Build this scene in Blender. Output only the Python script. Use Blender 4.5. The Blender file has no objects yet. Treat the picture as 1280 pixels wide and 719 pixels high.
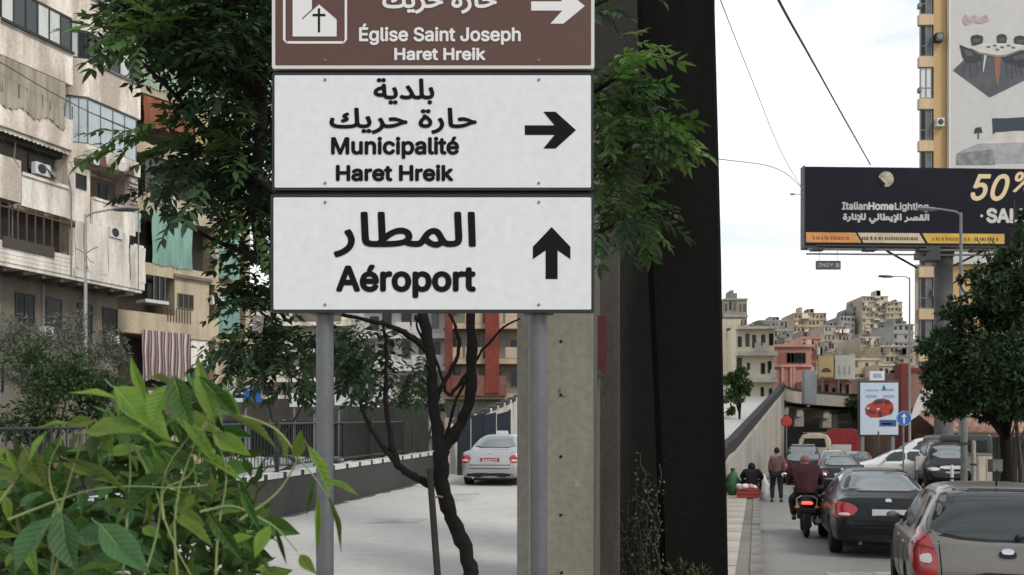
import bpy, bmesh, math, random, os
import numpy as np
from mathutils import Vector, Matrix, noise
from mathutils.bvhtree import BVHTree
R = math.radians
sc = bpy.context.scene
COL = sc.collection
# ---------------------------------------------------------------- camera
CAMZ = 1.95; F = 1100.0; HY = 551.0
cam = bpy.data.cameras.new('camera'); cam.sensor_width = 36; cam.lens = F/1280*36
cam.shift_y = (HY-359.5)/1280; cam.clip_start = .05; cam.clip_end = 5000
co = bpy.data.objects.new('camera', cam); COL.objects.link(co)
co.location = (0, 0, CAMZ); co.rotation_euler = (R(90), 0, 0); sc.camera = co
cam.dof.use_dof = True; cam.dof.focus_distance = 5.6; cam.dof.aperture_fstop = 6.3
# ---------------------------------------------------------------- sky, sun, exposure
w = bpy.data.worlds.new("World"); sc.world = w; w.use_nodes = True
nt = w.node_tree; N = nt.nodes; L = nt.links
bg = N['Background']; bg.inputs[1].default_value = .1
sky = N.new('ShaderNodeTexSky'); sky.sky_type = 'NISHITA'; sky.sun_disc = False
sky.sun_elevation = R(46); sky.sun_rotation = R(138); sky.air_density = 1.2; sky.dust_density = 2
tc = N.new('ShaderNodeTexCoord'); mp = N.new('ShaderNodeMapping'); mp.inputs['Scale'].default_value = (1, 1, 2.6)
mp.inputs['Location'].default_value = (.35, .1, .4)
nz = N.new('ShaderNodeTexNoise'); nz.inputs['Scale'].default_value = 2.3; nz.inputs['Detail'].default_value = 7; nz.inputs['Roughness'].default_value = .52
cr = N.new('ShaderNodeValToRGB'); cr.color_ramp.elements[0].position = .40; cr.color_ramp.elements[1].position = .60
cr.color_ramp.elements[0].color = (.42, .42, .42, 1); cr.color_ramp.elements[1].color = (1, 1, 1, 1)
nz2 = N.new('ShaderNodeTexNoise'); nz2.inputs['Scale'].default_value = 4.2; nz2.inputs['Detail'].default_value = 6
cr2 = N.new('ShaderNodeValToRGB'); cr2.color_ramp.elements[0].color = (6.7, 7.35, 7.9, 1); cr2.color_ramp.elements[1].color = (10.6, 10.8, 10.9, 1)
cr2.color_ramp.elements[0].position = .38; cr2.color_ramp.elements[1].position = .60
mx = N.new('ShaderNodeMix'); mx.data_type = 'RGBA'
L.new(tc.outputs['Generated'], mp.inputs['Vector']); L.new(mp.outputs[0], nz.inputs['Vector']); L.new(mp.outputs[0], nz2.inputs['Vector'])
L.new(nz.outputs['Fac'], cr.inputs[0]); 
L.new(nz2.outputs['Fac'], cr2.inputs[0])
sp_ = N.new('ShaderNodeSeparateXYZ'); L.new(tc.outputs['Generated'], sp_.inputs[0])
hz_ = N.new('ShaderNodeMapRange'); hz_.inputs['From Min'].default_value = .16; hz_.inputs['From Max'].default_value = .34; hz_.inputs['To Min'].default_value = 1; hz_.inputs['To Max'].default_value = 0; L.new(sp_.outputs[2], hz_.inputs['Value'])
mm_ = N.new('ShaderNodeMath'); mm_.operation = 'MAXIMUM'; L.new(cr.outputs[0], mm_.inputs[0]); L.new(hz_.outputs[0], mm_.inputs[1])
mh_ = N.new('ShaderNodeMix'); mh_.data_type = 'RGBA'; mh_.inputs['B'].default_value = (11.2, 11.25, 11.2, 1); L.new(hz_.outputs[0], mh_.inputs['Factor']); L.new(cr2.outputs[0], mh_.inputs['A'])
L.new(mm_.outputs[0], mx.inputs['Factor']); L.new(sky.outputs[0], mx.inputs['A']); L.new(mh_.outputs['Result'], mx.inputs['B']); L.new(mx.outputs['Result'], bg.inputs[0])
sun = bpy.data.lights.new('sun', 'SUN'); sun.energy = 1.5; sun.angle = R(14); sun.color = (1, .95, .88)
so = bpy.data.objects.new('sun', sun); COL.objects.link(so)
_el, _az = R(46), R(138)
sd = Vector((math.sin(_az)*math.cos(_el), math.cos(_az)*math.cos(_el), math.sin(_el)))
so.rotation_euler = sd.to_track_quat('Z', 'Y').to_euler()
sc.view_settings.view_transform = 'Standard'; sc.view_settings.look = 'None'
sc.view_settings.exposure = .27; sc.view_settings.gamma = 1
sc.cycles.max_bounces = 6
try: sc.cycles.use_denoising = True
except Exception: pass

def P(px, py, Y):
    return Vector(((px-640)/F*Y, Y, CAMZ-(py-HY)/F*Y))

# ---------------------------------------------------------------- materials
MATS = {}
def mat(name, col, rough=.7, var=0, vscale=3, metal=0, bump=0, bscale=40, col2=None, streak=False, spec=None, coat=0, island=0, transl=0, obj=False, veins=False):
    if name in MATS: return MATS[name]
    m = bpy.data.materials.new(name); m.use_nodes = True
    nt = m.node_tree; N = nt.nodes; L = nt.links; b = N['Principled BSDF']
    b.inputs['Base Color'].default_value = (*col, 1); b.inputs['Roughness'].default_value = rough; b.inputs['Metallic'].default_value = metal
    if spec is None and rough >= .5 and metal == 0: spec = .22
    if spec is not None: b.inputs['Specular IOR Level'].default_value = spec
    if coat: b.inputs['Coat Weight'].default_value = coat; b.inputs['Coat Roughness'].default_value = .05
    src = None
    tc = N.new('ShaderNodeTexCoord'); vec = tc.outputs['Object']
    if var:
        if col2 is None: col2 = tuple(c*.45 for c in col)
        mp = N.new('ShaderNodeMapping'); L.new(vec, mp.inputs[0])
        if streak: mp.inputs['Scale'].default_value = (1, 1, .16)
        n1 = N.new('ShaderNodeTexNoise'); n1.inputs['Scale'].default_value = vscale; n1.inputs['Detail'].default_value = 8; n1.inputs['Roughness'].default_value = .65
        L.new(mp.outputs[0], n1.inputs['Vector'])
        r = N.new('ShaderNodeValToRGB'); r.color_ramp.elements[0].position = .41; r.color_ramp.elements[1].position = .61
        r.color_ramp.elements[0].color = (0, 0, 0, 1); r.color_ramp.elements[1].color = (var, var, var, 1)
        L.new(n1.outputs['Fac'], r.inputs[0])
        x = N.new('ShaderNodeMix'); x.data_type = 'RGBA'; x.inputs['A'].default_value = (*col, 1); x.inputs['B'].default_value = (*col2, 1)
        L.new(r.outputs[0], x.inputs['Factor'])
        # fine speckle
        n3 = N.new('ShaderNodeTexNoise'); n3.inputs['Scale'].default_value = vscale*14; n3.inputs['Detail'].default_value = 3
        L.new(vec, n3.inputs['Vector'])
        h = N.new('ShaderNodeHueSaturation'); mr = N.new('ShaderNodeMapRange'); mr.inputs['To Min'].default_value = 1-.35*var; mr.inputs['To Max'].default_value = 1+.35*var
        L.new(n3.outputs['Fac'], mr.inputs['Value']); L.new(mr.outputs[0], h.inputs['Value']); L.new(x.outputs['Result'], h.inputs['Color'])
        src = h.outputs[0]
        L.new(src, b.inputs['Base Color'])
    if island:
        g = N.new('ShaderNodeNewGeometry'); h = N.new('ShaderNodeHueSaturation')
        mr = N.new('ShaderNodeMapRange'); mr.inputs['To Min'].default_value = 1-island; mr.inputs['To Max'].default_value = 1+island
        mh = N.new('ShaderNodeMapRange'); mh.inputs['To Min'].default_value = .5-(.014 if obj else .035); mh.inputs['To Max'].default_value = .5+(.012 if obj else .02)
        if obj:
            oi = N.new('ShaderNodeObjectInfo'); L.new(oi.outputs['Random'], mr.inputs['Value']); L.new(oi.outputs['Random'], mh.inputs['Value'])
        else:
            L.new(g.outputs['Random Per Island'], mr.inputs['Value']); L.new(g.outputs['Random Per Island'], mh.inputs['Value'])
        L.new(mr.outputs[0], h.inputs['Value']); L.new(mh.outputs[0], h.inputs['Hue'])
        if src: L.new(src, h.inputs['Color'])
        else: h.inputs['Color'].default_value = (*col, 1)
        src = h.outputs[0]; L.new(src, b.inputs['Base Color'])
    if veins:
        sx_ = N.new('ShaderNodeSeparateXYZ'); L.new(vec, sx_.inputs[0]); ab = N.new('ShaderNodeMath'); ab.operation = 'ABSOLUTE'; L.new(sx_.outputs[1], ab.inputs[0])
        m1 = N.new('ShaderNodeMath'); m1.operation = 'MULTIPLY_ADD'; L.new(ab.outputs[0], m1.inputs[0]); m1.inputs[1].default_value = -1.3; L.new(sx_.outputs[0], m1.inputs[2])
        m2 = N.new('ShaderNodeMath'); m2.operation = 'MULTIPLY'; L.new(m1.outputs[0], m2.inputs[0]); m2.inputs[1].default_value = 9.0
        m3 = N.new('ShaderNodeMath'); m3.operation = 'FRACT'; L.new(m2.outputs[0], m3.inputs[0])
        m4 = N.new('ShaderNodeMath'); m4.operation = 'PINGPONG'; L.new(m3.outputs[0], m4.inputs[0]); m4.inputs[1].default_value = .5
        r4 = N.new('ShaderNodeMapRange'); r4.inputs['From Min'].default_value = 0; r4.inputs['From Max'].default_value = .12; r4.inputs['To Min'].default_value = 1.16; r4.inputs['To Max'].default_value = 1.0; L.new(m4.outputs[0], r4.inputs['Value'])
        hv = N.new('ShaderNodeHueSaturation'); L.new(r4.outputs[0], hv.inputs['Value']); L.new(src, hv.inputs['Color']); src = hv.outputs[0]; L.new(src, b.inputs['Base Color'])
        bv = N.new('ShaderNodeBump'); bv.inputs['Strength'].default_value = .35; bv.inputs['Distance'].default_value = .004; L.new(m4.outputs[0], bv.inputs['Height']); L.new(bv.outputs[0], b.inputs['Normal'])
    if bump and not veins:
        nb = N.new('ShaderNodeTexNoise'); nb.inputs['Scale'].default_value = bscale; nb.inputs['Detail'].default_value = 6
        L.new(vec, nb.inputs['Vector']); bp = N.new('ShaderNodeBump'); bp.inputs['Strength'].default_value = bump; bp.inputs['Distance'].default_value = .02
        L.new(nb.outputs['Fac'], bp.inputs['Height']); L.new(bp.outputs[0], b.inputs['Normal'])
    if transl:
        t = N.new('ShaderNodeBsdfTranslucent'); ms = N.new('ShaderNodeMixShader'); ms.inputs[0].default_value = transl
        hs = N.new('ShaderNodeHueSaturation'); hs.inputs['Value'].default_value = 1.5; hs.inputs['Saturation'].default_value = 1.1
        if src: L.new(src, hs.inputs['Color'])
        else: hs.inputs['Color'].default_value = (*col, 1)
        L.new(hs.outputs[0], t.inputs['Color'])
        L.new(b.outputs[0], ms.inputs[1]); L.new(t.outputs[0], ms.inputs[2]); L.new(ms.outputs[0], N['Material Output'].inputs['Surface'])
    MATS[name] = m; return m

asphalt = mat('asphalt', (.22, .215, .20), .6, .6, .6, bump=.4, bscale=60, col2=(.16, .155, .145))
sidestreet = mat('dark_asphalt', (.055, .055, .055), .8, .6, .6, bump=.4)
lightroad = mat('light_road', (.47, .455, .42), .9, .45, .35, bump=.3, bscale=50, col2=(.37, .36, .335))
pave = mat('pavement_concrete', (.44, .40, .35), .9, .6, .8, bump=.3, col2=(.28, .25, .21))
groundm = mat('ground_dust', (.22, .20, .17), .95, .6, .2, bump=.3)
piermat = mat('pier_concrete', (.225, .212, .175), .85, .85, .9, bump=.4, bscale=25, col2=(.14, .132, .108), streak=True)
piergrey = mat('pier_lit_face', (.046, .041, .034), .9, .8, 1.1, bump=.4, bscale=14, col2=(.016, .0145, .0125), streak=True)  # left face of the dark pier, coloured lighter as the side catching more light
pierblack = mat('pier_black_face', (.0065, .0063, .0060), .9, .8, .8, bump=.35, bscale=9, streak=True, spec=.03, col2=(.011, .0103, .0095))  # near-black front face of the same pier
wallcream = mat('stained_plaster', (.88, .80, .70), .9, .9, .8, bump=.4, col2=(.42, .36, .30), streak=True)
wallwhite = mat('stained_white_plaster', (.82, .78, .70), .9, .85, 1.1, bump=.4, col2=(.42, .37, .31), streak=True)
wallyellow = mat('yellowish_plaster', (.52, .44, .31), .9, .7, .9, bump=.3, col2=(.30, .25, .18), streak=True)
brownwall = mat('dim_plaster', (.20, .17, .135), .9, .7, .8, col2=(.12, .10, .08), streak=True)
darkglass = mat('dark_window_glass', (.010, .011, .012), .15, spec=.35)
greyglass = mat('grey_window_glass', (.055, .06, .062), .2, spec=.6)
whitecurtain = mat('white_curtain_pane', (.62, .64, .62), .7, .3, 4, streak=True)
bluecurtain = mat('pale_blue_curtain', (.50, .56, .58), .75, .35, 5, streak=True, col2=(.35, .4, .42))
blackmetal = mat('black_metal', (.02, .021, .022), .45)
greymetal = mat('galvanised_steel', (.145, .15, .155), .5, .5, 5, metal=.5, col2=(.10, .103, .105), bump=.08)
dullgrey = mat('dull_grey_paint', (.20, .205, .205), .6, .4, 4)
greycloth = mat('beige_awning_cloth', (.40, .36, .29), .9, .8, 2.2, streak=True, col2=(.24, .21, .16))
teal = mat('teal_curtain_cloth', (.27, .44, .37), .85, .7, 3, streak=True, col2=(.15, .26, .23))
tealpale = mat('pale_green_curtain_cloth', (.38, .48, .38), .85, .7, 4, streak=True, col2=(.24, .30, .22))
orange = mat('rust_orange_curtain', (.32, .13, .075), .85, .6, 4, streak=True)
stripeA = mat('dusty_pink_cloth', (.40, .31, .29), .9, .5, 3, streak=True)
stripeB = mat('dark_wine_cloth', (.16, .085, .09), .9, .4, 3)
bark = mat('dark_bark', (.013, .0115, .010), .9, .6, 9, bump=.9, bscale=30)
barkgrey = mat('grey_bark', (.09, .08, .068), .9, .6, 6, bump=.8, bscale=20)
leafdark = mat('dark_tree_leaf', (.026, .050, .018), .55, island=.5, transl=.22)
leafmid = mat('mid_tree_leaf', (.052, .092, .030), .5, island=.45, transl=.28)
leafolive = mat('olive_leaf', (.13, .145, .105), .7, island=.4, transl=.15)
leafbush = mat('bush_leaf', (.040, .072, .024), .6, island=.45, transl=.2)
leafright = mat('evergreen_leaf', (.028, .052, .020), .6, island=.7, transl=.12)
leafnear = mat('bright_broad_leaf', (.12, .18, .032), .5, .5, 30, island=.5, transl=.33, obj=True, col2=(.065, .13, .022), veins=True)
leafteal = mat('bluish_broad_leaf', (.06, .13, .05), .5, .5, 30, island=.25, transl=.2, obj=True, col2=(.04, .095, .035), veins=True)
leafshade = mat('shaded_broad_leaf', (.036, .078, .014), .5, .5, 30, island=.45, transl=.25, obj=True, veins=True)
stemgreen = mat('green_stem', (.21, .25, .10), .6)
signwhite = mat('reflective_white_sheeting', (.68, .69, .69), .45, .32, 1.6, col2=(.60, .605, .595), streak=True)
signbrown = mat('brown_sheeting', (.105, .055, .044), .5, .3, 2, col2=(.11, .065, .055))
signblack = mat('black_lettering', (.008, .008, .009), .7, spec=.1)
signletter = mat('white_lettering', (.70, .69, .68), .5)
tyre = mat('tyre_rubber', (.018, .018, .018), .85)
plastic = mat('black_plastic', (.018, .018, .019), .5)
chrome = mat('chrome', (.6, .6, .6), .18, metal=1)
redlens = mat('red_lens', (.32, .015, .018), .18, coat=.6)
clearlens = mat('clear_lens', (.55, .5, .5), .15, coat=.5)
carglass = mat('car_glass', (.22, .24, .24), .06, metal=.45, spec=.8)
carglassd = mat('car_glass_dark', (.035, .04, .04), .05, metal=.2, spec=.8)
skinm = mat('skin', (.28, .16, .11), .6)

# ---------------------------------------------------------------- mesh helpers
class MB:
    def __init__(s): s.v = []; s.f = []; s.m = []
    def add(s, vs, fs, mi=0):
        o = len(s.v); s.v.extend([tuple(v) for v in vs]); s.f.extend([tuple(i+o for i in f) for f in fs]); s.m.extend([mi]*len(fs)); return s
    def box(s, x0, x1, y0, y1, z0, z1, mi=0):
        v = [(x0, y0, z0), (x1, y0, z0), (x1, y1, z0), (x0, y1, z0), (x0, y0, z1), (x1, y0, z1), (x1, y1, z1), (x0, y1, z1)]
        return s.add(v, [(0, 3, 2, 1), (4, 5, 6, 7), (0, 1, 5, 4), (1, 2, 6, 5), (2, 3, 7, 6), (3, 0, 4, 7)], mi)
    def prism(s, pts, z0, z1, mi=0):      # plan polygon, CCW
        n = len(pts); v = [(p[0], p[1], z0) for p in pts]+[(p[0], p[1], z1) for p in pts]
        f = [tuple(range(n-1, -1, -1)), tuple(range(n, 2*n))]+[(i, (i+1) % n, n+(i+1) % n, n+i) for i in range(n)]
        return s.add(v, f, mi)
    def profile(s, pts, y0, y1, mi=0):    # polygon in x-z extruded in y
        n = len(pts); v = [(p[0], y0, p[1]) for p in pts]+[(p[0], y1, p[1]) for p in pts]
        f = [tuple(range(n)), tuple(range(2*n-1, n-1, -1))]+[(i, n+i, n+(i+1) % n, (i+1) % n) for i in range(n)]
        return s.add(v, f, mi)
    def tube(s, pts, r, n=8, mi=0, caps=True):
        pts = [Vector(p) for p in pts]; k = len(pts)
        rs = r if isinstance(r, (list, tuple)) else [r]*k
        vs = []; up = Vector((0, 0, 1)); prev = None
        for i, p in enumerate(pts):
            d = (pts[min(i+1, k-1)]-pts[max(i-1, 0)]);
            if d.length < 1e-9: d = Vector((0, 0, 1))
            d.normalize()
            if prev is None:
                a = d.orthogonal().normalized()
            else:
                a = prev-d*prev.dot(d)
                a = a.normalized() if a.length > 1e-6 else d.orthogonal().normalized()
            prev = a; b = d.cross(a)
            for j in range(n):
                t = 2*math.pi*j/n; vs.append(p+(a*math.cos(t)+b*math.sin(t))*rs[i])
        fs = [(i*n+j, i*n+(j+1) % n, (i+1)*n+(j+1) % n, (i+1)*n+j) for i in range(k-1) for j in range(n)]
        if caps: fs += [tuple(range(n-1, -1, -1)), tuple((k-1)*n+j for j in range(n))]
        return s.add(vs, fs, mi)
    def lathe(s, prof, c=(0, 0, 0), axis='z', n=20, mi=0):
        vs = []
        for (r, h) in prof:
            for j in range(n):
                t = 2*math.pi*j/n; a, b = r*math.cos(t), r*math.sin(t)
                q = (a, b, h) if axis == 'z' else ((h, a, b) if axis == 'x' else (a, h, b))
                vs.append((q[0]+c[0], q[1]+c[1], q[2]+c[2]))
        k = len(prof)
        fs = [(i*n+j, i*n+(j+1) % n, (i+1)*n+(j+1) % n, (i+1)*n+j) for i in range(k-1) for j in range(n)]
        fs += [tuple(range(n-1, -1, -1)), tuple((k-1)*n+j for j in range(n))]
        return s.add(vs, fs, mi)
    def mesh(s, name, mats, smooth=0):
        me = bpy.data.meshes.new(name); me.from_pydata(s.v, [], s.f)
        for m in (mats if isinstance(mats, (list, tuple)) else [mats]): me.materials.append(m)
        if any(s.m): me.polygons.foreach_set('material_index', s.m)
        if smooth:
            me.polygons.foreach_set('use_smooth', [True]*len(me.polygons)); me.set_sharp_from_angle(angle=R(smooth))
        me.update(); return me
    def build(s, name, mats, parent=None, smooth=0, bevel=0, loc=None, rot=None, label=None, kind=None):
        o = link(name, s.mesh(name, mats, smooth), parent)
        if loc is not None: o.location = loc
        if rot is not None: o.rotation_euler = rot
        if bevel:
            b = o.modifiers.new('bevel', 'BEVEL'); b.width = bevel; b.segments = 2; b.limit_method = 'ANGLE'
        if label: o['label'] = label
        if kind: o['kind'] = kind
        return o
def link(name, data, parent=None):
    o = bpy.data.objects.new(name, data); COL.objects.link(o)
    if parent is not None: o.parent = parent
    return o
def tag(o, label, cat, group=None, kind=None):
    o['label'] = label; o['category'] = cat
    if group: o['group'] = group
    if kind: o['kind'] = kind
    return o
def thing(name, label, cat, loc=(0, 0, 0), rz=0, group=None):
    o = bpy.data.objects.new(name, None); COL.objects.link(o); o.location = loc; o.rotation_euler = (0, 0, rz)
    o.empty_display_size = .2
    return tag(o, label, cat, group)
def struct(o, label=None):
    o['kind'] = 'structure'
    if label: o['label'] = label
    return o
def copy_tree(o, parent=None):
    c = o.copy(); COL.objects.link(c)
    if parent is not None: c.parent = parent
    for ch in list(o.children): copy_tree(ch, c)
    return c
def box(name, m, parent, *a, **k): return MB().box(*a).build(name, m, parent, **k)

# ---------------------------------------------------------------- lettering
def load_font(fn):
    try: return bpy.data.fonts.load(os.path.join(bpy.utils.resource_path('LOCAL'), 'datafiles', 'fonts', fn))
    except Exception: return None
INTER = load_font('Inter.woff2')
from mathutils.geometry import delaunay_2d_cdt, interpolate_bezier
_tg = {}
def text_geo(body, bold=0, arabic=False, shear=0):
    """letter outlines of a text, triangulated by non-zero winding"""
    k_ = (body, arabic, shear)
    if k_ in _tg: return _tg[k_]
    c = bpy.data.curves.new('t', 'FONT'); c.body = body; c.size = 1; c.shear = shear
    if not arabic and INTER: c.font = INTER
    o = bpy.data.objects.new('t', c); COL.objects.link(o); dg = bpy.context.evaluated_depsgraph_get(); cu = o.evaluated_get(dg).to_curve(dg)
    loops = []
    for sp in cu.splines:
        pts = []; bp_ = sp.bezier_points; n = len(bp_)
        for i in range(n):
            p, q = bp_[i], bp_[(i+1) % n]
            if (p.handle_right-p.co).length < 1e-5 and (q.handle_left-q.co).length < 1e-5: seg = [p.co.copy()]
            else: seg = interpolate_bezier(p.co, p.handle_right, q.handle_left, q.co, 7)[:-1]
            pts += [(v[0], v[1]) for v in seg]
        if n == 0: pts = [(p.co[0], p.co[1]) for p in sp.points]
        if len(pts) > 2: loops.append(pts)
    bpy.data.objects.remove(o); bpy.data.curves.remove(c)
    vs = []; es = []
    for l in loops:
        o_ = len(vs); vs += [Vector(p) for p in l]; es += [(o_+i, o_+(i+1) % len(l)) for i in range(len(l))]
    V, E__, T, *_ = delaunay_2d_cdt(vs, es, [], 0, 1e-6)
    V = np.array([tuple(v) for v in V]); T = np.array([t for t in T if len(t) == 3]); ct_ = V[T].mean(1); w_ = np.zeros(len(ct_), int)
    for l in loops:
        A = np.array(l); B = np.roll(A, -1, 0)
        for (x1, y1), (x2, y2) in zip(A, B):
            cr_ = (x2-x1)*(ct_[:, 1]-y1)-(ct_[:, 0]-x1)*(y2-y1)
            w_ += ((y1 <= ct_[:, 1]) & (y2 > ct_[:, 1]) & (cr_ > 0)).astype(int)-((y1 > ct_[:, 1]) & (y2 <= ct_[:, 1]) & (cr_ < 0)).astype(int)
    F_ = [tuple(int(i) for i in t) for t, w in zip(T, w_) if w != 0]
    _tg[k_] = (np.c_[V, np.zeros(len(V))], F_); return _tg[k_]
def lettering(parent, body, x0, x1, z0, z1, m, y=-.003, bold=0, arabic=False, name='lettering', shear=0, mono=False):
    """flat letters filling a box in the local x-z plane, facing -y"""
    v, f = text_geo(body, 0, arabic, shear)
    if not len(v): return None
    mn = v.min(0); mxx = v.max(0); b = MB()
    sx = (x1-x0-2*bold)/(mxx[0]-mn[0]); sz = (z1-z0-2*bold)/(mxx[1]-mn[1])
    offs = [(0, 0)] if not bold else [(0, 0)]+[(bold*math.cos(t*math.pi/4), bold*math.sin(t*math.pi/4)) for t in range(8)]
    for i, (dx, dz) in enumerate(offs):
        b.add([(x0+bold+(p[0]-mn[0])*sx+dx, y-i*.00012, z0+bold+(p[1]-mn[1])*sz+dz) for p in v], f)
    return b.build(name, m, parent)
def uni(*codes): return "".join(reversed([chr(c) if c else ' ' for c in codes]))
A_MATAR = uni(0xFE8D, 0xFEDF, 0xFEE4, 0xFEC4, 0xFE8E, 0xFEAD)
A_BALAD = uni(0xFE91, 0xFEE0, 0xFEAA, 0xFEF3, 0xFE94)
A_HH = uni(0xFEA3, 0xFE8E, 0xFEAD, 0xFE93, 0, 0xFEA3, 0xFEAE, 0xFEF3, 0xFEDA)
A_LIGHT = uni(0xFE8D, 0xFEDF, 0xFED8, 0xFEBC, 0xFEAE, 0, 0xFE8D, 0xFEF9, 0xFEF3, 0xFEC4, 0xFE8E, 0xFEDF, 0xFEF2, 0, 0xFEDF, 0xFEFA, 0xFEE7, 0xFE8E, 0xFEAD, 0xFE93)

# ---------------------------------------------------------------- foliage helpers
def leaves_arrays(pts, dirs, ups, ln, wd):
    """kite-shaped folded leaves: 4 verts, 2 tris each"""
    n = len(pts); side = np.cross(dirs, ups); side /= np.linalg.norm(side, axis=1)[:, None]+1e-9
    nrm = np.cross(side, dirs)
    a = pts; c = pts+dirs*ln[:, None]; m = pts+dirs*ln[:, None]*.45+nrm*ln[:, None]*.06
    b = m+side*wd[:, None]*.5; d = m-side*wd[:, None]*.5
    v = np.stack([a, b, c, d], 1).reshape(-1, 3); i = np.arange(n)*4
    f = np.concatenate([np.stack([i, i+1, i+2], 1), np.stack([i, i+2, i+3], 1)])
    return v, f
def fast_mesh(name, v, f, m):
    me = bpy.data.meshes.new(name); me.vertices.add(len(v)); me.vertices.foreach_set('co', v.astype(np.float32).ravel())
    k = f.shape[1]; me.loops.add(f.size); me.loops.foreach_set('vertex_index', f.astype(np.int32).ravel())
    me.polygons.add(len(f)); me.polygons.foreach_set('loop_start', np.arange(0, f.size, k, dtype=np.int32)); me.polygons.foreach_set('loop_total', np.full(len(f), k, dtype=np.int32))
    me.materials.append(m); me.update(); me.validate(); return me
def crown(blobs, size, wd, seed, flat=.5, shell=.55, droop=.2):
    """blobs: (centre, radii, count). leaves mostly toward the shells of many small clumps"""
    rg = np.random.default_rng(seed); P_ = []; D_ = []
    for (c, r, n) in blobs:
        c = np.array(c); r = np.array(r); k = max(3, n//55)
        u = rg.normal(size=(k, 3)); u /= np.linalg.norm(u, axis=1)[:, None]; u *= (shell+(1-shell)*rg.random((k, 1)))
        cc = c+u*r*.85
        idx = rg.integers(0, k, n); q = rg.normal(size=(n, 3)); q /= np.linalg.norm(q, axis=1)[:, None]
        rad = r.mean()*(.20+.22*rg.random((k, 1)))[idx]
        p = cc[idx]+q*rad*rg.random((n, 1))**.4*np.array([1.15, 1.15, .75])
        d = q+rg.normal(size=(n, 3))*.6; d[:, 2] -= droop
        P_.append(p); D_.append(d)
    p = np.concatenate(P_); d = np.concatenate(D_); d /= np.linalg.norm(d, axis=1)[:, None]
    up = rg.normal(size=p.shape)*.6; up[:, 2] += flat*2
    return leaves_arrays(p, d, up, size*(.6+.8*rg.random(len(p))), wd*(.6+.8*rg.random(len(p))))
# ================================================================ GROUND AND ROADS
def strip(name, left, right, zl, m, zdrop=None, zr=None):
    b = MB(); n = len(left); zr = zr or zl
    b.add([(x, y, z) for (x, y), z in zip(left, zl)]+[(x, y, z) for (x, y), z in zip(right, zr)], [(i, n+i, n+i+1, i+1) for i in range(n-1)])
    if zdrop is not None:   # solid skirts down to zdrop on both sides
        for side in (left, right):
            o = len(b.v); b.v += [(x, y, z) for (x, y), z in zip(side, zl)]+[(x, y, zdrop) for (x, y) in side]
            b.f += [(o+i, o+i+1, o+n+i+1, o+n+i) for i in range(n-1)]; b.m += [0]*(n-1)
    return struct(b.build(name, m))
struct(MB().add([(-900, -200, 0), (1500, -200, 0), (1500, 2500, 0), (-900, 2500, 0)], [(0, 1, 2, 3)]).build('ground', groundm))
def kx(y): return .10+.277*y if y < 31 else 8.69+.38*(y-31)     # kerb line of the right-hand road
ys = [-6, 0, 6, 12, 18, 24, 31, 40, 52, 64, 80, 120, 190]
strip('road', [(kx(y)-.02, y) for y in ys], [(kx(y)+7.3, y) for y in ys], [.005]*len(ys), asphalt)
# worn white lane dashes on the road
for i, y in enumerate((4, 12.6, 21.5, 30.5)):
    x = kx(y)+.95
    struct(MB().add([(x, y, .010), (x+1.25, y, .010), (x+1.35, y+.42, .010), (x+.1, y+.42, .010)], [(0, 1, 2, 3)]).build('road_marking', mat('worn_road_paint', (.36, .35, .32), .85, .8, 6, col2=(.16, .15, .14))))
# left carriageway: rises gently, then becomes the flyover ramp
def lz(y): return .06+.028*y if y < 28 else .844+.084*(y-28) if y < 32 else .91+.135*(y-30) if y < 62 else min(5.23+.05*(y-62), 5.8)
def barx(y): return -3.78+.207*(y-19)
def edx(y):
    pts = [(-6, -1.2), (3, -.9), (8.4, -.25), (10.2, .15), (11.5, 1.2), (16, 3.2), (30, 7.35), (60, 18.55), (66, 21.2)]
    for (a, b), (c, d) in zip(pts, pts[1:]):
        if y <= c: return b+(d-b)*(y-a)/(c-a)
    return pts[-1][1]
ly = [-6, 0, 4, 8.4, 9.3, 10.2, 10.9, 11.5, 14, 18, 22, 26, 30, 34, 38, 42, 46, 50, 54, 58, 60]
strip('carriageway', [(barx(y) if y > 2 else barx(2)-.3 for y in [y]) and (barx(y), y) for y in ly], [(edx(y), y) for y in ly], [lz(y) for y in ly], lightroad, zdrop=-.3)
# median island between the two roads with slabs
msid = [-6, 0, 4, 8.4, 9.3, 10.2, 10.9, 11.5, 14, 18, 22, 26, 30, 34, 38, 42, 48]
MZ = .15
strip('median_island', [(edx(y)+.0, y) for y in msid], [(kx(y)-.17, y) for y in msid], [MZ-.02]*len(msid), groundm, zdrop=-.1)
mp_ = thing('median_pavement', 'grey concrete slab pavement beside the kerb, right of the black pier', 'pavement')
mp_['kind'] = 'structure'; del mp_['category']
slabm = pave; slab_meshes = {}
yy = 9.6
random.seed(3)
while yy < 40:
    w0 = kx(yy)-.17-max(edx(yy)+.05, kx(yy)-1.35); w0 = min(w0, 1.18)
    if w0 > .15:
        nx = 1; sw = 1.16/nx
        for j in range(nx):
            x1 = kx(yy)-.18-j*sw; 
            if x1-sw < edx(yy)-.45: continue
            key = 'a'
            if key not in slab_meshes: slab_meshes[key] = MB().box(-sw/2+.004, sw/2-.004, -.793, .793, 0, .03).mesh('paving_slab', slabm)
            o = link('paving_slab', slab_meshes[key], mp_); o.location = (x1-sw/2, yy+.79, MZ-.025+random.uniform(-.001, .001)); o.rotation_euler = (random.uniform(-.002, .002), 0, -.27)
    yy += 1.59
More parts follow.
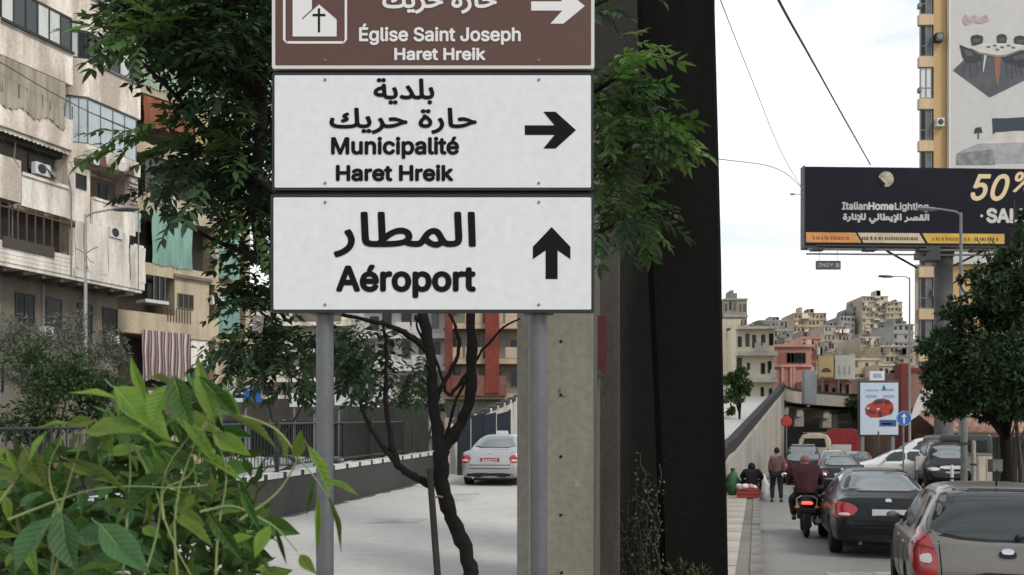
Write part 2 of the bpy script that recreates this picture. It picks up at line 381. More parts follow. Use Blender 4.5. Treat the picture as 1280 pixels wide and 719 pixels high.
# kerb stones
kb = thing('kerb', 'low grey concrete kerb along the right edge of the median', 'kerb'); kb['kind'] = 'structure'; del kb['category']
km = MB().box(-.085, .085, -.49, .49, -.05, .152).mesh('kerb_stone', mat('kerb_concrete', (.24, .225, .20), .9, .6, 2, bump=.3))
y = 2.0
while y < 60:
    o = link('kerb_stone', km, kb); a = .277 if y < 31 else .38
    o.location = (kx(y)-.09, y, random.uniform(-.004, .004)); o.rotation_euler = (0, 0, -math.atan(a)); y += 1.0*math.cos(math.atan(a))
# right-hand forecourt, raised
fy = [20, 31, 40, 60, 90]
strip('forecourt', [(kx(y)+7.4, y) for y in fy], [(90, y) for y in fy], [.16]*len(fy), pave, zdrop=-.1)
ks = MB().box(-.1, .1, -.9, .9, -.05, .2).mesh('kerb_stone', MATS['kerb_concrete'])
kb2 = thing('kerb', 'pale kerb edging the forecourt on the right side of the road', 'kerb'); kb2['kind'] = 'structure'; del kb2['category']
for i in range(22):
    y = 20+i*1.75; o = link('kerb_stone', ks, kb2); a = .277 if y < 31 else .38; o.location = (kx(y)+7.4, y, 0); o.rotation_euler = (0, 0, -math.atan(a))
# ground-level side street on the far left
strip('side_street', [(-60, y) for y in (0, 20, 60, 120)], [(barx(y)-.55, y) for y in (0, 20, 60, 120)], [.006]*4, sidestreet)

# ================================================================ LEFT BARRIER WITH RAILING
bt = thing('roadside_barrier', 'dark concrete barrier with black and white kerb top and black railing along the left road', 'barrier')
def bh(y): return .83
BARM = mat('dark_barrier_concrete', (.06, .059, .057), .9, .6, 1.2, bump=.3, col2=(.05, .049, .047), streak=True)
capw = mat('kerb_white_paint', (.62, .62, .60), .8, .5, 6, col2=(.35, .34, .32)); capb = mat('kerb_black_paint', (.04, .04, .04), .8)
b = MB(); yb = [6+i*2 for i in range(12)]
for a, c in zip(yb, yb[1:]):
    xa, xc = barx(a), barx(c); b.add([(xa, a, lz(a)-.1), (xc, c, lz(c)-.1), (xc-.08, c, lz(c)+.72), (xa-.08, a, lz(a)+.72), (xa-.42, a, -.05), (xc-.42, c, -.05), (xc-.32, c, lz(c)+.72), (xa-.32, a, lz(a)+.72)],
        [(0, 1, 2, 3), (3, 2, 6, 7), (7, 6, 5, 4)])
b.build('barrier_wall', BARM, bt)
y = 6.3; k = 0
while y < 27.5:
    for mm, ln in ((capw, .60), (capb, .13)):
        a, c = y, y+ln; b = MB(); xa, xc = barx(a)-.06, barx(c)-.06; za, zc = lz(a)+.725, lz(c)+.725
        b.add([(xa, a, za), (xc, c, zc), (xc-.26, c, zc), (xa-.26, a, za), (xa, a, za+.1), (xc, c, zc+.1), (xc-.26, c, zc+.1), (xa-.26, a, za+.1)], [(0, 1, 5, 4), (1, 2, 6, 5), (2, 3, 7, 6), (3, 0, 4, 7), (4, 5, 6, 7)])
        b.build('kerb_block', mm, bt); y += ln+.01
def rail_x(y): return barx(y)-.25
y = 7.0; posts = []
while y < 25.5:
    z = lz(y)+.82; MB().box(-.035, .035, -.035, .035, 0, 1.0).build('post', blackmetal, bt, loc=(rail_x(y), y, z)); posts.append(y); y += 2.45
bars = MB()
for a, c in zip(posts, posts[1:]):
    b = MB()
    for h in (.12, .92): b.tube([(rail_x(a), a, lz(a)+.82+h), (rail_x(c), c, lz(c)+.82+h)], .022, 6)
    b.build('rail', blackmetal, bt)
    for i in range(1, 20):
        t = i/20; yy = a+(c-a)*t; bars.tube([(rail_x(yy), yy, lz(yy)+.82+.12), (rail_x(yy), yy, lz(yy)+.82+.92)], .010, 4, caps=False)
bars.build('baluster', blackmetal, bt, kind='stuff')
# rising ramp parapet with dashes (further up, right of the tree)
rp = thing('ramp_parapet', 'white rising ramp parapet with black dashes, behind the silver car', 'wall')
b = MB(); yb = [27.6+i*1.2 for i in range(22)]
def rpz(y): return lz(y)+1.25+min(1, (y-27.6)/2)*.55
for a, c in zip(yb, yb[1:]):
    for off in (0,):
        xa, xc = barx(a), barx(c); b.add([(xa, a, lz(a)-.1), (xc, c, lz(c)-.1), (xc, c, rpz(c)), (xa, a, rpz(a)), (xa-.25, a, -.05), (xc-.25, c, -.05), (xc-.25, c, rpz(c)), (xa-.25, a, rpz(a))], [(0, 1, 2, 3), (3, 2, 6, 7), (7, 6, 5, 4)])
b.build('parapet_wall', mat('dusty_pink_white_wall', (.50, .46, .42), .9, .6, 1.5, streak=True), rp)
for a, c in zip(yb, yb[1:]):
    xa, xc = barx(a)+.01, barx(a+.75)+.01; za, zc = rpz(a), rpz(a+.75); b = MB()
    b.add([(xa+.02, a, za-.12), (xc+.02, a+.75, zc-.12), (xc+.02, a+.75, zc+.05), (xa+.02, a, za+.05), (xa-.27, a, za+.05), (xc-.27, a+.75, zc+.05)], [(0, 1, 2, 3), (3, 2, 5, 4)])
    b.build('dash_block', capb, rp)
# navy hoarding in front of the parapet
hd = thing('hoarding', 'dark navy sheet hoarding standing beyond the silver car', 'hoarding', (barx(27.5)+.35, 27.5, lz(27.5)))
x0, x1 = P(573, 0, 27.5).x-hd.location.x, P(637, 0, 27.5).x-hd.location.x
for i in range(4):
    a = x0+(x1-x0)*i/4; c = x0+(x1-x0)*(i+1)/4
    MB().add([(a, 0, 0), (c-.02, 0, 0), (c-.02, 0, 1.95+.1*i/3), (a, 0, 1.85+.1*i/3), (a, .03, 0), (c-.02, .03, 0), (c-.02, .03, 1.95+.1*i/3), (a, .03, 1.85+.1*i/3)],
        [(0, 1, 2, 3), (7, 6, 5, 4), (3, 2, 6, 7), (0, 3, 7, 4), (1, 5, 6, 2)]).build('panel', mat('navy_sheet', (.025, .032, .042), .6, .4, 2), hd)
for a in (x0, (x0+x1)/2, x1): MB().box(a-.04, a+.04, .04, .1, 0, 2.1).build('post', blackmetal, hd)
# dark green hoarding along the barrier
gh = thing('hoarding', 'dark green screen on top of the barrier, behind the tree trunk', 'hoarding')
for i, a in enumerate((20.4, 22.0, 23.6, 25.2)):
    c = a+1.57; b = MB(); xa, xc = barx(a)-.36, barx(c)-.36
    za, zc = lz(a)+.84, lz(c)+.84; h = 1.28
    b.add([(xa, a, za), (xc, c, zc), (xc, c, zc+h), (xa, a, za+h), (xa-.03, a, za), (xc-.03, c, zc), (xc-.03, c, zc+h), (xa-.03, a, za+h)], [(0, 1, 2, 3), (7, 6, 5, 4), (3, 2, 6, 7), (0, 3, 7, 4), (1, 5, 6, 2)])
    b.build('panel', mat('dark_green_sheet', (.028, .032, .024), .75, .5, 2), gh)
    MB().box(xa-.05, xa+.02, a-.03, a+.03, za, za+h+.05).build('post', blackmetal, gh)

# ================================================================ PIERS
pr = thing('concrete_pier', 'tall beige concrete pier with bolt holes behind the right sign post', 'pier', (0, 9, 0))
x0 = P(647, 0, 9).x; x1 = P(742, 0, 9).x; xs = P(661, 0, 9).x
b = MB()
prof = [(x0, .12), (xs, 0), (x1, 0), (x1+.2, .9), (x1+.2, 1.0), (x0, 1.0)]
b.prism(prof, 0, 5.55); b.m = [1 if i_ == 4 else m_ for i_, m_ in enumerate(b.m)]; b.build('shaft', [piermat, mat('side_face_concrete', (.13, .122, .10), .9, .8, 1.0, bump=.4, col2=(.07, .065, .055), streak=True)], pr, bevel=.012)  # right side face gets a darker concrete colour than the front
MB().box(x1+.03, x1+.34, .55, .95, 0, 5.5).build('side_rib', mat('dark_rib_concrete', (.07, .065, .054), .9, .8, 1.1, bump=.4, col2=(.035, .032, .028), streak=True), pr, bevel=.02)  # rib coloured darker than the shaft
hole = mat('hole_black', (.01, .01, .01), .9)
for px, py in ((701, 427), (701, 494), (701, 571), (701, 644), (702, 716)):
    p = P(px, py, 9); MB().lathe([(.0, .0), (.016, 0), (.016, .05)], (p.x, -.004, p.z), 'y', 12).build('bolt_hole', hole, pr)
for px, py, dx, dz in ((699, 492, .018, .07), (704, 497, .03, .02), (752, 690, .03, .02)):
    if px < 740:
        p = P(px, py, 9); MB().add([(p.x, -.005, p.z), (p.x+dx, -.005, p.z+.01), (p.x+dx*.7, -.005, p.z+dz), (p.x-.01, -.005, p.z+dz*.6)], [(0, 1, 2, 3)]).build('chip', mat('chip_dark', (.12, .115, .10), .9), pr)
rs = thing('wall_sign', 'narrow faded red panel fixed to the side of the beige pier', 'sign', (x1+.075, 9.32, 0))
z0, z1 = P(0, 462, 9.3).z, P(0, 394, 9.3).z
MB().add([(0, 0, z0+.03), (.10, .04, z0-.04), (.10, .04, z1), (0, 0, z1), (0, .03, z0+.03), (.1, .07, z0-.04), (.1, .07, z1), (0, .03, z1)], [(0, 1, 2, 3), (7, 6, 5, 4), (0, 3, 7, 4), (1, 5, 6, 2), (3, 2, 6, 7), (0, 4, 5, 1)]).build('panel', mat('faded_red_panel', (.075, .02, .02), .8, .5, 6), rs)
MB().box(.0, .12, .0, .05, z0-.08, z0-.05).build('bracket', blackmetal, rs)
# black pier: tapering slightly outward to the foot
pb = thing('black_pier', 'massive near-black pier right of the signs, left face coloured lighter as its better-lit side', 'pier', (0, 10.2, 0))
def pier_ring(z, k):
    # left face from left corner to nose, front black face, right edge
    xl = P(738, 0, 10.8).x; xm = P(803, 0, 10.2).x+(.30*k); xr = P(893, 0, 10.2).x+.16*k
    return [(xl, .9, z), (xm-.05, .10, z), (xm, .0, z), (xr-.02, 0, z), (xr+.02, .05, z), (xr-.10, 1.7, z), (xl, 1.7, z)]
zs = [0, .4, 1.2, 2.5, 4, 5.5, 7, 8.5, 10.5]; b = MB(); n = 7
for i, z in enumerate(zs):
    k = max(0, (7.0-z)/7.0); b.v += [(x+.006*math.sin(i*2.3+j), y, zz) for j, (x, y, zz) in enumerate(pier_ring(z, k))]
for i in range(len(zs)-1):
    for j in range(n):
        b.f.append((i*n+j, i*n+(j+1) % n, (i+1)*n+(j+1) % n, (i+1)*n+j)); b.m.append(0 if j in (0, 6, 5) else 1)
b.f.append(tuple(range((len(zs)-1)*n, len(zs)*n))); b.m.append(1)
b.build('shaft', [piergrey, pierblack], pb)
# stray dry creeper on the lighter left face + weeds at foot
rg = random.Random(5); b = MB(); pts = []
vn = thing('creeper', 'dusty dead creeper clinging to the grey side of the black pier', 'plant', (1.30, 10.1, MZ))
for i in range(16):
    x = rg.uniform(-.06, .36); y = rg.uniform(-.05, .05)+.75-(x+.06)*1.7; z = 0; path = [(x, y, 0)]
    for j in range(rg.randint(5, 12)):
        x += rg.uniform(-.05, .05); z += rg.uniform(.08, .18); yy = .62-(x+.0)*1.75; path.append((x, max(yy, -.12)-.02, z))
    b.tube(path, .005, 4); pts += path
b.build('stem', barkgrey, vn)
rgn = np.random.default_rng(8); pp = np.array(pts); idx = rgn.integers(0, len(pp), 650)
p = pp[idx]+rgn.normal(size=(650, 3))*.05; d = rgn.normal(size=(650, 3)); d /= np.linalg.norm(d, axis=1)[:, None]
v, f = leaves_arrays(p, d, rgn.normal(size=(650, 3)), .045*np.ones(650), .03*np.ones(650))
link('foliage', fast_mesh('foliage', v, f, mat('dusty_leaf', (.075, .078, .05), .9, island=.5)), vn)['kind'] = 'stuff'
wd_ = crown([((1.9, 9.85, .35), (.65, .25, .22), 500)], .09, .02, 11, droop=-.8)
tag(link('weeds', fast_mesh('weeds', *wd_, mat('weed_leaf', (.06, .075, .03), .8, island=.4))), 'short dry weeds at the foot of the black pier', 'weeds', kind='stuff')

# ================================================================ DIRECTION SIGNS
SY = 4.1
def sgn(px, py): q = P(px, py, SY); return q.x, q.z
frame_m = mat('sign_edge_dark', (.03, .031, .033), .5)
def arrow(parent, px0, py0, px1, py1, m, ori):
    """arrow with a chevron head filling a pixel box; coordinates local to sign"""
    ax, az = sgn(px0, py1); bx, bz = sgn(px1, py0); W = bx-ax; H = bz-az
    if ori == 'R': pts = [(0, .37), (.58, .37), (.36, 0), (.60, 0), (1, .5), (.60, 1), (.36, 1), (.58, .63), (0, .63)]
    else: pts = [(.34, 0), (.66, 0), (.66, .55), (1, .38), (1, .62), (.5, 1), (0, .62), (0, .38), (.34, .55)]
    pts = [(ax+u*W, az+v*H) for u, v in pts]; b = MB()
    n = len(pts); 
    if ori == 'R': fs = [(0, 1, 7, 8), (1, 2, 3, 4), (1, 4, 7), (4, 5, 6, 7)]
    else: fs = [(0, 1, 2, 8), (2, 3, 4, 5), (8, 2, 5), (8, 5, 6, 7)]
    return b.add([(x, -.003, z) for x, z in pts], fs).build('arrow', m, parent)
def panel(name, label, px0, py0, px1, py1, face, border, edge_px, corner=True):
    t = thing(name, label, 'sign', (0, SY, 0)); x0, z1 = sgn(px0, py0); x1, z0 = sgn(px1, py1); e = edge_px*SY/F
    def rrect(x0, x1, z0, z1, r, n=5):
        pts = []
        for cx, cz, a0 in ((x1-r, z0+r, -90), (x1-r, z1-r, 0), (x0+r, z1-r, 90), (x0+r, z0+r, 180)):
            for i in range(n+1):
                a = R(a0+90*i/n); pts.append((cx+r*math.cos(a), cz+r*math.sin(a)))
        return pts
    MB().profile(rrect(x0, x1, z0, z1, .010), -.0005, .022).build('backing', border, t)
    MB().profile(rrect(x0+e, x1-e, z0+e, z1-e, .006), -.0015, .004).build('face', face, t)
    return t
whiteedge = mat('white_border', (.60, .59, .58), .5)
s1 = panel('direction_sign', 'brown direction sign to the Saint Joseph church with white lettering, topmost of three', 340, -92, 743, 86, signbrown, whiteedge, 4.2)
s2 = panel('direction_sign', 'white Municipalité Haret Hreik sign with a right arrow, middle of three', 340, 91, 742, 238, signwhite, frame_m, 3.4)
s3 = panel('direction_sign', 'white Aéroport sign with an upward arrow, lowest of three', 338, 243, 743, 391, signwhite, frame_m, 4.0)
def word(parent, s, px0, px1, py0, py1, m, bold=1.0, arabic=False):
    x0, z1 = sgn(px0, py0); x1, z0 = sgn(px1, py1); lettering(parent, s, x0, x1, z0, z1, m, -.0035, bold*SY/F, arabic)
word(s3, 'Aéroport', 420, 595, 331, 373, signblack, 1.9)
word(s3, A_MATAR, 417, 595, 265, 322, signblack, 1.5, True)
arrow(s3, 666, 284, 713, 349, signblack, 'U')
word(s2, 'Municipalité', 414, 574, 171, 199, signblack, 1.15)
word(s2, 'Haret Hreik', 420, 567, 206, 227, signblack, 1.2)
word(s2, A_BALAD, 467, 543, 98, 131, signblack, 1.0, True)
word(s2, A_HH, 412, 596, 135, 168, signblack, 1.0, True)
arrow(s2, 656, 140, 720, 186, signblack, 'R')
word(s1, 'Église Saint Joseph', 449, 651, 30, 57, signletter, .75)
word(s1, 'Haret Hreik', 493, 607, 60, 76, signletter, .8)
word(s1, A_HH, 478, 621, -14, 18, signletter, .9, True)
arrow(s1, 664, -14, 731, 30, signletter, 'R')
# church pictogram: outlined square, white church with a black cross
def poly(parent, pts, m, name, y=-.003): return MB().add([(sgn(a, b)[0], y, sgn(a, b)[1]) for a, b in pts], [tuple(range(len(pts)))]).build(name, m, parent)
for a in ([(354, -60), (357, -60), (357, 50), (354, 50)], [(431, -60), (434, -60), (434, 50), (431, 50)], [(357, 52), (431, 52), (429, 55), (359, 55)], [(354, 50), (357, 50), (360, 55), (358, 55)], [(431, 50), (434, 50), (430, 55), (428, 55)], [(354, -63), (434, -63), (434, -60), (354, -60)]):
    poly(s1, a, signletter, 'pictogram_border')
poly(s1, [(366, -40), (378, -52), (390, -40), (390, 12), (378, 23), (378, 46), (366, 46)], signletter, 'church_tower')
poly(s1, [(378, 25), (399, 6), (421, 25), (421, 46), (378, 46)], signletter, 'church_nave')
poly(s1, [(397.6, 11), (400.4, 11), (400.4, 41), (397.6, 41)], signblack, 'cross', -.0045)
poly(s1, [(391, 18), (407, 18), (407, 20.8), (391, 20.8)], signblack, 'cross', -.0047)
# posts
for px, lb in ((406.5, 'round grey steel post under the left side of the signs'), (673.5, 'round grey steel post under the right side of the signs')):
    x = P(px, 0, SY+.08).x
    t = thing('sign_post', lb, 'post', (x, SY+.075, MZ-.05))
    MB().lathe([(.041, 0), (.041, 4.55)], n=28).build('tube', greymetal, t, smooth=40)
    MB().lathe([(.044, 4.5), (.044, 4.56), (.01, 4.575)], n=28).build('cap', dullgrey, t, smooth=40)
    MB().lathe([(.11, 0.02), (.11, .075), (.05, .085)], n=20).build('base_plate', dullgrey, t)
    for z in (2.45, 2.85, 3.05, 3.4, 3.7, 4.2): MB().box(-.07, .07, -.052, .045, z, z+.04).build('bracket', dullgrey, t)

fr_ = thing('support_rack', 'dark metal frame closing the gaps behind the three stacked signs', 'frame', (0, SY+.024, 0))
for a, c in ((84, 95), (234, 247)):
    x0, z0 = sgn(345, c); x1, z1 = sgn(738, a); MB().box(x0, x1, 0, .012, z0, z1).build('rail', frame_m, fr_)
for px in (341, 735): x0, z0 = sgn(px, 388); x1, z1 = sgn(px+5, -88); MB().box(x0, x1, .013, .03, z0, z1).build('stile', frame_m, fr_)

for t_, (ya, yb_), bm_ in ((s1, (-80, 76), signbrown), (s2, (100, 229), signwhite), (s3, (253, 381), signwhite)):
    for px in (406.5, 673.5):
        for py in (ya, yb_):
            x, z = sgn(px, py); MB().lathe([(.0065, -.0035), (.006, -.006), (.002, -.0068)], (x, 0, z), 'y', 10).build('bolt', dullgrey, t_)

# grime: gutter dirt at the barrier foot, repair patches on the left road
for i, (y0, y1) in enumerate(((9, 12.4), (12.6, 15.2), (15.5, 19.3), (19.6, 24))):
    rg_ = random.Random(i); b = MB(); n = 14
    for k in range(n+1):
        y = y0+(y1-y0)*k/n; wd2 = rg_.uniform(.04, .22); b.v += [(barx(y)+.005, y, lz(y)+.006), (barx(y)+wd2, y, lz(y)+.006)]
    b.f = [(2*k, 2*k+1, 2*k+3, 2*k+2) for k in range(n)]; b.m = [0]*n; struct(b.build('gutter_dirt', mat('gutter_dirt', (.13, .12, .10), .95, .6, 5)))
for (x, y, w_, h_) in ((-2.6, 15.5, .9, .7), (-1.6, 19.5, .7, 2.0)):
    pts = [(x, y), (x+w_, y+.05), (x+w_+.15, y+h_), (x+.12, y+h_-.04)]; struct(MB().add([(a, c, lz(c)+.005) for a, c in pts], [(0, 1, 2, 3)]).build('road_patch', mat('road_patch', (.43, .415, .385), .9, .5, 2)))
# torn poster scraps and rust runs on the beige pier
for px, py, w_, h_ in ((716, 610, .10, .13), (682, 690, .07, .05)):
    p = P(px, py, 9); b = MB(); b.v = [(p.x, -.004, p.z), (p.x+w_, -.004, p.z+.01), (p.x+w_*.9, -.004, p.z+h_), (p.x+w_*.4, -.006, p.z+h_*.8), (p.x+.01, -.004, p.z+h_*.95)]; b.f = [(0, 1, 2, 3, 4)]; b.m = [0]
    b.build('poster_scrap', mat('poster_scrap', (.27, .26, .215), .9, .6, 20), pr)
# ================================================================ MEDIAN TREE
TY = 6.5
def px_path(lst): return [P(a, b, TY+(c if len(q) > 2 else 0)) for q in lst for a, b, c in [(q+(0,))[:3]]]
mt_base = P(588, 719, TY); mt_base.z = MZ-.05
mt = thing('street_tree', 'dark crooked tree rising behind the three signs, its crown spreading to both sides', 'tree', (mt_base.x+.03, TY, MZ-.05))
def rel(pts): return [Vector(p)-mt.location for p in pts]
def smooth_path(pts, k=2):
    for _ in range(k):
        q = [pts[0]]
        for a, b in zip(pts, pts[1:]): q += [a*.75+b*.25, a*.25+b*.75]
        pts = q+[pts[-1]]
    return pts
rg = random.Random(21)
def limb(name, lst, r0, r1, rough=.009):
    pts = smooth_path(px_path(lst), 2); n = len(pts)
    pts = [p+Vector((rg.uniform(-rough, rough), rg.uniform(-rough, rough), 0)) if 0 < i < n-1 else p for i, p in enumerate(pts)]
    rs = [(r0+(r1-r0)*i/(n-1))*(1+rg.uniform(-.12, .14)) for i in range(n)]
    MB().tube(rel(pts), rs, 9).build(name, bark, mt, smooth=60); return pts
base = [(590, 880), (590, 760), (588, 719), (583, 688), (569, 655), (557, 633), (550, 595), (551, 562)]
limb('trunk', base, .058, .054, .010)
mains = []
mains.append(limb('branch', [(551, 566), (546, 535), (541, 500), (540, 468), (534, 420), (522, 370), (490, 340, -.1), (440, 310, -.2), (380, 280, -.4), (320, 220, -.6)], .050, .026))
mains.append(limb('branch', [(552, 566), (566, 545), (582, 520), (590, 480), (589, 430), (588, 380), (592, 300, .1), (610, 200, .3), (640, 80, .6), (650, -60, .8)], .047, .028))
mains.append(limb('branch', [(540, 607), (520, 597), (500, 585), (486, 566), (470, 547), (455, 520), (447, 497)], .033, .012))
mains.append(limb('branch', [(497, 583), (487, 545), (483, 510), (481, 480), (484, 440), (478, 400)], .024, .010))
mains.append(limb('branch', [(541, 505), (560, 470), (575, 440), (570, 410), (560, 385)], .02, .010))
mains.append(limb('branch', [(590, 460), (573, 482), (560, 500), (545, 450), (525, 420), (520, 396)], .016, .008))
mains.append(limb('branch', [(536, 440), (520, 425), (495, 410), (460, 400), (420, 392)], .028, .012))
mains.append(limb('branch', [(553, 560), (573, 490), (600, 440), (628, 410), (650, 398)], .014, .006))
mains.append(limb('branch', [(515, 345, -.1), (430, 335, -.2), (350, 350, -.3), (325, 320, -.3), (318, 250, -.4), (330, 120, -.5), (320, 0, -.5), (300, -100, -.5)], .05, .035))
mains.append(limb('branch', [(325, 330, -.3), (300, 312, -.4), (270, 303, -.4), (240, 285, -.5), (200, 262, -.5)], .022, .008))
mains.append(limb('branch', [(320, 240, -.4), (270, 180, -.5), (220, 120, -.6), (170, 70, -.7)], .03, .008))
mains.append(limb('branch', [(322, 120, -.5), (270, 60, -.5), (210, 20, -.7), (160, -20, -.7)], .03, .01))
mains.append(limb('branch', [(600, 250, .1), (680, 240, -.2), (740, 222, -.7), (770, 195, -1.0), (795, 172, -1.2)], .03, .008))
mains.append(limb('branch', [(610, 200, .3), (700, 150, -.3), (750, 110, -.8), (790, 85, -1.0)], .03, .008))
mains.append(limb('branch', [(600, 330, .1), (690, 310, -.2), (750, 290, -.8), (785, 272, -1.0)], .025, .007))
mains.append(limb('branch', [(640, 80, .6), (700, 20, 0), (760, 0, -.8)], .03, .01))
# pinnate leaf: rachis along +x, drooping; leaflets in pairs
def leaflet(b, p, d, nrm, ln, wd, mi=0, seg=3, fold=.10, curl=-.12):
    side = d.cross(nrm).normalized(); k = [0, .3, .62, 1.0]; ws = [.05, .95, .8, .02]; o = len(b.v)
    for t, ww in zip(k, ws):
        c = p+d*ln*t+nrm*(curl*ln*t*t); h = side*wd*.5*ww
        b.v += [tuple(c-h+nrm*fold*wd*ww), tuple(c), tuple(c+h+nrm*fold*wd*ww)]
    for i in range(3):
        for j in range(2):
            a = o+i*3+j; b.f.append((a, a+1, a+4, a+3)); b.m.append(mi)
def pinnate(seed, L_=.30, n=5, ln=.085, wd=.036):
    rg = random.Random(seed); b = MB(); pts = []
    for i in range(6):
        t = i/5; pts.append(Vector((L_*t, .015*math.sin(3*t+seed), -.10*t*t*L_/.3)))
    b.tube(pts, [.0028, .0025, .002, .002, .0015, .001], 3, caps=False)
    for i in range(1, n+1):
        t = .22+.78*i/n; p = Vector((L_*t, .015*math.sin(3*t+seed), -.10*t*t*L_/.3))
        for s in (-1, 1):
            d = Vector((.62, s*.9, -.3+rg.uniform(-.3, .3))).normalized(); nm = Vector((rg.uniform(-.2, .2), rg.uniform(-.2, .2), 1)); nm = (nm-d*nm.dot(d)).normalized()
            leaflet(b, p, d, nm, ln*rg.uniform(.75, 1.15), wd*rg.uniform(.8, 1.2))
    leaflet(b, Vector((L_, 0, -.10*L_/.3)), Vector((1, 0, -.5)).normalized(), Vector((.45, 0, .9)).normalized(), ln*1.1, wd)
    return b
pin = [pinnate(s, L_=rl, ln=ll) for s, rl, ll in ((1, .30, .098), (2, .26, .09), (3, .32, .102), (4, .22, .085))]
LF = mat('tree_leaf_single', (.055, .105, .028), .5, island=.55, transl=.3, obj=True)
LFd = mat('tree_leaf_dark', (.026, .050, .020), .55, island=.5, transl=.2, obj=True)
LFt = mat('tree_leaf_tip', (.10, .165, .045), .5, island=.3, transl=.3, obj=True)
pinm = {k: [p.mesh('leaf', m) for p in pin] for k, m in (('m', LF), ('d', LFd), ('t', LFt))}
def rot_to(d, roll):
    q = Vector(d).to_track_quat('X', 'Z'); return (q.to_matrix() @ Matrix.Rotation(roll, 3, 'X'))
nleaf = 0
def place_leaf(p, d, kind, s=1.0):
    global nleaf
    nleaf += 1; o = link('leaf', rg.choice(pinm[kind]), mt); M = rot_to(d, rg.uniform(-.5, .5)).to_4x4()
    o.matrix_local = Matrix.Translation(p-mt.location) @ M @ Matrix.Scale(s*rg.uniform(.85, 1.15), 4)
# outer sprays visible against buildings, sky and pier: (px, py, dY, spread px, count, kind, outward direction)
sprays = [
 (165, 30, -.7, 26, 9, 'm', (-1, -.2, .1)), (183, 52, -.7, 26, 9, 'm', (-1, -.3, -.1)), (200, 20, -.6, 30, 10, 't', (-.6, -.5, .3)), (240, 25, -.6, 30, 9, 't', (-.3, -.6, .3)),
 (232, 62, -.6, 22, 6, 'd', (-1, -.2, -.4)), (268, 98, -.6, 22, 7, 'd', (-.5, -.3, -.6)), (172, 172, -.6, 16, 5, 'm', (-1, -.2, -.2)), (215, 170, -.6, 26, 4, 'm', (-.8, -.4, -.1)),
 (250, 160, -.5, 28, 5, 'm', (-.6, -.4, .2)), (290, 120, -.5, 24, 8, 'd', (-.6, -.4, .2)), (225, 208, -.5, 26, 9, 'd', (-.8, -.3, -.3)), (270, 225, -.5, 34, 13, 'd', (-.5, -.4, -.2)),
 (205, 236, -.5, 12, 3, 'd', (-1, 0, -.3)), (250, 246, -.5, 16, 4, 'd', (-.6, -.3, -.4)), (305, 180, -.5, 24, 9, 'm', (-.3, -.5, .1)), (310, 270, -.4, 22, 8, 'm', (-.2, -.5, -.2)),
 (300, 430, -.3, 26, 7, 'd', (-.6, -.3, -.4)), (330, 440, -.3, 22, 5, 'd', (-.3, -.3, -.6)), (305, 370, -.3, 10, 2, 'd', (-1, -.3, 0)), (440, 420, 0, 28, 9, 'd', (-.3, -.3, -.8)), (470, 450, 0, 26, 7, 'd', (-.2, -.3, -.8)), (370, 450, -.1, 26, 9, 'd', (-.4, -.3, -.8)),
 (768, 72, -1.0, 16, 7, 't', (.7, -.3, .2)), (770, 110, -1.0, 24, 10, 'm', (.7, -.3, .0)), (786, 108, -1.0, 16, 7, 'd', (.6, -.4, -.1)), (765, 150, -1.0, 20, 8, 'm', (.5, -.4, 0)),
 (795, 152, -1.2, 14, 8, 'm', (.9, -.3, .1)), (812, 158, -1.2, 12, 6, 't', (.9, -.3, 0)), (792, 176, -1.2, 16, 8, 'd', (.6, -.4, -.2)), (828, 160, -1.2, 8, 3, 't', (1, -.2, 0)),
 (765, 255, -1.0, 18, 8, 'm', (.4, -.4, .2)), (776, 264, -1.0, 16, 8, 'd', (.5, -.4, -.2)), (797, 272, -1.0, 12, 4, 'm', (1, -.2, -.3)), (762, 278, -1.0, 14, 5, 'd', (.3, -.3, -.4)), (750, 190, -.9, 10, 4, 'm', (.3, -.4, -.6)),
 (745, 20, -.8, 14, 4, 'd', (.3, -.4, -.2)), (520, 450, 0, 20, 3, 'd', (-.1, -.3, -.8))]
for (a, b_, dy, sp, n, kd, od) in sprays:
    for i in range(n):
        if nleaf >= 296: break
        q = P(a+rg.gauss(0, sp*.55), b_+rg.gauss(0, sp*.45), TY+dy+rg.uniform(-.35, .35))
        d = Vector(od).normalized()+Vector((rg.uniform(-.8, .8), rg.uniform(-.8, .8), rg.uniform(-.6, .35))); place_leaf(q, d.normalized(), kd, rg.uniform(.75, 1.15))
# the inner mass of foliage: many more of the same leaves, joined
def mass(name, regs, seed, m, obj=mt, ln=.095, wd=.036):
    rgn = np.random.default_rng(seed); PP, DD, LL = [], [], []
    for (a, b_, rx, ry, dy, ry_, n) in regs:
        u = rgn.normal(size=(n, 3)); u /= np.linalg.norm(u, axis=1)[:, None]; u *= rgn.random((n, 1))**.45
        for q in u:
            c = P(a+q[0]*rx, b_+q[2]*ry, TY+dy+q[1]*ry_); base = np.array(c-obj.location)
            az = rgn.uniform(0, 2*math.pi); d = np.array([math.cos(az), math.sin(az), rgn.uniform(-.6, .2)]); d /= np.linalg.norm(d)
            sd_ = np.cross(d, [0, 0, 1]); sd_ /= np.linalg.norm(sd_)+1e-9; Lr = rgn.uniform(.18, .34)
            for k in range(1, 6):
                for s in (-1, 1):
                    t = .2+.16*k; PP.append(base+d*Lr*t-np.array([0, 0, .3*Lr*t*t])); DD.append(d*.55+sd_*s*.85+np.array([0, 0, rgn.uniform(-.8, .1)])); LL.append(ln*rgn.uniform(.7, 1.15))
    PP = np.array(PP); DD = np.array(DD); DD /= np.linalg.norm(DD, axis=1)[:, None]; LL = np.array(LL)
    up = rgn.normal(size=PP.shape)*.35; up[:, 2] += 1
    v, f = leaves_arrays(PP, DD, up, LL, LL*wd/ln); o = link(name, fast_mesh(name, v, f, m), obj); o['kind'] = 'stuff'; return o
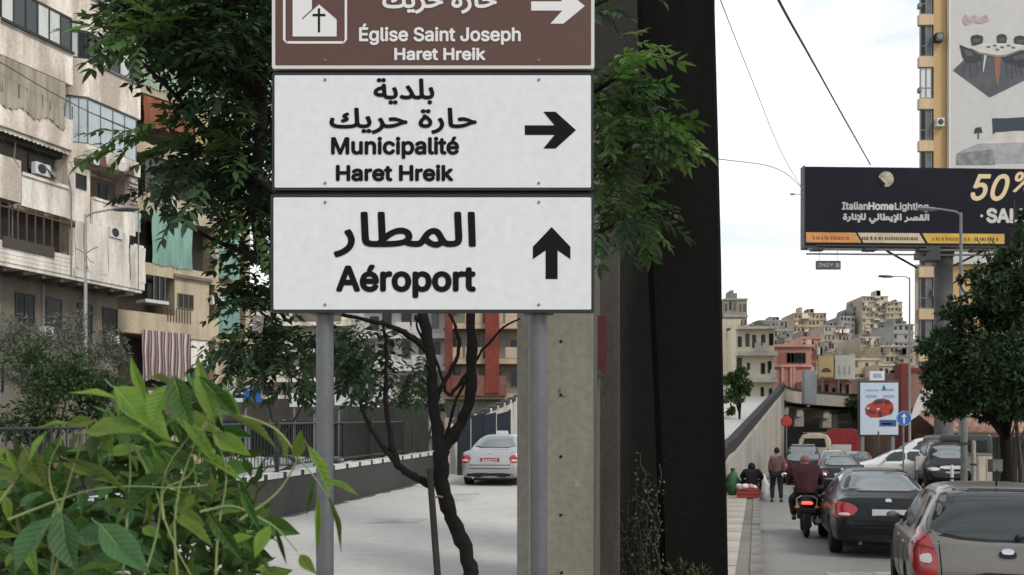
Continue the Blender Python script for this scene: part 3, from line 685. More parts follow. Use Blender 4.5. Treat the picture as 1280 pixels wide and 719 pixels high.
mass('crown', [(290, 30, 80, 75, -.3, .9, 420), (312, 150, 50, 100, 0, .8, 220), (240, 196, 44, 30, -.1, .4, 48), (308, 232, 38, 52, 0, .5, 150), (322, 350, 16, 95, .1, .4, 130), (315, 430, 40, 28, 0, .5, 55),
               (440, 422, 60, 36, .2, .6, 72), (380, 425, 40, 30, .3, .5, 36), (210, 45, 40, 36, -.1, .5, 70), (470, 470, 40, 40, .5, .5, 28), (180, 12, 45, 30, -.2, .6, 90),
               (300, -60, 150, 70, 0, 1.2, 380)], 5, leafdark)
mass('crown', [(700, -60, 110, 60, .3, 1.0, 160), (758, 110, 28, 48, -.6, .5, 60), (792, 165, 26, 22, -.9, .4, 48), (772, 258, 28, 24, -.6, .4, 42), (752, 170, 18, 90, -.3, .4, 60)], 6, leafmid)
# stake leaning beside the trunk
st = thing('stake', 'straight dark wooden stake propped beside the tree trunk', 'stake', tuple(P(556, 719, TY-.15)[:2])+(0,))
a = P(559, 880, TY-.2)-st.location; c = P(537, 586, TY-.1)-st.location
MB().tube([a, (a+c)/2, c], [.027, .026, .024], 7).build('pole', mat('weathered_stake', (.045, .04, .035), .9, .5, 8, bump=.4), st)
MB().tube([c+Vector((.02, -.03, -.22)), c+Vector((.06, .0, -.2)), c+Vector((.09, .05, -.21))], .008, 5).build('tie', mat('jute_tie', (.18, .15, .1), .9), st)

# ================================================================ FOREGROUND PLANT
FY = 1.75
fp = thing('leafy_shrub', 'bright green broad-leaved shrub close to the camera in the lower left corner', 'plant', (P(150, 0, FY).x, FY+.1, MZ))
def broad(seed, ratio):
    """ovate leaf, length 1 along +x, midrib fold, curved"""
    rg = random.Random(seed); b = MB(); n = 8; prof = [.03, .42, .78, .98, 1.0, .86, .60, .30, .0]
    cu = rg.uniform(-.42, -.10)
    for i in range(n+1):
        t = i/n; wv = .5*ratio*prof[i]; z = cu*t*t; 
        for s in (-1, -.5, 0, .5, 1):
            b.v.append((t, s*wv+.02*math.sin(5*t+seed), z+abs(s)*wv*.55-(.03 if s == 0 else 0)*prof[i]+.022*math.sin(13*t+s*3+seed)*abs(s)))
    for i in range(n):
        for j in range(4): a = i*5+j; b.f.append((a, a+1, a+6, a+5)); b.m.append(0)
    b.tube([(t/6, .02*math.sin(5*t/6+seed), cu*(t/6)**2-.035*prof[min(8, int(t/6*8))]) for t in range(7)], [.006, .006, .005, .004, .003, .002, .001], 4, mi=1)
    b.tube([(-.12, 0, .02), (-.08, 0, .0), (0, 0, 0)], [.006, .006, .007], 4, mi=1)
    return b
bl = {}
for k, m in (('n', leafnear), ('t', leafteal), ('s', leafshade)):
    bl[k] = [broad(s, r).mesh('leaf', [m, stemgreen], smooth=50) for s, r in ((1, .35), (2, .40), (3, .30), (4, .25))]
def fleaf(a, c, wide=1, kind='n', up=None, Ya=FY, Yb=None):
    pa = P(a[0], a[1], Ya); pb = P(c[0], c[1], Yb or Ya-.03); d = pb-pa; ln = d.length; x = d.normalized()
    up = Vector(up or (rg.uniform(-.5, .5), -.7, .8)); z = (up-x*up.dot(x)).normalized(); y = z.cross(x)
    M = Matrix((x, y, z)).transposed().to_4x4()
    o = link('leaf', bl[kind][rg.randrange(4)] if wide == 1 else bl[kind][1 if wide > 1 else 3], fp)
    o.matrix_local = Matrix.Translation(pa-fp.location) @ M @ Matrix.Diagonal((ln, ln*wide, ln, 1)); return o
rg = random.Random(77)
keys = [((268, 533), (243, 446), 1.15, 'n', (.1, -1, .2)), ((180, 500), (163, 448), 1.1, 'n', (.2, -1, .3)), ((146, 500), (92, 477), 1.1, 'n', (0, -.6, 1)), ((140, 483), (214, 545), 1.2, 'n', (.3, -.8, 1)),
 ((118, 526), (82, 530), 1.3, 'n', (.2, -1, .2)), ((93, 531), (46, 523), .8, 'n', (0, -.5, 1)), ((84, 574), (160, 597), .75, 'n', (0, -.6, 1)), ((104, 541), (178, 532), 1.7, 'n', (0, -.6, 1)),
 ((66, 646), (10, 715), 1.25, 't', (0, -1, .8)), ((74, 640), (92, 716), 1.3, 't', (0, -1, .8)), ((122, 655), (186, 714), 1.2, 't', (.2, -1, .8)), ((30, 600), (4, 560), 1.1, 'n', (0, -1, .5)),
 ((286, 517), (352, 541), .7, 'n', (0, -.3, 1)), ((340, 530), (369, 572), .9, 'n', (.6, -.4, .9)), ((370, 572), (376, 540), 1.2, 'n', (.2, -1, .2)), ((384, 556), (421, 610), 1.05, 'n', (.6, -.8, .5)),
 ((404, 600), (446, 609), .9, 'n', (.2, -.8, .7)), ((411, 622), (434, 682), .55, 'n', (.8, -1, 0)), ((398, 618), (397, 690), .5, 'n', (.3, -1, 0)), ((392, 596), (385, 640), .6, 's', (.3, -1, 0)),
 ((337, 657), (318, 696), 1.2, 'n', (.2, -1, .2)), ((345, 660), (356, 702), .6, 's', (.2, -1, .2)), ((374, 694), (394, 716), 1.2, 'n', (.2, -1, .3)), ((300, 610), (322, 660), .9, 's', (.2, -1, .2)),
 ((250, 470), (300, 520), 1.1, 's', (.2, -1, .5)), ((215, 470), (238, 530), 1.3, 's', (0, -1, .5)), ((212, 480), (185, 530), 1.4, 'n', (0, -1, .5)), ((190, 470), (214, 478), 1.2, 'n', (0, -.6, 1)),
 ((60, 540), (28, 572), 1.0, 'n', (0, -1, .5)), ((30, 560), (56, 610), 1.3, 'n', (0, -1, .7)), ((8, 560), (-20, 590), 1.2, 'n', (0, -1, .7)), ((240, 560), (300, 590), .9, 'n', (.3, -1, .6)), ((265, 545), (312, 566), 1.3, 'n', (.3, -1, .6)),
 ((300, 520), (280, 480), .8, 'n', (.2, -1, .3)), ((230, 520), (268, 575), 1.1, 'n', (.2, -1, .5)), ((210, 590), (150, 640), 1.2, 's', (0, -1, .6)), ((260, 640), (300, 700), 1.1, 's', (0, -1, .5))]
for (a, c, wd, kd, up) in keys: fleaf(a, c, wd*.85, kd, up, Ya=FY-.15+rg.uniform(-.06, .06))
def inreg(x, y):   # outline of the bush
    top = [(0, 545), (40, 545), (60, 560), (95, 520), (120, 500), (165, 470), (215, 480), (262, 465), (290, 520), (318, 560), (322, 600), (332, 660), (330, 719)]
    for (a, b_), (c, d) in zip(top, top[1:]):
        if a <= x <= c: return y > b_+(d-b_)*(x-a)/(c-a)
    return x < 0 and y > 545
cnt = 0
while cnt < 225:
    x = rg.uniform(-40, 328); y = rg.uniform(470, 760)
    if not inreg(max(x, 0), y-6): continue
    depth = rg.random(); Y = FY-.12+.55*depth; an = rg.gauss(-.4, 1.3); ln = rg.uniform(26, 62)
    c = (x+ln*math.cos(an), y-ln*math.sin(an)*.75)
    if not inreg(min(max(c[0], 0), 330), c[1]) and rg.random() < .8: continue
    kd = 's' if depth > .5 else ('t' if x < 200 and y > 620 and rg.random() < .5 else 'n')  # deeper leaves use a darker copy of the leaf colour, painting the inner shade
    fleaf((x, y), c, rg.choice([.7, .8, 1, 1.15]), kd, (rg.uniform(-.6, .6), -rg.uniform(.4, 1.2), rg.uniform(.3, 1.2)), Ya=Y, Yb=Y+rg.uniform(-.05, .03)); cnt += 1
fst = [[(x_+rg.uniform(-30, 30), 740), (x_+rg.uniform(-15, 15), 660), (x_+rg.uniform(-40, 40), 590), (x_+rg.uniform(-50, 50), 540)] for x_ in (90, 200, 270)]+[[(10, 650), (60, 630), (110, 612), (167, 607), (217, 611), (260, 606)], [(167, 556), (182, 585), (195, 612), (205, 650), (222, 690), (245, 730)], [(225, 760), (215, 640), (240, 560), (262, 530), (275, 505)],
 [(240, 560), (262, 520), (287, 517), (320, 524), (352, 540), (372, 572), (395, 598), (410, 622)], [(244, 580), (255, 560), (240, 540), (222, 500), (190, 480)], [(150, 760), (160, 640), (165, 560), (140, 500)],
 [(60, 760), (72, 650), (90, 590), (110, 530)], [(250, 640), (290, 630), (320, 645), (345, 658), (372, 690)], [(-10, 640), (20, 600), (40, 570)], [(205, 650), (200, 610), (235, 600), (250, 570), (256, 540)], [(300, 650), (345, 620), (365, 590), (378, 560)]]
for q in fst:
    pts = smooth_path([P(a, b_, FY-.13+.02*math.sin(i)) for i, (a, b_) in enumerate(q)], 2); n = len(pts)
    MB().tube([p-fp.location for p in pts], [.0028-.0018*i/n for i in range(n)], 6).build('stem', stemgreen, fp, smooth=60)
# woody stems down to the ground
for i in range(7):
    a = P(40+i*40, 740, FY+.1*(i % 3)); MB().tube([Vector((a.x*.7+rg.uniform(-.1, .1), a.y+.1, MZ))-fp.location, Vector((a.x*.85, a.y+.05, .6))-fp.location, a-fp.location], [.012, .010, .007], 6).build('stem', mat('woody_stem', (.16, .14, .08), .8), fp)

rgn = np.random.default_rng(15); n_ = 1700; pxs = rgn.uniform(-60, 330, n_); pys = rgn.uniform(500, 800, n_); keep = [i for i in range(n_) if inreg(max(pxs[i], 0), pys[i]-32)]
pp = np.array([tuple(P(pxs[i], pys[i], FY+.35+rgn.uniform(0, .7))-fp.location) for i in keep]); dd = rgn.normal(size=pp.shape); dd[:, 2] -= .3; dd /= np.linalg.norm(dd, axis=1)[:, None]
up = rgn.normal(size=pp.shape)*.5; up[:, 2] += 1; v, f = leaves_arrays(pp, dd, up, rgn.uniform(.06, .12, len(pp)), rgn.uniform(.03, .055, len(pp)))
o = link('inner_foliage', fast_mesh('inner_foliage', v, f, mat('inner_leaf', (.040, .085, .018), .55, island=.5, transl=.25)), fp); o['kind'] = 'stuff'  # shade inside the shrub is put into this darker leaf colour
# ================================================================ LEFT APARTMENT BUILDING
def facade(name, label, X, Y, ang):
    return thing(name, label, 'building', (X, Y, 0), ang)
def fpx(o, px, py, w=0):
    """pixel -> (u, z) on the facade plane (offset w outward) of building o"""
    a = o.rotation_euler[2]; e = Vector((math.cos(a), math.sin(a))); n = Vector((-math.sin(a), math.cos(a)))
    ox = o.location.x-n.x*w; oy = o.location.y-n.y*w; k = (px-640)/F
    # ox+u*e.x = k*(oy+u*e.y)
    u = (k*oy-ox)/(e.x-k*e.y); Yv = oy+u*e.y; return u, CAMZ-(py-HY)/F*Yv
def win(parent, x0, x1, z0, z1, y, n, panes, frame=blackmetal, fw=.05, name='window', depth=.05, transom=None):
    """window frame with n panes, front plane at local y (facing -y)"""
    b = MB(); b.box(x0, x1, y-.03, y+depth, z0, z0+fw); b.box(x0, x1, y-.03, y+depth, z1-fw, z1)
    for i in range(n+1):
        x = x0+fw/2+(x1-x0-fw)*i/n; b.box(x-fw/2, x+fw/2, y-.028, y+depth-.002, z0+fw, z1-fw)
    if transom: b.box(x0+fw, x1-fw, y-.022, y+depth-.01, transom, transom+fw*.7)
    o = b.build(name, frame, parent)
    for i in range(n):
        a = x0+fw+(x1-x0-fw)*i/n; c = x0+(x1-x0-fw)*(i+1)/n
        MB().box(a, c, y, y+.012, z0+fw, z1-fw).build('pane', panes[i % len(panes)], o)
    return o
def curtain(parent, x0, x1, z0, z1, y, mats, name='curtain', seed=0, amp=.05, per=.22, wavy=.12, label=None):
    rg = random.Random(seed); b = MB(); n = max(6, int((x1-x0)/per*4)); zr = 5
    ms = mats if isinstance(mats, list) else [mats]
    for i in range(n+1):
        x = x0+(x1-x0)*i/n; dz = wavy*math.sin(i*.35+seed)*rg.uniform(.3, 1)
        for j in range(zr+1):
            t = j/zr; b.v.append((x+.03*math.sin(j*1.3+i*.2), y+amp*math.sin(x/per*2*math.pi+seed)*(.4+.6*(1-t)), z0+dz*(1-t)+(z1-z0)*t))
    for i in range(n):
        for j in range(zr): a = i*(zr+1)+j; b.f.append((a, a+zr+1, a+zr+2, a+1)); b.m.append((i//2 if len(ms) > 3 else i//3) % len(ms))
    return b.build(name, ms, parent, smooth=50, label=label)
B1 = facade('apartment_building', 'stained beige apartment block with rounded glazed balconies at the far left', -19.9, 46.29, math.atan2(.922, .388))
Z = [3.2, 6.4, 9.7, 12.65, 15.75, 18.85, 22.05, 25.2]
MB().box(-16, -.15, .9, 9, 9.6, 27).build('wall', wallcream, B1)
MB().box(-16, -.35, .75, 9, 0, 9.6).build('wall', brownwall, B1, label='dim lower-floor wall under the overhang')  # beige wall coloured darker to paint in the shade under the slab
UL = -4.37
def bayplan(x0, x1, out, ch=.8): return [(x0, .92), (x0, .15), (x0+ch, -out), (x1, -out), (x1, .92)]
def bay_slab(x0, x1, z0, z1, out, m, name='parapet', ch=.8): return MB().prism(bayplan(x0, x1, out, ch), z0, z1).build(name, m, B1, bevel=.03)
# two upper rows of glazed balconies + one above, for each of the two bays
for bi, (x0, x1) in enumerate(((-9.0, UL-.03), (UL, -.25))):
    for k, z in ((5, Z[5]), (6, Z[6]), (7, Z[7])):
        bay_slab(x0, x1, z-(.22 if bi else 0), z+1.62, .75, wallcream)
        zt = (Z[k+1] if k < 7 else 28.4)-(.25 if bi else .03); zb = z+1.62
        # glazing: chamfer facet window and front window set back a little
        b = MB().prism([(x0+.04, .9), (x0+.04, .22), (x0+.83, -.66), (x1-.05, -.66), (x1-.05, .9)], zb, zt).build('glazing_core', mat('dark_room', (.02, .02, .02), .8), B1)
        panes = [whitecurtain, greyglass, greyglass, whitecurtain, whitecurtain, greyglass] if bi == 0 else [greyglass, whitecurtain, greyglass, whitecurtain, darkglass]
        win(B1, x0+.86, x1-.04, zb, zt, -.71, 6 if bi == 0 else 5, panes, fw=.07)
        f = thing('x', 'x', 'x'); bpy.data.objects.remove(f)
        ca = math.atan2(-.9, .8); wlen = math.hypot(.8, .9)
        wo = MB(); 
        for i in range(4): t = .06+.29*i; wo.box(wlen*t-.035, wlen*t+.035, -.02, .03, zb, zt)
        wo.box(0, wlen, -.025, .03, zb, zb+.07); wo.box(0, wlen, -.025, .03, zt-.07, zt)
        o = wo.build('window', blackmetal, B1, loc=(x0+.06, .17, 0), rot=(0, 0, ca))
        for i in range(3): MB().box(wlen*(.06+.29*i)+.04, wlen*(.06+.29*(i+1))-.04, 0, .01, zb+.07, zt-.07).build('pane', [darkglass, whitecurtain, darkglass][i] if bi else [darkglass, greyglass, whitecurtain][i], o)
        # dark sill rail
        MB().box(x0+.85, x1+.02, -.84, -.72, zb-.12, zb-.02).build('sill_rail', blackmetal if bi == 0 else dullgrey, B1)
# level Z4: left bay with cloth awning, right bay with pale blue curtains
bay_slab(-9.0, UL-.03, Z[4], Z[4]+1.45, .75, wallcream); bay_slab(UL, -.25, Z[4]-.15, Z[4]+.62, .75, wallcream)
curtain(B1, -8.2, UL-.5, Z[4]+.95, Z[5]-.05, -.80, [greycloth, greycloth], 'awning', 3, .04, .3, .2)
curtain(B1, -9.0, -8.2, Z[4]+1.2, Z[5]-.05, -.35, [greycloth], 'awning', 5)
win(B1, UL+.84, -.5, Z[4]+.62, Z[5]-.28, -.69, 4, [bluecurtain], frame=greymetal, fw=.04, transom=Z[4]+2.2)
o = win(B1, 0, 1.18, Z[4]+.62, Z[5]-.28, 0, 3, [bluecurtain], frame=greymetal, fw=.04); o.location = (UL+.04, .14, 0); o.rotation_euler = (0, 0, math.atan2(-.9, .8))
MB().prism([(UL+.06, .85), (UL+.06, .25), (UL+.86, -.62), (-.5, -.62), (-.5, .85)], Z[4]+.6, Z[5]-.3).build('room', bluecurtain, B1)
# end strip windows at the far right edge of each storey
for z in Z[3:8]:
    win(B1, -.22, -.02, z+.5, z+2.3, .0, 1, [darkglass], fw=.03)
MB().box(-.24, .0, .02, 9, 9.6, 27).build('corner_pier', wallcream, B1)
# level Z3: recessed loggias
MB().box(-9.2, UL+.1, -.15, .9, Z[4]-.32, Z[4]-.04).build('awning_fringe', mat('dark_awning', (.07, .065, .06), .9), B1)
fr = MB()
for i in range(40): fr.prism([(-9+i*.115, -.62), (-8.9+i*.115, -.62), (-8.9+i*.115, -.60), (-9+i*.115, -.60)], Z[4]-.2+(.04 if i % 2 else 0), Z[4]-.03)
fr.build('fringe_scallops', wallwhite, B1, kind='stuff')
MB().box(-9.2, -7.0, -.55, .9, Z[3], Z[3]+1.9).build('parapet', wallcream, B1)
MB().box(-6.95, UL-.15, -.55, -.35, Z[3]-.1, Z[3]+1.25).build('parapet', wallwhite, B1)
MB().box(-6.95, UL-.15, -.63, -.5, Z[3]+1.27, Z[3]+1.42).build('parapet_cap', wallwhite, B1)
MB().box(-9, UL-.2, .3, .88, Z[3]+1.4, Z[4]-.3).build('loggia_back', mat('loggia_shadow_wall', (.12, .105, .085), .9, .5, 1), B1)  # recess shade painted into the back wall colour
MB().box(-8.9, -7.6, .2, .28, Z[3]+1.4, Z[4]-.35).build('loggia_door', darkglass, B1)
MB().box(UL-.13, UL+.22, -.5, .9, Z[3]-.1, Z[4]-.16).build('column', wallcream, B1)
MB().box(UL+.24, UL+1.3, -.35, .9, Z[3]-.1, Z[4]-.5).build('loggia_wall', wallcream, B1)
win(B1, UL+.45, UL+1.05, Z[3]+1.55, Z[3]+2.25, -.38, 1, [darkglass], fw=.04)
MB().box(UL+1.3, -.4, -.55, -.40, Z[3]-.1, Z[3]+1.15).build('parapet', wallwhite, B1)
MB().box(UL+1.32, -.42, -.60, -.36, Z[3]+1.17, Z[3]+1.3).build('parapet_cap', wallwhite, B1)
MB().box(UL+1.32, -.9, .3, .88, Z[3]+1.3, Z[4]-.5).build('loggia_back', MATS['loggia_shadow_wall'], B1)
bk = MB().box(-.86, -.3, -.6, -.3, Z[3]+1.32, Z[4]-.2).build('screen_block', wallcream, B1)
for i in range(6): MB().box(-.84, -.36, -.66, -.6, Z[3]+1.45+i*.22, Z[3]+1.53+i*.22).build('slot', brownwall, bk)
# level Z2: dark railings left, cloth-covered panels right, white band
b = MB().box(-10, -.05, -.62, .9, Z[2]-.05, Z[2]+.12).build('floor_slab', wallwhite, B1)
for i in range(5): MB().box(-10, -4.3, -.66+.006*(i % 2), -.52, Z[2]+.13+i*.19, Z[2]+.13+i*.19+.175).build('board', wallwhite, B1)
MB().box(-9.6, -4.35, .1, .88, Z[2]+1.1, Z[3]-.1).build('loggia_back', mat('deep_room', (.035, .03, .027), .8), B1)  # near-black back wall colour carries the shade of the deep loggia
for i in range(12):
    x = -9.4+i*.44
    MB().box(x, x+.05, -.60, -.54, Z[2]+1.05, Z[3]-.15).build('bar', mat('rusty_bar', (.11, .08, .06), .8), B1)
MB().box(-9.6, -4.3, -.62, -.56, Z[2]+2.55, Z[2]+2.62).build('rail', MATS['rusty_bar'], B1)
MB().box(-8.0, -5.4, -.72, -.66, Z[2]+.78, Z[2]+1.25).build('cloth', mat('dark_cloth', (.08, .07, .06), .9), B1)
for i, (a, c) in enumerate(((-4.2, -3.75), (-3.7, -2.3), (-2.22, -.95), (-.88, .12))):
    curtain(B1, a, c, Z[2]+.55-.1*i*.3, Z[3]-.12-(0 if i < 3 else .5), -.66-.03*(i % 2), [wallwhite], 'sheet', i+9, .02, .9, .05)
MB().box(-4.25, .1, -.6, -.2, Z[2]+.1, Z[3]-.5).build('loggia_back', wallcream, B1)
MB().box(-4.25, .08, -.68, -.60, Z[2]+.12, Z[2]+.5).build('board', wallwhite, B1)
win(B1, -1.05, -.62, Z[3]-.75, Z[3]-.15, -.62, 1, [darkglass], fw=.03)
# under the overhang: windows with AC units
for x, wd_, n in ((-8.6, 1.3, 1), (-6.3, 1.0, 2), (-4.7, .9, 1), (-2.9, .9, 2), (-1.35, .95, 1)):
    win(B1, x, x+wd_, 7.0, 8.85, .70, n, [darkglass], fw=.06, depth=.04)
for x in (-5.1, -1.15): 
    a = MB().box(x, x+.5, .3, .68, 6.95, 7.4).build('air_conditioner', whiteedge, B1); MB().lathe([(.15, 0), (.15, -.015), (.02, -.02)], (x+.2, .30, 7.17), 'y', 16).build('fan_grille', dullgrey, a)
for z in (3.4,):
    for x in (-8, -6, -4, -2): win(B1, x, x+1.1, z+.8, z+2.2, .70, 2, [darkglass])
for i in range(4): MB().box(-9.5+i*2.3, -9.35+i*2.3, .68, .74, 0, 9.5).build('downpipe', dullgrey, B1)
# sagging cable over the facade
def cable(name, label, pts, r=.012, m=plastic):
    o = MB().tube(smooth_path([Vector(p) for p in pts], 3), r, 5).build(name, m); return tag(o, label, 'cable')
def wpt(o, px, py, w):
    u, z = fpx(o, px, py, w); a = o.rotation_euler[2]; return Vector((o.location.x+u*math.cos(a)+w*math.sin(a), o.location.y+u*math.sin(a)-w*math.cos(a), z))
cable('facade_cable', 'thin dark cable sagging across the balconies of the left block', [wpt(B1, -20, 70, 1.1), wpt(B1, 0, 77, 1.1), wpt(B1, 50, 108, 1.1), wpt(B1, 110, 140, 1.1), wpt(B1, 168, 165, 1.1)], .02)

# ================================================================ SECOND BLOCK (teal curtains)
B2 = facade('apartment_building', 'yellowish block with teal and striped balcony curtains, behind the left apartment block', -20.9, 50, math.atan2(.785, .62))
W2 = MB().box(-4, 6.9, .5, 9, 0, 30).build('wall', wallyellow, B2)
def F2(px, py, w=0): return fpx(B2, px, py, w)
def fbox(par, fn, px0, px1, py0, py1, y0, y1, m, name, w=0, **k):
    u0, _ = fn(px0, py1, w); u1, _ = fn(px1, py1, w); xm = (px0+px1)/2; _, za = fn(xm, py1, w); _, zb = fn(xm, py0, w)
    return MB().box(u0, u1, y0, y1, za, zb).build(name, m, par, **k)
fl = [6.05+1.95-3.35*2, 4.75, 8.1, 11.45, 14.8, 18.15, 21.5, 24.8]
u_a, u_b = F2(160, 0)[0], F2(237, 0)[0]; u_c = F2(262, 0)[0]; u_d = F2(301, 0)[0]
for i, z in enumerate(fl[1:]):
    MB().box(u_a-2, u_c-.2, -1.0, .5, z-.22, z+.0).build('balcony_slab', wallyellow, B2)
    MB().box(u_c+.05, u_d+.2, -.5, .5, z-.2, z+.02).build('balcony_slab', wallyellow, B2)
    if i in (1, 2, 3, 4, 5): MB().box(u_a-2, u_c-.25, -1.0, -.88, z+.004, z+(1.0 if i in (1, 3) else .45)).build('parapet', wallyellow, B2)
    MB().box(u_c-.25, u_c+.0, -.95, .5, z, z+3.1).build('column', wallyellow, B2)
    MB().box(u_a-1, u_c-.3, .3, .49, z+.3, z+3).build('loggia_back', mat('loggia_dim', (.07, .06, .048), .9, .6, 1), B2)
MB().box(u_d, u_d+.35, -.5, .6, 0, 28).build('column', wallyellow, B2)
def fcurt(px0, px1, py0, py1, w, mats, seed, name='curtain', per=.22, label=None, amp=.05):
    a = F2(px0, py1, w)[0]; c = F2(px1, py1, w)[0]; xm = (px0+px1)/2
    curtain(B2, a, c, F2(xm, py1, w)[1], F2(xm, py0, w)[1], -w, mats, name, seed, amp, per, .08, label)
fcurt(190, 240, 269, 334, 1.05, [teal], 1, label='teal curtain with deep folds')
fcurt(160, 176, 265, 290, 1.05, [bluecurtain], 4)
fcurt(267, 300, 292, 348, .55, [teal], 2); fcurt(266, 300, 366, 417, .55, [mat('faded_teal', (.24, .38, .34), .85, .6, 3, streak=True)], 3)
fcurt(176, 216, 60, 112, 1.05, [tealpale], 5); fcurt(217, 262, 95, 128, 1.05, [tealpale], 6)
fcurt(180, 212, 124, 160, 1.05, [orange], 7); fcurt(213, 242, 138, 165, 1.05, [orange], 8); fcurt(244, 262, 140, 190, 1.0, [mat('dull_yellow_cloth', (.5, .43, .22), .9, .4, 2)], 18)
fcurt(178, 238, 415, 476, 1.1, [stripeA, stripeB, whiteedge, stripeA, stripeB], 9, per=.16, label='curtain striped in dusty pink and dark wine')
fcurt(264, 300, 10, 60, .55, [tealpale], 12)
# enclosed bay with small window, fascia, railing
fbox(B2, F2, 219, 262, 350, 403, -.95, .4, wallyellow, 'enclosure', 1.0)
fbox(B2, F2, 217, 264, 346, 350, -1.15, .4, brownwall, 'canopy', 1.0)
u0, z0 = F2(222, 385, 1.0); u1, z1 = F2(242, 369, 1.0); win(B2, u0, u1, z0, z1, -1.0, 3, [darkglass], frame=brownwall)
u0, z0 = F2(210, 405, 1.05); u1, z1 = F2(238, 386, 1.05)
for i in range(9):
    MB().box(u0+(u1-u0)*i/8-.02, u0+(u1-u0)*i/8+.02, -1.08, -1.04, F2(222, 403, 1.05)[1], F2(222, 386, 1.05)[1]).build('baluster', MATS['rusty_bar'], B2)
fbox(B2, F2, 192, 206, 325, 375, -.9, -.85, darkglass, 'door', 1.0); fbox(B2, F2, 178, 207, 376, 380, -1.35, -.3, whiteedge, 'ledge', 1.0)
for i in range(3):
    u0, z0 = F2(192, 374, .95); u1, z1 = F2(206, 330, .95); MB().box(u0+(u1-u0)*i/2-.02, u0+(u1-u0)*i/2+.02, -.99, -.93, z0, z1).build('window_bar', dullgrey, B2)
fbox(B2, F2, 240, 262, 425, 460, -.9, .4, wallwhite, 'white_enclosure', 1.0)
u0, z0 = F2(184, 245, 1.0); u1, z1 = F2(208, 196, 1.0); win(B2, u0, u1, z0, z1, -.8, 2, [greyglass], frame=brownwall, transom=(z0+z1)/2)
for i in range(9): MB().box(u0-.3+(u1-u0+.9)*i/8, u0-.27+(u1-u0+.9)*i/8, -1.04, -1.0, z0-.3, z0+.5).build('baluster', blackmetal, B2)
for z in (9.9, 13.2, 3.2): win(B2, .3, 1.3, z, z+1.3, .28, 2, [darkglass])

# ================================================================ BUILDINGS BEYOND, LEFT
def block(name, label, px0, px1, pytop, Y, depth, m, floors, ncol, ang=0, slab=None, glass=darkglass, base=0, sep=.5, roofbits=True, part_windows=True, seed=0, winw=.55, winh=.45, balc=0):
    """a far building: walls, projecting floor slabs, windows, roof clutter"""
    rgb = random.Random(seed+int(px0)); xl, xr = P(px0, 0, Y).x, P(px1, 0, Y).x; zt = P(0, pytop, Y).z; W = xr-xl
    t = thing(name, label, 'building', (xl, Y, base), ang)
    zt -= base
    MB().box(0, W, 0, depth, 0, zt).build('wall', m, t)
    fh = zt/floors
    if slab:
        for i in range(1, floors+1): MB().box(-.08, W+.08, -balc if balc else -.18, .15, i*fh-.30, i*fh+(.0 if i == floors else .12)).build('floor_slab', slab, t)
    cw = W/ncol; stuffb = MB()
    for i in range(floors):
        for j in range(ncol):
            if rgb.random() < (.12 if part_windows and ncol < 7 else .22): continue
            w_ = cw*winw*rgb.uniform(.8, 1.2); h = fh*winh*rgb.uniform(.85, 1.25); x = (j+.5+rgb.uniform(-.15, .15))*cw-w_/2; z = i*fh+fh*rgb.uniform(.2, .34)
            if part_windows:
                o = MB().box(x, x+w_, -.05, .02, z, z+h).build('window', rgb.choice([blackmetal, brownwall, dullgrey]), t)
                MB().box(x+.08, x+w_-.08, -.062, -.05, z+.08, z+h-.08).build('pane', rgb.choice([glass, glass, greyglass]), o)
            else: stuffb.box(x, x+w_, -.05, .02, z, z+h)
    if not part_windows and stuffb.v: stuffb.build('window', glass, t, kind='stuff')
    if balc:
        for i in range(1, floors):
            for j in range(ncol):
                if rgb.random() < .7: MB().box(j*cw+.1, (j+1)*cw-.1, -balc-.03, -balc+.08, i*fh+.125, i*fh+1.0).build('balcony_front', slab, t)
    if ncol >= 6:
        cl = MB()
        for i in range(floors*2):
            x = rgb.uniform(0, W*.85); z = rgb.randrange(1, floors)*fh if floors > 1 else .3; w_ = rgb.uniform(.1, .3)*W; k_ = rgb.randrange(3)
            if k_ == 0: cl.box(x, x+w_, -1.1, -.19, z+.13, z+1.1)
            elif k_ == 1: cl.box(x, x+.9, -.6, -.07, z+fh*.15, z+fh*.15+.6)
            else: cl.box(x, x+w_, -.9, -.19, z+fh*.5, z+fh*.82)
        cl.build('balcony_clutter', rgb.choice([h_ for h_ in (wallcream, pale, brownwall, dullgrey)]), t, kind='stuff')
    if roofbits:
        for i in range(rgb.randint(2, 4)):
            x = rgb.uniform(.1, .8)*W; w_ = rgb.uniform(.08, .18)*W; h = rgb.uniform(.03, .07)*zt
            MB().box(x, x+w_, depth*.2, depth*.5, zt, zt+h).build('roof_tank', rgb.choice([dullgrey, brownwall, m]), t)
    return t
pale = mat('pale_plaster', (.50, .48, .43), .9, .6, .3, col2=(.33, .31, .28), streak=True)
block('apartment_building', 'pale cream block glimpsed between the branches below the signs', 455, 556, 380, 72, 10, mat('off_white_plaster', (.62, .60, .54), .9, .5, .4, streak=True, col2=(.42, .40, .35)), 5, 5, slab=whiteedge, seed=2, balc=1.0)
block('apartment_building', 'grey-beige block seen through the foliage left of the left sign post', 300, 440, 370, 78, 10, pale, 6, 6, slab=wallcream, seed=3, balc=1.0)
t = block('apartment_building', 'beige block with bright red columns seen between the right sign post and the tree', 556, 655, 365, 70, 10, mat('grey_green_plaster', (.30, .29, .23), .9, .6, .3, streak=True), 5, 4, slab=mat('peach_slab', (.56, .43, .31), .9, .5, .5, streak=True), seed=4, balc=1.1)
redc = mat('red_column_paint', (.24, .055, .035), .85, .8, .8, col2=(.12, .04, .03))
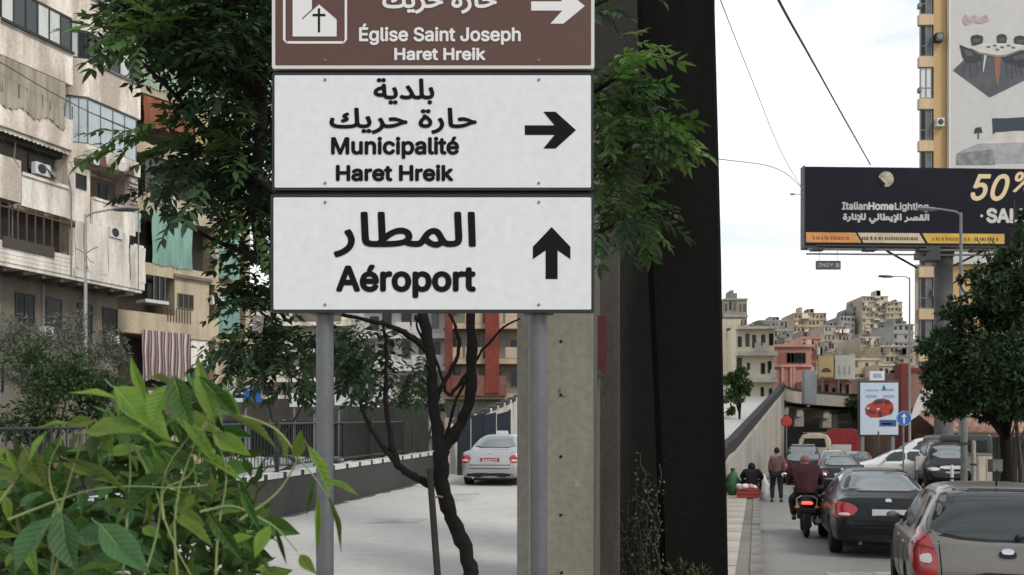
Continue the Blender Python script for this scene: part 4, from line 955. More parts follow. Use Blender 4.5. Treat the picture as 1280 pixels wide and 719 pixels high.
for a, c in ((607, 624), (557, 566)):
    xa = P(a, 0, 69).x-t.location.x; xc = P(c, 0, 69).x-t.location.x; MB().box(xa, xc, -1.6, .1, P(0, 492, 69).z, 12.6).build('column', redc if a > 600 else mat('dull_red_paint', (.2, .06, .05), .9, .5, 1), t)
xa = P(563, 0, 69).x-t.location.x; MB().box(xa, xa+4.4, -1.5, .1, P(0, 492, 69).z-.2, P(0, 470, 69).z).build('shop_fascia', mat('dull_red_fascia', (.24, .11, .09), .9, .6, 1), t)
# shops with signs across the side street
shop = thing('shop_row', 'row of dark shopfronts under white and blue signboards behind the railing', 'shops', (P(262, 0, 42).x, 42, 0), R(4))
SW = P(480, 0, 42).x-P(262, 0, 42).x
MB().box(0, SW, 1.0, 6, 0, P(0, 497, 42).z).build('wall', mat('shop_dark_wall', (.08, .07, .06), .9, .6, 1), shop)
for i in range(5):
    a = SW*i/5+.1; c = SW*(i+1)/5-.1
    MB().box(a, c, .9, .99, .1, 2.7).build('shop_window', darkglass, shop); MB().box(c+.02, c+.18, .7, 1.0, 0, 3.0).build('pillar', [whiteedge, dullgrey][i % 2], shop)
MB().profile([(-.2, 2.75), (SW+.2, 2.75), (SW+.2, 2.9), (-.2, 2.9)], -.7, 1.0).build('canopy', mat('dark_canopy', (.05, .05, .055), .8), shop)
bluesig = mat('sign_blue', (.03, .12, .42), .5)
for px0, px1, py0, py1, m, lb in ((267, 312, 485, 503, mat('white_signboard', (.60, .63, .66), .5, .3, 4), 'white shop signboard with a blue end panel'), (362, 398, 492, 509, mat('pale_sign', (.62, .66, .64), .5, .3, 4), 'pale shop signboard left of the left sign post'),
        (418, 440, 492, 507, MATS['pale_sign'], 'narrow pale signboard just right of the left sign post'), (440, 468, 494, 510, MATS['white_signboard'], 'white signboard above the orange awning')):
    a = P(px0, py1, 40.5); c = P(px1, py0, 40.5); q = thing('shop_sign', lb, 'sign', (a.x, 40.5, 0))
    MB().box(0, c.x-a.x, 0, .15, a.z, c.z).build('board', m, q, bevel=.02); MB().box(.0, c.x-a.x, .02, .12, c.z+.003, c.z+.06).build('trim', dullgrey, q)
    if px0 == 267: MB().box(c.x-a.x+.03, c.x-a.x+.5, -.02, .14, a.z, c.z).build('end_panel', bluesig, q); MB().box(c.x-a.x-.3, c.x-a.x-.02, -.012, 0, a.z+.1, c.z-.1).build('emblem', bluesig, q)
    for xx in (.2, c.x-a.x-.2): MB().box(xx-.04, xx+.04, .05, .12, 0, a.z).build('post', dullgrey, q)
aw = thing('awning', 'small orange and white awning over a red shopfront', 'awning', tuple(P(446, 0, 39)[:2])+(0,)); a = P(446, 520, 39); c = P(470, 509, 39)
for i in range(4):
    wv = (c.x-a.x)/4; MB().add([(i*wv, 0, a.z+.05), ((i+1)*wv, 0, a.z+.05), ((i+1)*wv, 1.1, c.z+.1), (i*wv, 1.1, c.z+.1)], [(0, 1, 2, 3)]).build('stripe', [mat('awning_orange', (.55, .20, .08), .8), whiteedge][i % 2], aw)
MB().box(0, c.x-a.x, 1.15, 1.3, 0, a.z+.3).build('shopfront', mat('shop_red', (.14, .03, .025), .7), aw)
# parked cars' dark roofs in the side street are built with the vehicles

# ================================================================ SHRUBS AND TREES, LEFT
def tree(name, label, x, y, h_tr, blobs, size, wd, m, seed, r=.12, group=None, base=0, limbs=5, lm=barkgrey):
    t = thing(name, label, 'tree', (x, y, base), 0, group); rg = random.Random(seed)
    MB().tube([(0, 0, 0), (.05, .02, h_tr*.4), (-.04, .05, h_tr*.8), (.02, 0, h_tr*1.25)], [r*1.3, r, r*.8, r*.5], 8).build('trunk', lm, t, smooth=60)
    bl_ = [((c[0]-x, c[1]-y, c[2]-base), rr, n) for c, rr, n in blobs]
    for i in range(limbs):
        c = rg.choice(bl_)[0]; MB().tube([(0, 0, h_tr*.7), (c[0]*.4, c[1]*.4, h_tr*.7+(c[2]-h_tr*.7)*.5), (c[0]*.9, c[1]*.9, c[2]*.98)], [r*.5, r*.35, r*.15], 6).build('branch', lm, t, smooth=60)
    o = link('crown', fast_mesh('crown', *crown(bl_, size, wd, seed), m), t); o['kind'] = 'stuff'; return t
def bp(px, py, Y, rx, rz, n, ry=None):
    q = P(px, py, Y); s = Y/F; return ((q.x, q.y, q.z), (rx*s, (ry or rx)*s, rz*s), n)
tree('olive_tree', 'grey-green olive tree in front of the left apartment block', P(50, 0, 30).x, 30, 1.9,
     [bp(25, 440, 30, 60, 50, 2600), bp(110, 425, 30, 44, 38, 2200), bp(20, 425, 31, 50, 30, 1500), bp(60, 470, 30, 50, 40, 1400), bp(135, 455, 30, 30, 40, 900)], .16, .045, leafolive, 31)
tree('dark_shrub', 'darker green tree crown below the olive at the far left', P(60, 0, 26).x, 26, 1.0,
     [bp(65, 460, 26, 44, 38, 1500), bp(85, 500, 26, 60, 45, 2200), bp(20, 530, 26, 45, 35, 1300), bp(130, 500, 26, 28, 42, 900)], .15, .075, leafbush, 32)
tree('street_tree', 'sparse leafy tree across the side street behind the left sign post', P(345, 0, 34).x, 34, 2.3,
     [bp(325, 450, 34, 30, 24, 500), bp(370, 445, 34, 46, 34, 800), bp(430, 450, 34, 34, 26, 400)], .17, .09, leafdark, 33)
tree('street_tree', 'bushy green tree low behind the main trunk', P(530, 0, 36).x, 36, 1.6, [bp(522, 495, 36, 30, 26, 900), bp(505, 505, 36, 16, 16, 300), bp(550, 500, 36, 14, 20, 240)], .17, .09, leafbush, 34)
# lamp post on the left
def lamp_post(label, px, pybase_z, Y, px_head, py_head, py_top, m=greymetal, r=.09):
    x = P(px, 0, Y).x; zt = P(0, py_top, Y).z; t = thing('street_lamp', label, 'street lamp', (x, Y, 0))
    MB().tube([(0, 0, 0), (0, 0, zt*.5), (0, 0, zt)], [r, r*.8, r*.6], 10).build('pole', m, t, smooth=60)
    hx = P(px_head, 0, Y).x-x; hz = P(0, py_head, Y).z
    MB().tube([(0, 0, zt-.1), (hx*.15, 0, zt+.05), (hx*.7, 0, hz+.03)], r*.45, 8).build('arm', m, t, smooth=60)
    sg = 1 if hx > 0 else -1; L_ = abs(hx)*.42+.35; b = MB()
    for i, (tt, hw, th) in enumerate(((0, .07, .06), (.2, .13, .11), (.6, .17, .14), (.9, .13, .10), (1, .04, .04))):
        x_ = hx*.68+sg*L_*tt
        for a in range(8): b.v.append((x_, hw*math.cos(a*math.pi/4), hz+th*.8*math.sin(a*math.pi/4)+.04*tt))
    for i in range(4):
        for a in range(8): b.f.append((i*8+a, i*8+(a+1) % 8, (i+1)*8+(a+1) % 8, (i+1)*8+a)); b.m.append(0)
    b.f += [tuple(range(7, -1, -1)), tuple(range(32, 40))]; b.m += [0, 0]
    b.build('lamp_head', dullgrey, t, smooth=60); return t
ll = lamp_post('old grey street lamp rising from the olive tree before the left block', 107, 0, 33, 158, 262, 268, mat('pale_pole', (.38, .37, .34), .7, .5, 3), .085)
for i, (dx, dz) in enumerate(((.5, .25), (-.35, .2), (.35, -.35), (.15, -.6))):
    q = P(107, 318, 33); MB().tube([(0, 0, q.z), (dx*.5, -.05, q.z+dz*.7), (dx, -.1, q.z+dz)], .018, 5).build('bracket', dullgrey, ll)
# railing, side-street bits seen under the foliage at far left
cg = thing('white_cloth_bag', 'white rag caught on a branch left of the lowest sign', 'rag', tuple(P(322, 405, 6.3))); b = MB()
for i in range(5):
    for j in range(5): b.v.append((-.04+i*.02, .02*math.sin(i*1.7+j), .055-.03*j+.01*math.sin(i*2)))
b.f = [(i*5+j, (i+1)*5+j, (i+1)*5+j+1, i*5+j+1) for i in range(4) for j in range(4)]; b.m = [0]*16
b.build('cloth', mat('rag_white', (.55, .5, .5), .9), cg)

# clutter on the two near facades
rg = random.Random(99)
def ac_unit(par, x, y, z, m=whiteedge, w=.78):
    o = MB().box(x, x+w, y-.32, y-.02, z, z+.55).build('air_conditioner', m, par, bevel=.02); MB().lathe([(.22, 0), (.22, -.012), (.04, -.02)], (x+w*.42, y-.32, z+.28), 'y', 18).build('fan_grille', blackmetal, o); return o
for x, z in ((-6.4, Z[3]+1.5), (-2.2, Z[2]+2.45+.0),): ac_unit(B1, x, -.42, z)
ac_unit(B2, F2(250, 0)[0], -1.0, fl[2]+1.9); ac_unit(B2, F2(196, 0)[0]-.4, -1.0, fl[4]+.5)
def dish(par, x, y, z, r=.4):
    b = MB(); n = 16; prof = [(0, .0), (r*.5, .03), (r*.85, .10), (r, .16)]
    b.lathe(prof, (0, 0, 0), 'z', n); o = b.build('satellite_dish', dullgrey, par, smooth=60, loc=(x, y, z), rot=(R(55), 0, R(25))); MB().tube([(0, 0, .02), (0, 0, .4)], .012, 5).build('feed_arm', blackmetal, o); MB().tube([(0, 0, 0), (0, .1, -.45)], .02, 5).build('mast', blackmetal, o)
dish(B1, -5.5, -.5, Z[3]+1.75); dish(B2, F2(252, 0)[0], -1.1, fl[3]+1.35, .35)
# laundry lines with sagging cloths
for par, x0, x1, y, z, cols in ((B1, -3.9, -.8, -.95, Z[4]+.25, (greycloth, whiteedge, stripeB)),):
    ln = MB().tube([(x0, y, z), ((x0+x1)/2, y, z-.06), (x1, y, z)], .008, 4).build('washing_line', dullgrey, par); x = x0+.1; k = 0
    while x < x1-.4:
        w_ = rg.uniform(.25, .45); h = rg.uniform(.35, .6); b = MB()
        for i in range(5):
            for j in range(4): b.v.append((x+w_*i/4, y+.03*math.sin(i*1.9+j), z-.03-h*j/3-.02*math.sin(i)))
        b.f = [(i*4+j, i*4+4+j, i*4+5+j, i*4+j+1) for i in range(4) for j in range(3)]; b.m = [0]*12; b.build('laundry', cols[k % 3], ln, smooth=60); x += w_+rg.uniform(.05, .3); k += 1
for i in range(6): MB().tube([(-8.5+i*1.7, -.86, Z[4]-.02), (-8.3+i*1.7, -.9, Z[4]-.5+.05*i), (-7.2+i*1.7, -.72, Z[3]+1.5)], .012, 4).build('loose_wire', blackmetal, B1)
# dark stain runs below slabs are in the plaster material; dark brown ribs under the slab are geometry
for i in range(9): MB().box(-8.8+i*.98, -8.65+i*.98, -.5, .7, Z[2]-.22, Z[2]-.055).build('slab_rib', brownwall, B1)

# more depth and clutter on the left block: railings, dark doorways, pipes, hanging plants
for (x0, x1, z) in ((-8.9, UL-.15, Z[5]+1.66), (UL+.9, -.3, Z[6]+1.66)):
    for i in range(3): MB().tube([(x0, -.80, z-.25-.0+i*.0), (x1, -.80, z-.25)], .02, 5).build('washing_rail', dullgrey, B1) if i == 0 else None
for x, z, w_, h in ((-6.0, Z[3]+1.45, .9, 1.2), (-3.1, Z[3]+1.35, .55, 1.1), (-2.0, Z[3]+1.35, .5, 1.0)): MB().box(x, x+w_, .22, .29, z, z+h).build('dark_doorway', darkglass, B1)
for x in (-7.0, -4.45, -.35): MB().tube([(x, -.68 if x > -5 else .0, Z[2]+.1), (x, -.70 if x > -5 else .0, Z[3]+1.2), (x, -.2, Z[4]-.3)], .035, 6).build('drain_pipe', dullgrey, B1)
for i in range(10): MB().box(-8.1+i*.40, -8.07+i*.40, -.80, -.77, Z[4]+1.5, Z[4]+2.1).build('rail_bar', blackmetal, B1)
# ================================================================ RAMP WALL AND BRIDGE
rampm = mat('ramp_concrete', (.36, .335, .29), .9, .7, .35, bump=.3, col2=(.24, .22, .19), streak=True)
rw = thing('ramp_wall', 'grey-brown retaining wall of the ramp with a dark coping line, beyond the walking man', 'wall')
yb = list(range(20, 62, 2)); b = MB(); cb = MB()
def rtop(y): return lz(y)+.85 if y > 20 else lz(y)+.5
for i, (a, c) in enumerate(zip(yb, yb[1:])):
    xa, xc = edx(a), edx(c); n = .22; ta, tc_ = rtop(a), rtop(c)
    MB().add([(xa, a, -.05), (xc-.0, c-.03, -.05), (xc, c-.03, tc_), (xa, a, ta), (xa-n, a, -.05), (xc-n, c-.03, -.05), (xc-n, c-.03, tc_), (xa-n, a, ta)], [(3, 2, 1, 0), (4, 5, 6, 7), (7, 6, 2, 3), (0, 4, 7, 3), (1, 2, 6, 5)]).build('wall_panel', rampm, rw)
    k = .02
    MB().add([(xa+.03, a, ta-.42), (xc+.03, c-.02, tc_-.42), (xc+.05, c-.02, tc_+.03), (xa+.05, a, ta+.03), (xa-n-.03, a, ta+.03), (xc-n-.03, c-.02, tc_+.03)], [(3, 2, 1, 0), (4, 5, 2, 3)]).build('coping', mat('dark_coping', (.04, .04, .04), .85, .5, 1), rw)
    MB().add([(xa+.02, a, ta-.62), (xc+.02, c-.02, tc_-.62), (xc+.02, c-.02, tc_-.43), (xa+.02, a, ta-.43)], [(3, 2, 1, 0)]).build('ledge_band', mat('pale_ledge', (.42, .40, .36), .9, .5, .6), rw)
# far-side parapet of the ramp, white
fp2 = thing('far_parapet', 'low white parapet along the far side of the rising ramp', 'wall'); yb2 = [34+i*2.6 for i in range(11)]
for a, c in zip(yb2, yb2[1:]):
    xa, xc = edx(a)-6.2, edx(c)-6.2
    MB().add([(xa, a, 0), (xc, c-.04, 0), (xc, c-.04, lz(c)+1.0), (xa, a, lz(a)+1.0), (xa-.2, a, 0), (xc-.2, c-.04, 0), (xc-.2, c-.04, lz(c)+1.0), (xa-.2, a, lz(a)+1.0)], [(3, 2, 1, 0), (4, 5, 6, 7), (7, 6, 2, 3), (0, 4, 7, 3)]).build('panel', wallwhite, fp2)
br = thing('bridge', 'concrete overpass crossing the road with a deep dark opening under its beams', 'bridge')
def bxy(t):  # centreline of near edge
    a = Vector((edx(60), 60)); m_ = Vector((22.5, 66.5)); c = Vector((31, 74)); d = Vector((52, 84))
    if t < .3: s = t/.3; return a*(1-s)**2+m_*.6*0+(a+Vector((1.2, 4.5)))*2*s*(1-s)+m_*s*s
    s = (t-.3)/.7; return m_*(1-s)**2+c*2*s*(1-s)+d*s*s
deckz = lambda t: 5.75-.5*t
ts = [i/16 for i in range(17)]
for k in range(16):
    p, q = bxy(ts[k]), bxy(ts[k+1]); za, zc = deckz(ts[k])+.05, deckz(ts[k+1])+.05; dx = Vector((-4.5, 7.5))
    MB().add([(p.x, p.y, za-.95), (q.x, q.y, zc-.95), (q.x, q.y, zc), (p.x, p.y, za), (p.x+dx.x*.03, p.y+dx.y*.03, za), (q.x+dx.x*.03, q.y+dx.y*.03, zc), (p.x+dx.x*.03, p.y+dx.y*.03, za-.95), (q.x+dx.x*.03, q.y+dx.y*.03, zc-.95)],
        [(3, 2, 1, 0), (3, 4, 5, 2), (0, 1, 7, 6)]).build('fascia', rampm, br)
    MB().add([(p.x+.02, p.y-.05, za-.05), (q.x+.02, q.y-.05, zc-.05), (q.x, q.y-.05, zc+.12), (p.x, p.y-.05, za+.12), (p.x, p.y+.2, za+.12), (q.x, q.y+.2, zc+.12)], [(3, 2, 1, 0), (4, 5, 2, 3)]).build('coping', MATS['dark_coping'], br)
b = MB()
for k in range(16):
    p, q = bxy(ts[k]), bxy(ts[k+1]); dx = Vector((-3.5, 9)); 
    for z in (-1.2, -.9): b.add([(p.x, p.y+.1, deckz(ts[k])+z), (q.x, q.y+.1, deckz(ts[k+1])+z), (q.x+dx.x, q.y+dx.y, deckz(ts[k+1])+z), (p.x+dx.x, p.y+dx.y, deckz(ts[k])+z)], [(0, 1, 2, 3)])
b.build('deck', rampm, br)
for k in range(2, 16, 2):
    p = bxy(ts[k]); MB().tube([(p.x, p.y+.4, deckz(ts[k])-1.6), (p.x-3.3, p.y+8.8, deckz(ts[k])-1.6)], .38, 4).build('beam', rampm, br)
for t_ in (.16, .45, .80):
    p = bxy(t_)
    for j in (0, 1): MB().lathe([(.45, 0), (.45, deckz(t_)-1.5)], (p.x-2.8*j-.8, p.y+6.5*j+1.2, 0), n=16).build('column', rampm, br, smooth=40)
for t_ in (.25, .38, .52, .66):
    p = bxy(t_); MB().box(p.x-.35, p.x+.35, p.y+.5, p.y+1.2, deckz(t_)-2.6, deckz(t_)-1.5).build('beam_end', rampm, br)
# end abutment wall closing the underpass at the back
MB().box(17, 46, 92, 93, 0, 5.0).build('abutment', mat('underpass_wall', (.05, .05, .045), .9, .6, .5), br)
# big grey panel standing on the bridge parapet
q = P(1012, 505, 61); c = P(1004, 463, 61); d = P(1021, 463, 61)
sp = thing('billboard', 'narrow grey back of a panel rising from the bridge parapet', 'billboard', (c.x, 61, 0))
MB().box(0, d.x-c.x, 0, .35, q.z, c.z).build('panel', mat('panel_grey', (.30, .32, .33), .7, .4, 1), sp, bevel=.03); MB().box(.0, .06, -.04, 0, q.z, c.z).build('edge_strip', dullgrey, sp)
MB().box(.3, .5, .08, .3, 4.3, q.z).build('post', dullgrey, sp)

# ================================================================ FAR CITY ON THE HILL
hb = MB(); nx_, ny_ = 40, 14
def hillz(x, y):
    s = max(0, (y-125)/200); px = x/y*F+640
    return min(1, s)*(26+10*math.exp(-((px-1085)/60)**2)+4*math.sin(px/37)-8*max(0, min(1, (px-1150)/300)))*min(1, s+.1)
for j in range(ny_+1):
    for i in range(nx_+1):
        y = 122+j*30; x = (i/nx_)*(y*1.6)-y*.35; hb.v.append((x, y, hillz(x, y)-.2))
hb.f = [(j*(nx_+1)+i, j*(nx_+1)+i+1, (j+1)*(nx_+1)+i+1, (j+1)*(nx_+1)+i) for j in range(ny_) for i in range(nx_)]; hb.m = [0]*len(hb.f)
struct(hb.build('hill', mat('hill_earth', (.16, .15, .12), .95, .6, .05)))
h1 = mat('far_beige', (.46, .40, .30), .9, .7, .12, col2=(.25, .225, .18)); h2 = mat('far_grey', (.34, .335, .31), .9, .7, .12, col2=(.21, .2, .19)); h3 = mat('far_pinkish', (.43, .34, .29), .9, .6, .12, col2=(.28, .22, .19)); h4 = mat('far_ochre', (.45, .375, .245), .9, .7, .12, col2=(.24, .2, .15))
farwin = mat('far_window_dark', (.04, .038, .034), .7)
# unresolved mass of small houses covering the slope: real boxes with windows and roof steps, one joined object
rg = random.Random(12); hm = MB()
for i in range(1150):
    px = rg.uniform(880, 1290); Y = rg.uniform(150, 400); 
    x = (px-640)/F*Y; zb = hillz(x, Y); h = rg.uniform(3.5, 10); W = rg.uniform(4, 9); D = rg.uniform(5, 9); mi = rg.randrange(4)
    if Y < 190: h = rg.uniform(6, 13)
    hm.box(x, x+W, Y, Y+D, zb-6, zb+h, mi); hm.box(x-.2, x+W+.2, Y-.3, Y+.5, zb+h+.01, zb+h+.4, rg.randrange(4))
    if rg.random() < .7: a = rg.uniform(0, .6)*W; hm.box(x+a, x+a+W*.3, Y+1, Y+3, zb+h+.41, zb+h+rg.uniform(1.2, 2.6), rg.randrange(4))
    nf = int(h/3)+1; nc = int(W/2.6)
    for f_ in range(nf):
        if rg.random() < .5: hm.box(x-.1, x+W+.1, Y-.9, Y-.02, zb+h-f_*3-.35, zb+h-f_*3-.1, rg.randrange(4))
        for c_ in range(nc):
            if rg.random() < .75: xa = x+.5+c_*(W-.6)/nc; hm.box(xa, xa+rg.uniform(.8, 1.6), Y-.06, Y+.1, zb+h-f_*3-2.4, zb+h-f_*3-rg.uniform(.9, 1.2), 4)
tag(hm.build('hillside_houses', [h1, h2, h3, h4, farwin]), 'dense far-off mass of beige and grey houses covering the hillside', 'houses', kind='stuff')
# individual far buildings that can be told apart
def fblock(label, px0, px1, top, Y, m, floors, ncol, name='building', **k): return block(name, label, px0, px1, top, Y, k.pop('depth', 12), m, floors, ncol, **k)
fblock('flat-topped grey-beige tower block left of centre on the skyline', 992, 1033, 391, 260, h4, 15, 9, slab=h4, seed=1, base=10)
fblock('tallest stepped beige block on the skyline at the right', 1078, 1110, 370, 250, h1, 20, 7, slab=h1, seed=2, base=12)
fblock('right wing of the tallest skyline block, a little lower', 1108, 1128, 377, 248, h4, 19, 4, slab=h1, seed=3, base=12)
fblock('small stepped block just left of the tallest skyline block', 1066, 1080, 383, 255, h2, 18, 3, seed=4, base=12)
fblock('lower step of houses in the middle of the skyline slope', 1050, 1068, 395, 252, h2, 15, 4, seed=5, base=10)
fblock('pinkish house with dark ledges below the skyline steps', 1030, 1062, 407, 230, h3, 11, 7, slab=h2, seed=6, base=8)
fblock('weathered beige block in front of the tallest skyline block', 1075, 1100, 421, 170, h1, 11, 6, slab=h1, seed=7, base=2)
fblock('beige house with a wide ledge right of the weathered block', 1100, 1142, 432, 160, h4, 10, 7, slab=h1, seed=8, base=2)
fblock('grey block with a dark gable near the street lamp', 1117, 1142, 405, 190, h2, 13, 4, slab=h2, seed=18, base=3)
fblock('ochre block behind the small car billboard', 1060, 1100, 448, 130, h4, 7, 6, slab=h1, seed=9)
fblock('beige block with round windows right of the small car billboard', 1098, 1150, 455, 125, h1, 7, 7, slab=h1, seed=10)
fblock('distant grey house above the pink building', 948, 985, 400, 220, h2, 10, 7, slab=h2, seed=11, base=6)
fblock('pale stepped house between the cream block and the skyline', 962, 992, 412, 200, h2, 10, 6, slab=h1, seed=12, base=5)
fblock('grey-green house right of the pink building', 1005, 1040, 425, 170, h2, 9, 7, slab=h4, seed=13, base=2)
fblock('brownish-grey block rising behind the cream building beside the pier', 905, 934, 373, 150, mat('far_brown', (.30, .26, .22), .9, .7, .2, streak=True), 9, 5, slab=h2, seed=14)
fblock('tall cream wall directly beside the black pier', 895, 926, 399, 96, mat('far_cream', (.88, .79, .60), .9, .4, .3, streak=True, col2=(.66, .59, .45)), 5, 3, seed=15, depth=14)
t = fblock('cream apartment block with dark windows and balconies beside the black pier', 920, 968, 409, 92, mat('far_cream_light', (.84, .76, .58), .9, .5, .3, streak=True, col2=(.58, .52, .40)), 5, 5, slab=mat('far_white_slab', (.74, .70, .60), .9, .5, .5), seed=16, balc=1.0)
pinkm = mat('pink_plaster', (.44, .23, .185), .9, .5, .3, streak=True, col2=(.36, .18, .15)); pinkl = mat('pale_pink_plaster', (.58, .33, .27), .9, .5, .4)
t = thing('pink_building', 'salmon pink building with one dark strip of windows beyond the ramp', 'building', (P(966, 0, 105).x, 105, 0)); W = P(1014, 0, 105).x-P(966, 0, 105).x; zt = P(0, 434, 105).z
MB().box(0, W, 0, 12, 0, zt).build('wall', pinkm, t); MB().box(-.3, W+.3, -.3, 12.2, zt, zt+.3).build('roof_edge', pinkl, t)
z0, z1 = P(0, 454, 105).z, P(0, 441, 105).z; x0 = P(983, 0, 105).x-t.location.x; x1 = P(1007, 0, 105).x-t.location.x
win(t, x0, x1, z0, z1, -.05, 5, [darkglass, greyglass, darkglass, darkglass], fw=.1); MB().box(.6, 2.6, -.05, 0, z0-.2, z1).build('window', mat('reddish_shutter', (.3, .12, .1), .8), t)
MB().box(-.1, W+.1, -.25, -.0, P(0, 459, 105).z, P(0, 456, 105).z).build('ledge', pinkl, t)
for px in (976, 987, 990): xx = P(px, 0, 105).x-t.location.x; MB().box(xx, xx+.35, -.2, 0, 0, P(0, 459, 105).z).build('pilaster', pinkl, t)
t2 = fblock('pink upper storey set back behind the salmon pink building', 1003, 1026, 421, 112, pinkl, 6, 6, slab=pinkm, seed=17)
t3 = fblock('pink low shop building under the two rooftop posters', 1020, 1072, 473, 98, pinkm, 3, 6, slab=pinkl, seed=19)
for px0, px1, y0, y1, m, lb in ((1024, 1042, 445, 471, mat('poster_yellow', (.62, .50, .22), .7, .4, 3, col2=(.55, .42, .3)), 'yellow rooftop poster with a dark car shape'), (1044, 1069, 444, 474, mat('poster_pale', (.60, .60, .55), .7, .4, 2, col2=(.4, .45, .42)), 'pale rooftop poster with faint grey figures')):
    a = P(px0, y1, 97); c = P(px1, y0, 97); q = thing('billboard', lb, 'billboard', (a.x, 97, 0)); MB().box(0, c.x-a.x, 0, .3, a.z, c.z).build('panel', m, q); MB().box(-.05, c.x-a.x+.05, .3, .4, a.z, c.z+.1).build('frame', dullgrey, q)
    MB().box(.3, .5, .05, .3, 2, a.z).build('post', dullgrey, q)
    W = c.x-a.x
    if px0 == 1024: MB().profile([(.15*W, a.z+.5), (.85*W, a.z+.5), (.8*W, a.z+.75), (.62*W, a.z+.95), (.35*W, a.z+.95), (.2*W, a.z+.75)], -.02, 0).build('printed_car', mat('print_brown', (.16, .10, .07), .7), q)
    else:
        for i in range(3): MB().profile([(.15*W+i*.25*W, a.z+.5), (.27*W+i*.25*W, a.z+.5), (.24*W+i*.25*W, a.z+1.5), (.18*W+i*.25*W, a.z+1.5)], -.02, 0).build('printed_figure', mat('print_grey', (.35, .38, .36), .7), q)
# brown building right of the small billboard, tiled roof, white diagonal banner
t = thing('brown_building', 'reddish-brown building with a sloping tiled roof behind the white parked cars', 'building', (P(1128, 0, 62).x, 62, 0)); X = lambda px, Y=62: P(px, 0, Y).x-t.location.x
MB().box(X(1133), X(1290), 0, 10, 0, P(0, 463, 62).z).build('wall', mat('brown_red_plaster', (.27, .165, .13), .9, .6, .4, streak=True), t)
MB().box(X(1122), X(1133), -.6, .5, 0, P(0, 455, 62).z).build('column', mat('dark_red_column', (.19, .045, .04), .8, .4, 1), t)
MB().box(X(1131), X(1290), -.15, 0, P(0, 464, 62).z, P(0, 460, 62).z).build('roof_edge', MATS['dark_red_column'], t)
# tiled roof: rows of tiles
za, zc = P(0, 541, 57).z, P(0, 508, 62).z; tile = mat('roof_tile', (.33, .19, .14), .85, .5, 3, obj=True, island=.3)
tm = MB().add([(0, 0, 0), (.62, 0, 0), (.62, .9, .33), (0, .9, .33), (0, 0, .07), (.31, -.01, .14), (.62, 0, .07), (.62, .9, .40), (.31, .9, .47), (0, .9, .40)], [(0, 1, 6, 5, 4), (4, 5, 8, 9), (5, 6, 7, 8), (0, 4, 9, 3), (1, 2, 7, 6)]).mesh('tile', tile)
rl = thing('tiled_canopy', 'long sloping red-brown tiled canopy above the parked cars', 'canopy', (X(1136)+t.location.x, 57.4, 0))
for i in range(18):
    for j in range(6): o = link('tile', tm, rl); o.location = (i*.63-.5*(j*0), j*.78, za+j*(zc-za)/6)
MB().box(-.1, 11.6, -.05, .1, za-.35, za-.02).build('fascia', mat('dark_fascia', (.08, .06, .055), .8), rl)
for i in range(5): MB().box(.3+i*2.7, .55+i*2.7, .1, .35, 0, za-.3).build('post', dullgrey, rl)
MB().box(0, 11.5, 3.5, 3.7, 0, za).build('shop_front', mat('dim_shop', (.10, .085, .07), .8, .6, .8), rl)
wb = thing('banner', 'white diagonal banner with dark blotches hanging in front of the brown wall', 'banner', (P(1140, 0, 56).x, 56.2, 0)); X2 = lambda px: P(px, 0, 56).x-wb.location.x; Z2 = lambda py: P(0, py, 56).z
MB().profile([(X2(1138), Z2(527)), (X2(1147), Z2(521)), (X2(1172), Z2(500)), (X2(1174), Z2(472)), (X2(1160), Z2(476)), (X2(1148), Z2(500))], 0, .05).build('cloth', whiteedge, wb)
for a, b_ in ((1154, 490), (1155, 498), (1158, 493)): MB().box(X2(a)-.12, X2(a)+.14, -.02, 0, Z2(b_)-.1, Z2(b_)+.12).build('printed_mark', blackmetal, wb)
# ================================================================ YELLOW TOWER WITH GIANT BANNER
TYY = 68; tw = thing('tower_block', 'tall yellow ochre tower block carrying the giant furniture banner', 'building', (P(1147, 0, TYY).x, TYY, 0)); X = lambda px, d=0: P(px, 0, TYY+d).x-tw.location.x; Zt = lambda py, d=0: P(0, py, TYY+d).z
yel = mat('ochre_render', (.50, .345, .165), .85, .5, .35, streak=True, col2=(.38, .26, .13)); yell = mat('pale_ochre_band', (.60, .46, .29), .85, .4, .5, streak=True)
def para(x0, x1, y0, y1, z0, z1): return MB().prism([(x0+y0*.5, y0), (x1+y0*.5, y0), (x1+y1*.5, y1), (x0+y1*.5, y1)], z0, z1)
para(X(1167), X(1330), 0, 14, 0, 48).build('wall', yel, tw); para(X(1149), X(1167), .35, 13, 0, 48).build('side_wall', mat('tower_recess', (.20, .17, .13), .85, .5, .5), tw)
para(X(1143), X(1150), .2, 12, 0, P(0, 330, 68).z).build('stained_edge_wall', mat('tower_pale_edge', (.42, .38, .31), .9, .8, .5, streak=True, col2=(.2, .17, .13)), tw)
wy = []
for k in range(15):
    zt = Zt(31)-3.2*(k-5) if False else Zt(-22+52.6*k); zb = zt-2.45
    if zb < .5: break
    # band between windows
    MB().box(X(1149), X(1167)-.003, -.02, .34, zb-.83, zb-.02).build('spandrel', yell, tw)
    win(tw, X(1150.5), X(1166), zb, zt-.0, .12, 2, [whitecurtain if k == 2 else darkglass, whitecurtain if k == 2 else mat('tower_glass', (.07, .08, .085), .2, .6, 1.5, col2=(.15, .16, .16))], frame=dullgrey, fw=.09, transom=zb+.8)
    if k in (0, 2): MB().box(X(1147), X(1150), -.3, .1, zb+.4, zb+.75).build('bracket', dullgrey, tw)
